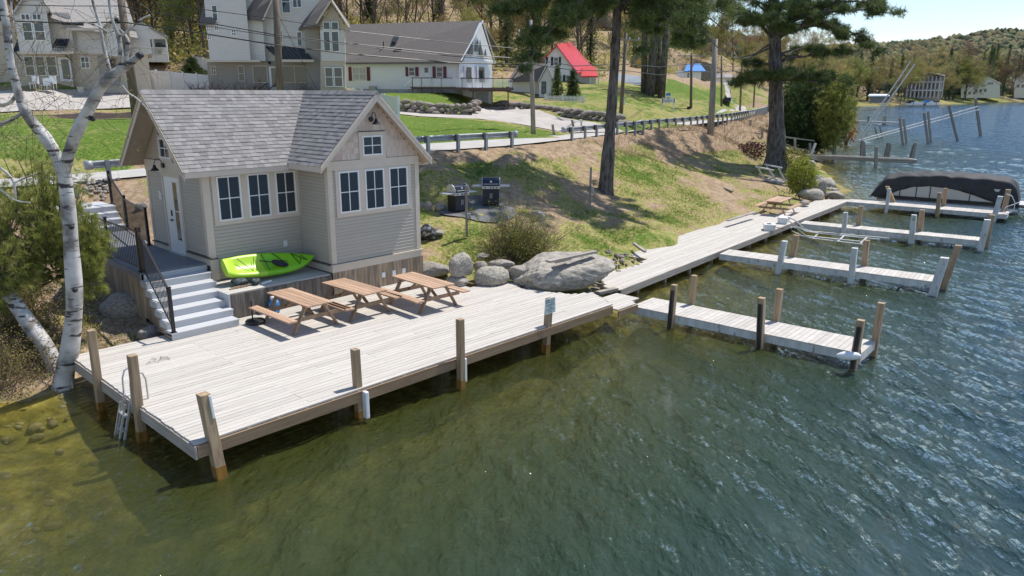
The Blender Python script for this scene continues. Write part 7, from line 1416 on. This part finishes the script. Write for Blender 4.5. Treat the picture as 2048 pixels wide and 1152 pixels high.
for t in (0, .45, 1): q = a+(c-a)*t; MB().box(q[0]-.08, q[0]+.08, q[1]-.08, q[1]+.08, q[2]-1.1, q[2]+.2).build('post', M['white'], pf)
# houses across the road, farther right
h = thing('ochre_house', 'ochre house with a pale grey gable between the tall pine trunks', 'house', F(1285, 160, 150), ab=False)
polyw('wall', 'yellowh', h, [(1262, 165, 150), (1304, 165, 150), (1304, 118, 150), (1289, 98, 150), (1264, 122, 150)], 8); polyw('roof', 'tanroof', h, [(1258, 126, 149.5), (1289, 95, 149.5), (1312, 98, 158), (1312, 118, 158), (1291, 104, 149.5), (1264, 128, 149.5)], .5); win_(h, 1293, 130, 1299, 142, 150, 1, 2)
h = thing('low_blue_house', 'low house with a slate blue roof behind the brown board fence', 'house', F(1260, 185, 118), ab=False)
bx_('wall', 'housepale', h, 1232, 165, 1286, 188, 118, 6); slabp('roof', 'metalroof', h, [(1228, 167, 117.5), (1292, 170, 117.5), (1280, 152, 122), (1232, 146, 122)]); win_(h, 1262, 168, 1272, 178, 118); win_(h, 1276, 168, 1284, 178, 118)
M['slate'] = mat('slate_blue_roof', (.20, .23, .27), (.15, .175, .21), (3, 3, 3), 3, .6, .1)
[c_ for c_ in h.children if c_.name.startswith('roof')][0].data.materials[0] = M['slate']
bf = thing('board_fence', 'brown board fence below the low blue roofed house', 'fence', F(1260, 190, 100), ab=False)
for k in range(44): u = 1236+k*1.25; bx_('board', 'oldpost', bf, u, 171+k*.11, u+1.1, 189+k*.1, 100, .06)
h = thing('tarp_house', 'house under a blue tarpaulin roof far across the road', 'house', F(1380, 165, 170), ab=False)
M['tarpblue'] = flat('blue_tarpaulin', (.03, .20, .55), .5); bx_('wall', 'housewhite', h, 1352, 141, 1402, 168, 170, 8); slabp('tarp_roof', 'tarpblue', h, [(1368, 142, 169), (1412, 142, 169), (1400, 127, 176), (1374, 128, 176)]); win_(h, 1374, 146, 1379, 156, 170); bx_('chimney', 'red', h, 1383, 126, 1387, 134, 169, .8)
h = thing('small_white_house', 'low white house at the top of the green lawn across the road', 'house', F(1448, 166, 210), ab=False); bx_('wall', 'housewhite', h, 1428, 154, 1467, 167, 210, 8); slabp('roof', 'tanroof', h, [(1425, 155, 209), (1470, 155, 209), (1462, 147, 216), (1432, 147, 216)])
# sign, mailbox, dumpster, post across the road
sg = thing('club_sign', 'white board sign on two posts across the road from the guard rail', 'sign', F(1337, 216, 82), ab=False)
bx_('board', 'white', sg, 1323, 197, 1350, 206, 82, .08); polyw('crest', 'white', sg, [(1331, 197, 81.98), (1343, 197, 81.98), (1340, 192, 81.98), (1334, 192, 81.98)], .1); bx_('emblem', 'tarpblue', sg, 1333, 186, 1341, 192, 82, .06); bx_('emblem_mark', 'white', sg, 1335.5, 190.5, 1338.5, 193, 81.93, .04)
for u in (1324, 1347): bx_('post', 'white', sg, u, 195, u+1.8, 219 if u < 1330 else 222, 82, .12)
for v, u0, u1 in ((200, 1327, 1345), (203, 1329, 1343)): 
    for k in range(9): u = u0+(u1-u0)*k/9; bx_('letter_row', 'signt', sg, u, v, u+(u1-u0)/9*.7, v+1.1, 81.97, .02)
bx_('letter_row', 'signt', sg, 1334, 195.5, 1339.5, 197.2, 81.95, .02)
mbx = thing('mailbox', 'white mailbox on a post at the driveway edge by the road', 'mailbox', F(1166, 250, 54), ab=False); c = F(1166, 242, 54); MB().prism([(c[0]-.1+.1*math.cos(a), c[1], c[2]+.1*math.sin(a)+(.0)) for a in np.linspace(0, math.pi, 7)]+[(c[0]-.2, c[1], c[2]-.1), (c[0], c[1], c[2]-.1)], (.0, .5, 0)).build('box', M['white'], mbx); MB().box(c[0]-.14, c[0]-.06, c[1]+.2, c[1]+.28, c[2]-1.1, c[2]-.1).build('post', M['oldpost'], mbx)
dp = thing('dumpster', 'dark open dumpster beside the far driveway', 'dumpster', F(1454, 203, 128), ab=False); bx_('bin', 'blackp', dp, 1447, 196, 1462, 203, 128, 2.2); bx_('lid', 'black', dp, 1446.5, 195, 1462.5, 196, 127.9, 2.4)
for lab, u, v0, v1, Y, mt in (('short leaning dark stub post in the grass before the driveway', 1105, 249, 269, 51, 'oldpost'), ('second leaning stub post right of the first', 1144, 240, 253, 54, 'oldpost'), ('white marker post on the lawn right of the picket fence', 1246, 185, 208, 76, 'white')):
    t_ = thing('marker_post', lab, 'post', F(u+3, v1, Y), ab=False); MB().beam(F(u+3, v1+2, Y), F(u, v0, Y), .16 if Y < 60 else .12, .16).build('stub', M[mt], t_)
hy_ = thing('pole_mailbox', 'small dark mailbox on the utility pole across the road', 'mailbox', F(1380, 215, 91), ab=False); bx_('box', 'blackp', hy_, 1376, 213, 1383, 217, 91, .5); bx_('leg', 'blackp', hy_, 1379, 217, 1380, 226, 91.2, .1)
for a in (('round yellow-green rhododendron in front of the house deck', 886, 155, 925, 197, 5.95, 'spring', 900, .14), ('clipped green hedge bush left of the lawn pine trunk', 1168, 162, 1212, 182, 6.6, 'bushleaf', 500, .2), ('second hedge bush behind the lawn pine trunk', 1198, 166, 1240, 183, 6.6, 'bushleaf', 400, .2)): leafbush(*a)
leafbush('magenta azalea against the corner of the tan house', 268, 160, 286, 178, 6.9, 'bushleaf', 220, .10, fl=200)
for k, (u0, u1) in enumerate(((385, 422), (430, 470), (485, 525), (585, 615))): brush('bare_shrub', ['reddish bare shrub by the end of the white fence', 'bare shrub below the small square window', 'bare shrub under the tall narrow window', 'bare shrub right of the brown pole'][k], 'shrub', pxpoly([(u0, 190, 62), (u1, 190, 62), (u1, 186, 64.5), (u0, 186, 64.5)]), 60, 1.3, 'redtwig', 1, .04, .3, 'bare shrubs along the three storey house', tw=.012)
def conifer(lab, u0, v0, u1, v1, Y, grp=None, mt='spruce', name='conifer_tree', npc=10, n_=None, sc_=1.):
    """pointed conifer between the pixel bounds at distance Y"""
    c = F((u0+u1)/2, v1, Y); ht = F((u0+u1)/2, v0, Y)[2]-c[2]; w = (F(u1, v1, Y)[0]-F(u0, v1, Y)[0])/2; t_ = thing(name, lab, 'tree', c, grp, ab=False); MB().tube([c, c+[0, 0, ht*.97]], [ht*.018+.05, .02], 7).build('trunk', M['bark2'], t_)
    C = []; OW = []; mb = MB(); nb = 90
    for k in range(nb):
        f = (k/nb)**.85; z = ht*(.08+.90*f); L_ = w*(1-f)**.8*rg.uniform(.7, 1.1)+.1; a = k*2.4+rg.random(); e = np.array([math.cos(a)*L_, math.sin(a)*L_, z-L_*.12]); m_ = max(3, int(9*L_/w))
        for j in range(m_): t = (j+.6)/m_; q = c+np.array([e[0]*t, e[1]*t, z+(e[2]-z)*t]); C.append(q+rg.normal(size=3)*w*.05); OW.append(e/np.linalg.norm(e+1e-6)*.5+[math.cos(a)*.4, math.sin(a)*.4, 0])
    fol('crown', [blades(np.array(C), npc, w*.24*sc_+.08, w*.035*sc_+.01, .1, w*.04, np.array(OW))], M[mt], t_); return t_
conifer('young spruce beside the picket fence, left one', 1098, 130, 1130, 200, 82, mt='needle'); conifer('young spruce beside the picket fence, right one', 1128, 138, 1162, 200, 81)
conifer('small conifer bush behind the white fence', 360, 118, 412, 150, 76, mt='spruce')
# ---------------------------------------------------------------- bare spring trees
def bare_tree(seed, ht, leafd, spread=1., lm='spring', twl=.9):
    """trunk mesh and crown mesh of one spring tree, foot at the origin"""
    q = random.Random(seed); segs = []; tips = []
    def grow(p, d, L_, r_, lev):
        n_ = 3; pts = [p]
        for i in range(n_):
            d = (d+Vector((q.uniform(-1, 1), q.uniform(-1, 1), q.uniform(-.4, .8)))*(.10 if lev == 0 else .22)).normalized(); p = p+d*L_/n_; pts.append(p)
        segs.append((pts, r_, lev))
        if lev >= 4: tips.append((pts[-1], d)); tips.append((pts[-2], d)); return
        for k in range(q.choice([3, 3, 4]) if lev else 11):
            t = q.uniform(.3, 1.0) if lev else q.uniform(.14, .98); j = min(int(t*n_), n_-1); s_ = pts[j].lerp(pts[j+1], t*n_-j); a = q.uniform(0, 6.28); nd = (d*.75+Vector((math.cos(a), math.sin(a), q.uniform(-.1, .5)))*.75*spread).normalized(); grow(s_, nd, L_*q.uniform(.42, .62)*(1-.25*t if lev == 0 else 1), r_*.5*(1.1-.4*t), lev+1)
    grow(Vector((0, 0, -.3)), Vector((0, 0, 1)), ht*.86, ht*.0075+.04, 0)
    tb_ = MB(); cb = MB()
    for pts, r_, lev in segs: (tb_ if lev <= 1 else cb).tube(pts, [max(r_*(1-.22*i), .012) for i in range(4)], 6 if lev == 0 else (4 if lev == 1 else 3), cap=False)
    T_ = np.array([t[0] for t in tips]); D_ = np.array([t[1] for t in tips]); V, Fc, R_ = blades(T_, 6, twl, .026, .25, .12, D_*.8)
    v0 = np.array(cb.v); f0 = []; 
    for f in cb.f: f0 += [(f[0], f[1], f[2]), (f[0], f[2], f[3])]
    f0 = np.array(f0); Va = np.concatenate([v0, V]); Fa = np.concatenate([f0, Fc+len(v0)]); Ra = np.concatenate([np.full(len(f0), .4), R_]); mi = np.zeros(len(Fa), int)
    if leafd:
        tipv = V.reshape(-1, 3, 3); cc = tipv[:, 2]*.7+tipv[:, 0]*.3; cc = cc[rg.random(len(cc)) < min(leafd, 1)]; LV, LF, LR = leaves(cc, 2, .17, .22); LF3 = np.concatenate([LF[:, [0, 1, 2]], LF[:, [0, 2, 3]]]); Va2 = len(Va); Va = np.concatenate([Va, LV]); Fa = np.concatenate([Fa, LF3+Va2]); Ra = np.concatenate([Ra, LR, LR]); mi = np.concatenate([mi, np.ones(len(LF3), int)])
    return tb_.mesh('trunk', M['bark2']), npmesh('crown', Va, Fa, [M['twig'], M[lm]], Ra, mi=mi)
BT = [bare_tree(1, 17, .55), bare_tree(2, 19, .25), bare_tree(3, 16, .9, 1.1), bare_tree(4, 18, .12, .8), bare_tree(5, 15, 1.0, 1.2, 'spring2'), bare_tree(6, 17, .4, .9, 'redtwig')]
def btree(x, y, z, s_, k, rz, lab, grp, sxy=1.):
    t_ = thing('spring_tree', lab, 'tree', (x, y, z), grp, ab=False); t_.rotation_euler = (0, 0, rz); t_.scale = (s_*sxy, s_*sxy, s_)
    for me, n_ in zip(BT[k], ('trunk', 'crown')): o = bpy.data.objects.new(n_, me); COL.objects.link(o); o.parent = t_
    return t_
KL_ = ['slim spring tree with sparse tan buds in the woods behind the houses', 'tall bare spring tree in the woods behind the houses', 'full spring tree with ochre new leaves in the woods behind the houses', 'straight dark trunked tree in the woods behind the houses', 'fresh green leafing tree in the woods behind the houses', 'reddish budding tree in the woods behind the houses']
ZN = [(-999, 'left of the tan house'), (0, 'behind the tan house roof'), (150, 'behind the forked birch'), (255, 'behind the screened porch'), (340, 'on the slope left of the three storey house'), (420, 'behind the three storey house'), (560, 'right of the brown pole top'), (690, 'over the left half of the brown roof'), (830, 'over the right half of the brown roof'), (965, 'right of the pointed gable'), (1060, 'above the small white cottage'), (1130, 'above the red roof'), (1210, 'behind the lawn pine trunk'), (1250, 'above the ochre house'), (1330, 'above the blue tarpaulin'), (1420, 'beyond the road bend'), (1500, 'behind the huge shore pine'), (1580, 'beyond the shore conifers'), (1650, 'by the far end of the bay')]
KS_ = ['slim tan-budded spring tree', 'tall bare spring tree', 'full ochre-leafed spring tree', 'straight dark-trunked tree', 'fresh green leafing tree', 'reddish budding tree']
def zlab(k, u, d_, s_=1): return ('big ' if s_ > 1.12 else 'small ' if s_ < .65 else '')+KS_[k]+' '+[z for z in ZN if z[0] <= u][-1][1]+(', front row' if d_ < 22 else ', second row' if d_ < 60 else ', far back')
def ymin(u):
    return np.interp(u, [-400, 0, 255, 275, 340, 430, 440, 690, 700, 1000, 1010, 1200, 1260, 1350, 1420, 1560, 1640, 1700], [84, 88, 92, 92, 84, 84, 92, 92, 100, 100, 108, 118, 165, 185, 222, 215, 160, 300])
q = np.random.default_rng(21); placed = []; cnt = 0; tries = 0
while cnt < 285 and tries < 9000:
    tries += 1; u = q.uniform(-160, 1690) if q.random() < .8 else q.uniform(240, 440); ym = ymin(u); Y = ym+(q.random()**1.5)*(150 if u < 1300 else 230); g0 = F(u, 184, Y); x = g0[0]; z = h1(x, Y)
    if z < 2: continue
    if any((x-a)**2+(Y-b__)**2 < 14 for a, b__ in placed): continue
    placed.append((x, Y)); k = int(q.choice(6, p=[.20, .12, .26, .10, .24, .08])); s_ = q.uniform(.8, 1.3) if q.random() < .62 else q.uniform(.32, .6); btree(x, Y, z-.2, s_, k, q.uniform(0, 6.28), zlab(k, u, Y-ym, s_), 'bare spring trees behind the houses'); cnt += 1
C = []; q2 = np.random.default_rng(8)
n_ = 5200; U = q2.uniform(-200, 1700, n_); Y = np.array([ymin(u) for u in U])-4+q2.random(n_)**1.3*120; X = F(0, 184, 1)[0]*0+(U-1024)/CF*Y*1.0; Z = H(X, Y); k_ = (Z > 3)
C = np.stack([X, Y, Z+q2.random(n_)*1.6], 1)[k_]
tag(fol('undergrowth', [leaves(C[len(C)//2:], 14, .30, .75)], M['spring2']), kind='stuff')
tag(fol('undergrowth', [leaves(C[:len(C)//2], 14, .30, .75)], M['spring']), kind='stuff')
for k, (u, v0, v1, Y, w) in enumerate(((1013, 0, 130, 105, 40), (880, 5, 60, 135, 40), (740, -5, 60, 140, 40), (345, -60, 95, 100, 40), (405, -70, 90, 104, 40), (1180, 30, 140, 130, 36), (1065, -40, 140, 112, 60))): conifer(['dark spruce behind the white house gable', 'dark conifer above the white house ridge', 'dark conifer between the two houses', 'dark conifer behind the screened porch', 'dark conifer left of the three storey house', 'dark conifer above the red roof', 'tall spruce hidden behind the hanging pine bough'][k], u-w/2, v0-30, u+w/2, v1, Y, 'conifers in the woods')
# three tall pines across the road
for k, (u0, v0, u1, v1, Y, r_) in enumerate(((1288, 193, 1290, 10, 96, .38), (1299, 194, 1316, 40, 95, .55), (1312, 195, 1318, 30, 97, .5), (1322, 196, 1338, 40, 95, .45))):
    b0 = F(u0, v0, Y); t_ = thing('roadside_pine', ['straight pine at the left of the roadside group', 'thick pine leaning right in the roadside group', 'middle pine of the roadside group', 'pine leaning furthest right in the roadside group'][k], 'tree', b0, 'tall pines across the road', ab=False); t1 = F(u1, v1-40, Y); MB().tube([b0-[0, 0, .5], b0+(t1-b0)*.5, t1], [r_*1.1, r_*.9, r_*.6], 10).build('trunk', M['bark'], t_, smooth=True)
    C = []; 
    for j in range(14): z = F(u0, 120-j*14, Y)[2]; f = (z-b0[2])/(t1[2]-b0[2]); q0 = b0+(t1-b0)*f; a = j*2.4+k; L_ = rg.uniform(1.5, 4.5); e = q0+[math.cos(a)*L_, math.sin(a)*L_, -.2]; n2 = 9; C.append(q0+(e-q0)*rg.uniform(.4, 1.1, (n2, 1))+rg.normal(size=(n2, 3))*[.7, .7, .25])
    fol('crown', [blades(np.concatenate(C), 14, .55, .06, .3, .1)], M['needle'], t_)
# ---------------------------------------------------------------- far shore
def fz(u): return [z for z in ((0, 'left of the crossed rails'), (1725, 'around the boathouse'), (1795, 'behind the porch building'), (1895, 'right of the porch building'), (1945, 'at the cream gabled house'), (2010, 'near the right picture edge'), (2060, 'beyond the large cream building')) if z[0] <= u][-1][1]
def fu(u, v=None): v_ = np.interp(u, [p[0] for p in FS], [p[1] for p in FS]); q_ = G(u, v_, 0); return q_
q = np.random.default_rng(5); cnt = 0; placed = []
while cnt < 78:
    u = q.uniform(1640, 2120); dd = q.random()**1.3*70+9; s0 = fu(u); k_ = s0[:2]/np.linalg.norm(s0[:2]); p_ = s0[:2]+k_*dd
    if any((p_[0]-a)**2+(p_[1]-b__)**2 < 60 for a, b__ in placed): continue
    if (1795 < u < 1895 and dd < 32) or (1935 < u < 2100 and dd < 34): continue
    placed.append(tuple(p_)); k = int(q.choice(6, p=[.2, .12, .25, .05, .28, .10])); sc_ = q.uniform(.9, 1.35)*s0[1]/420*1.12
    if 1700 < u < 1800: sc_ *= .95
    if q.random() < .26: zz = h1(*p_); vt = proj((p_[0], p_[1], zz+22*sc_*.85))[1]; vb = proj((p_[0], p_[1], zz))[1]; uu = proj((p_[0], p_[1], zz))[0]; conifer('dark pine on the far shore '+fz(u)+(', at the water' if dd < 25 else ', behind'), uu-13, vt-8, uu+13, vb, p_[1], 'pines on the far shore', name='shore_pine', npc=7)
    else: btree(p_[0], p_[1], h1(*p_)-.3, sc_, k, q.uniform(0, 6.28), KS_[k]+' on the far shore '+fz(u)+(', at the water' if dd < 25 else ', behind'), 'spring trees on the far shore', 1.15)
    cnt += 1
for u, w, vt, dd, lab in ((1868, 34, 90, 45, 'tallest dark pine on the far shore above the porch building'), (1890, 30, 95, 40, 'second tall dark pine right of the tallest one'), (1905, 26, 112, 20, 'dark pine directly right of the porch building'), (1735, 30, 100, 30, 'dark pine on the far shore behind the huge pine bough'), (2036, 20, 106, 70, 'dark pine at the right picture edge')):
    s0 = fu(u); k_ = s0[:2]/np.linalg.norm(s0[:2]); p_ = s0[:2]+k_*dd; vb = proj((*p_, h1(*p_)))[1]; conifer(lab, u-w/2, vt, u+w/2, vb, p_[1], 'pines on the far shore', name='shore_pine', npc=9)
s0 = fu(2005); p_ = s0[:2]*1.05; t_ = btree(p_[0], p_[1], h1(*p_)-.3, 1.95, 5, 1., 'broad reddish tree between the cream houses on the far shore', 'spring trees on the far shore', 1.15)
# forest too far to tell its trees apart
def far_forest(name, X, Y, Z, S, mt, asp=1.2):
    n_ = len(X); ph = np.linspace(0, 2*math.pi, 7)[:-1]; V = []; base_ = [(0, 0, 1.)]+[(math.cos(a)*.62, math.sin(a)*.62, .62) for a in ph]+[(math.cos(a+.5), math.sin(a+.5), .1) for a in ph]; base_ = np.array(base_)
    J = rg.uniform(.72, 1.25, (n_, 13, 1)); V = base_[None]*J*(S[:, None, None]*np.array([1, 1, asp]))+np.stack([X, Y, Z], 1)[:, None]
    f = [(0, 1+i, 1+(i+1) % 6) for i in range(6)]
    for i in range(6): f += [(1+i, 7+i, 1+(i+1) % 6), (7+i, 7+(i+1) % 6, 1+(i+1) % 6)]
    f = np.array(f); Fa = (f[None]+np.arange(n_)[:, None, None]*13).reshape(-1, 3); R_ = np.repeat(rg.random(n_), len(f)); R_ = np.clip(R_+rg.uniform(-.08, .08, len(R_)), 0, 1)
    return tag(nobj(name, npmesh(name, V.reshape(-1, 3), Fa, mt, R_)), kind='stuff')
m, t, b = base('far_forest'); at = N(t, 'ShaderNodeAttribute', attribute_name='rnd'); r = ramp(t, [(0, (.032, .052, .034)), (.3, (.05, .07, .04)), (.36, (.14, .112, .075)), (.6, (.18, .15, .088)), (.8, (.15, .16, .075)), (1, (.20, .205, .095))]); L(t, at.outputs['Fac'], r.inputs['Fac']); L(t, r.outputs[0], b.inputs['Base Color']); b.inputs['Roughness'].default_value = .95; b.inputs['Specular IOR Level'].default_value = .1; M['farf'] = m
n_ = 5200; U = rg.uniform(1560, 2130, n_); Y = rg.uniform(1200, 3400, n_)**1; X = (U-1024)/CF*Y; Z = hillz(X, Y); far_forest('hill_forest', X, Y, Z-2, rg.uniform(7, 13, n_), M['farf'])
n_ = 2600; U = rg.uniform(1600, 2130, n_); Y = rg.uniform(520, 1180, n_); X = (U-1024)/CF*Y; Z = H(X, Y); k = (Z > 6) & (Y > 640); far_forest('shore_woods', X[k], Y[k], Z[k]-1, rg.uniform(5, 9, n_)[k], M['farf'])
n_ = 2600; U = rg.uniform(-300, 1700, n_); Y = rg.uniform(215, 700, n_); X = (U-1024)/CF*Y; Z = H(X, Y); k = (Z > 8) & (Y > np.interp(U, [0, 1300, 1420, 1700], [215, 260, 330, 400])); far_forest('back_woods', X[k], Y[k], Z[k]-1, rg.uniform(3.5, 7, n_)[k], M['farf'], 1.7)
# buildings on the far shore
s0 = fu(1850); Yp = s0[1]+18; h = thing('porch_building', 'three storey building with open white galleries on the far shore', 'building', F(1850, 200, Yp), ab=False)
bx_('wall', 'housegrey', h, 1812, 148, 1884, 202, Yp+4, 10); slabp('roof', 'tanroof', h, [(1836, 150, Yp-1), (1862, 145, Yp-1), (1862, 144, Yp+16), (1836, 148, Yp+16)], .4); slabp('roof', 'tanroof', h, [(1862, 145, Yp-1), (1890, 152, Yp-1), (1890, 150, Yp+16), (1862, 144, Yp+16)], .4)
for v in (163, 180): bx_('gallery_floor', 'white', h, 1812, v, 1886, v+1.6, Yp, 4)
for u in np.arange(1814, 1888, 8): bx_('column', 'white', h, u, 152 if u > 1836 else 163, u+1.1, 196, Yp, .4)
for v0, v1 in ((152, 162), (166, 178), (183, 193)):
    for u in np.arange(1816, 1880, 8): bx_('window', 'glass', h, u, v0, u+5, v1, Yp+3.9, .2)
for k, (u0, u1, v0, vr, lab) in enumerate(((1944, 2000, 167, 152, 'cream gabled house on the far shore left of the red tree'), (2028, 2090, 158, 140, 'large cream building cut by the right picture edge'), (1922, 1946, 172, 164, 'small cream shed beside the cream gabled house'))):
    s0 = fu((u0+u1)/2); Y = s0[1]+16; h = thing('cream_house', lab, 'house', F((u0+u1)/2, 192, Y), 'cream houses on the far shore', ab=False); um = (u0+u1)/2
    polyw('wall', 'cream', h, [(u0, 196, Y), (u1, 196, Y), (u1, v0, Y), (um, vr, Y), (u0, v0, Y)], 12); slabp('roof', 'tanroof', h, [(u0-2, v0+1, Y-.6), (um, vr-1, Y-.6), (um, vr-1.5, Y+13), (u0-2, v0, Y+13)], .3); slabp('roof', 'tanroof', h, [(um, vr-1, Y-.6), (u1+2, v0+1, Y-.6), (u1+2, v0, Y+13), (um, vr-1.5, Y+13)], .3)
    for i in range(3): bx_('window', 'glass', h, um+3+i*4-(3 if k else 0), v0-2, um+6+i*4-(3 if k else 0), v0+2, Y-.1, .2); bx_('window', 'glass', h, u0+6+i*9, v0+11, u0+11+i*9, v0+17, Y-.1, .2)
# boats, docks and pilings on the water
s0 = G(1845, 212.5, 0); Y = s0[1]
for k, (u0, u1, lab) in enumerate(((1814, 1852, 'white cabin cruiser with a dark canvas top on the far shore'), (1846, 1880, 'low white motor boat right of the cabin cruiser'))):
    c = F((u0+u1)/2, 212, Y); w = (F(u1, 208, Y)[0]-F(u0, 208, Y)[0]); t_ = thing('motor_boat', lab, 'boat', c, 'boats moored on the far shore', ab=False)
    MB().prism([(c[0]-w/2, c[1], .1), (c[0]+w*.40, c[1], .1), (c[0]+w/2, c[1], 1.9), (c[0]-w/2, c[1], 1.5)], (0, 3, 0)).build('hull', M['white'], t_); MB().prism([(c[0]-w*.32, c[1]+.3, 1.5), (c[0]+w*.2, c[1]+.3, 1.6), (c[0]+w*.05, c[1]+.3, 2.9), (c[0]-w*.2, c[1]+.3, 3.0)], (0, 2.2, 0)).build('cabin', M['white'], t_)
    MB().prism([(c[0]-w*.46, c[1]+.2, 1.6), (c[0]-w*.1, c[1]+.2, 2.6), (c[0]-w*.1, c[1]+.2, 3.3), (c[0]-w*.34, c[1]+.2, 3.3)], (0, 2.5, 0)).build('canvas_top', M['blackp'] if k == 0 else M['tarpblue'], t_)
t_ = thing('far_dock', 'long low dock in front of the boats on the far shore', 'dock', F(1840, 209, Y-6), ab=False); bx_('deck', 'oldpost', t_, 1790, 210.5, 1880, 212.3, Y-6, 3); [bx_('pile', 'oldpost', t_, u, 203, u+1.3, 214, Y-6.2, .3) for u in (1800, 1826, 1851, 1872)]
t_ = thing('far_dock', 'pale floating walkway left of the far boats', 'dock', F(1680, 214, 330), ab=False); bx_('deck', 'whitepost', t_, 1640, 213.2, 1762, 214.8, 325, 3)
t_ = thing('boathouse', 'small white roofed boathouse left of the far boats', 'boathouse', F(1757, 205, 345), ab=False); slabp('roof', 'white', t_, [(1736, 191, 345), (1780, 191, 345), (1776, 188, 351), (1740, 188, 351)], .5); bx_('wall', 'oldpost', t_, 1740, 192, 1776, 206, 347, 4)
def pile(par, bu, bv, tu, tv, w, mt='oldpost', z0=0):
    a = G(bu, bv, z0); tp = F(tu, tv, a[1]); d = (tp-a)/(tp[2]-a[2]); return MB().beam(a+d*(-1.5), tp, w, w).build('pile', M[mt], par)
for k, (grp_, lab) in enumerate(((((1806, 288, 1799, 236, .24), (1813, 285, 1807, 237, .24)), 'cluster of tilted mooring piles nearest the shore'), (((1856, 286, 1848, 225, .25), (1862, 284, 1856, 222, .25)), 'pair of dark mooring piles in the middle of the row'), (((1915, 281, 1897, 210, .27),), 'single mooring pile leaning left'), (((1961, 271, 1951, 197, .34),), 'outermost mooring pile with a chain collar'), (((1756, 277, 1749, 253, .2), (1764, 275, 1759, 250, .2)), 'short pair of piles close to the rails'))):
    t_ = thing('mooring_piles', lab, 'mooring pile', G(*grp_[0][:2], 0), 'mooring piles off the shore', ab=False); [pile(t_, *g_) for g_ in grp_]
t_ = thing('marine_rails', 'two pairs of long pale poles fanning out from the conifer point', 'boat ramp', G(1712, 285, 0), ab=False)
for a, c, w in (((1712, 284, 104), (1822, 122, 104), .22), ((1718, 286, 104), (1830, 128, 104), .22), ((1716, 281, 104), (1956, 213, 118), .2), ((1722, 284, 104), (1958, 219, 118), .2)): MB().beam(F(*a), F(*c), w*.62, w*.62).build('rail_pole', M['whitepost'], t_)
for t in (.42, .47): MB().beam(F(1712+110*t, 284-162*t, 104), F(1718+112*t, 286-158*t, 104), .15, .15).build('cross_bar', M['whitepost'], t_)
# old dock past the shore point
od = thing('old_dock', 'weathered grey dock with crooked posts past the shore point', 'dock', G(1700, 322, 0), ab=False)
a, c = G(1622, 310, .75), G(1834, 319, .75); n_ = 44
for i in range(n_): q_ = a+(c-a)*(i+.5)/n_; MB().box(q_[0]-.16, q_[0]+.16, q_[1], q_[1]+1.6, q_[2]-.05, q_[2]).build('plank', M['dockboard'], od)
MB().beam(a+[0, 0, -.22], c+[0, 0, -.22], .1, .3).build('stringer', M['greyboard'], od)
for bu, bv, tu, tv in ((1667, 315, 1671, 283), (1722, 320, 1725, 281), (1729, 318, 1727, 284), (1751, 333, 1753, 293), (1769, 318, 1777, 286), (1776, 316, 1780, 288), (1824, 322, 1831, 286), (1819, 321, 1829, 290)): pile(od, bu, bv, tu, tv, .24)
MB().beam(F(1622, 312, 76), F(1631, 286, 76), .2, .2).build('leaning_post', M['whitepost'], od); [MB().beam(F(1622, 314+k*3, 75.5), F(1645, 317+k*4, 75.5), .3, .08).build('loose_step', M['whitepost'], od) for k in range(2)]
t_ = thing('gangway', 'narrow grey gangway from the bank to the old dock', 'gangway', F(1600, 290, 80), ab=False); MB().beam(F(1568, 274, 80), F(1626, 281, 80), .9, .12).build('deck', M['greyboard'], t_); MB().beam(F(1568, 292, 78), F(1628, 303, 78), .9, .12).build('deck', M['greyboard'], t_)
for u, v in ((1590, 292), (1620, 300)): MB().beam(F(u, v+10, 79), F(u, v-14, 79), .2, .2).build('post', M['oldpost'], t_)
t_ = thing('distant_dock', 'thin white dock with short piles beyond the mooring piles', 'dock', G(1750, 246, 0), ab=False); a, c = G(1716, 243, .5), G(1800, 246, .5); MB().beam(a, c, 1.2, .35).build('deck', M['whitepost'], t_); [pile(t_, u, 249, u+1, 232, .3) for u in (1736, 1766, 1770, 1799)]
# old rail posts on the dry bank
t_ = thing('bank_fence', 'grey old rail fence running down the dry bank', 'fence', F(1520, 280, 78), ab=False)
for u, v, vt, Y in ((1464, 250, 232, 88), (1468, 250, 236, 90), (1500, 262, 240, 84), (1524, 276, 256, 78)): MB().beam(F(u, v, Y), F(u+1, vt, Y), .2, .2).build('post', M['oldpost'], t_)
MB().beam(F(1464, 252, 88), F(1520, 268, 78), .1, .14).build('rail', M['oldpost'], t_)
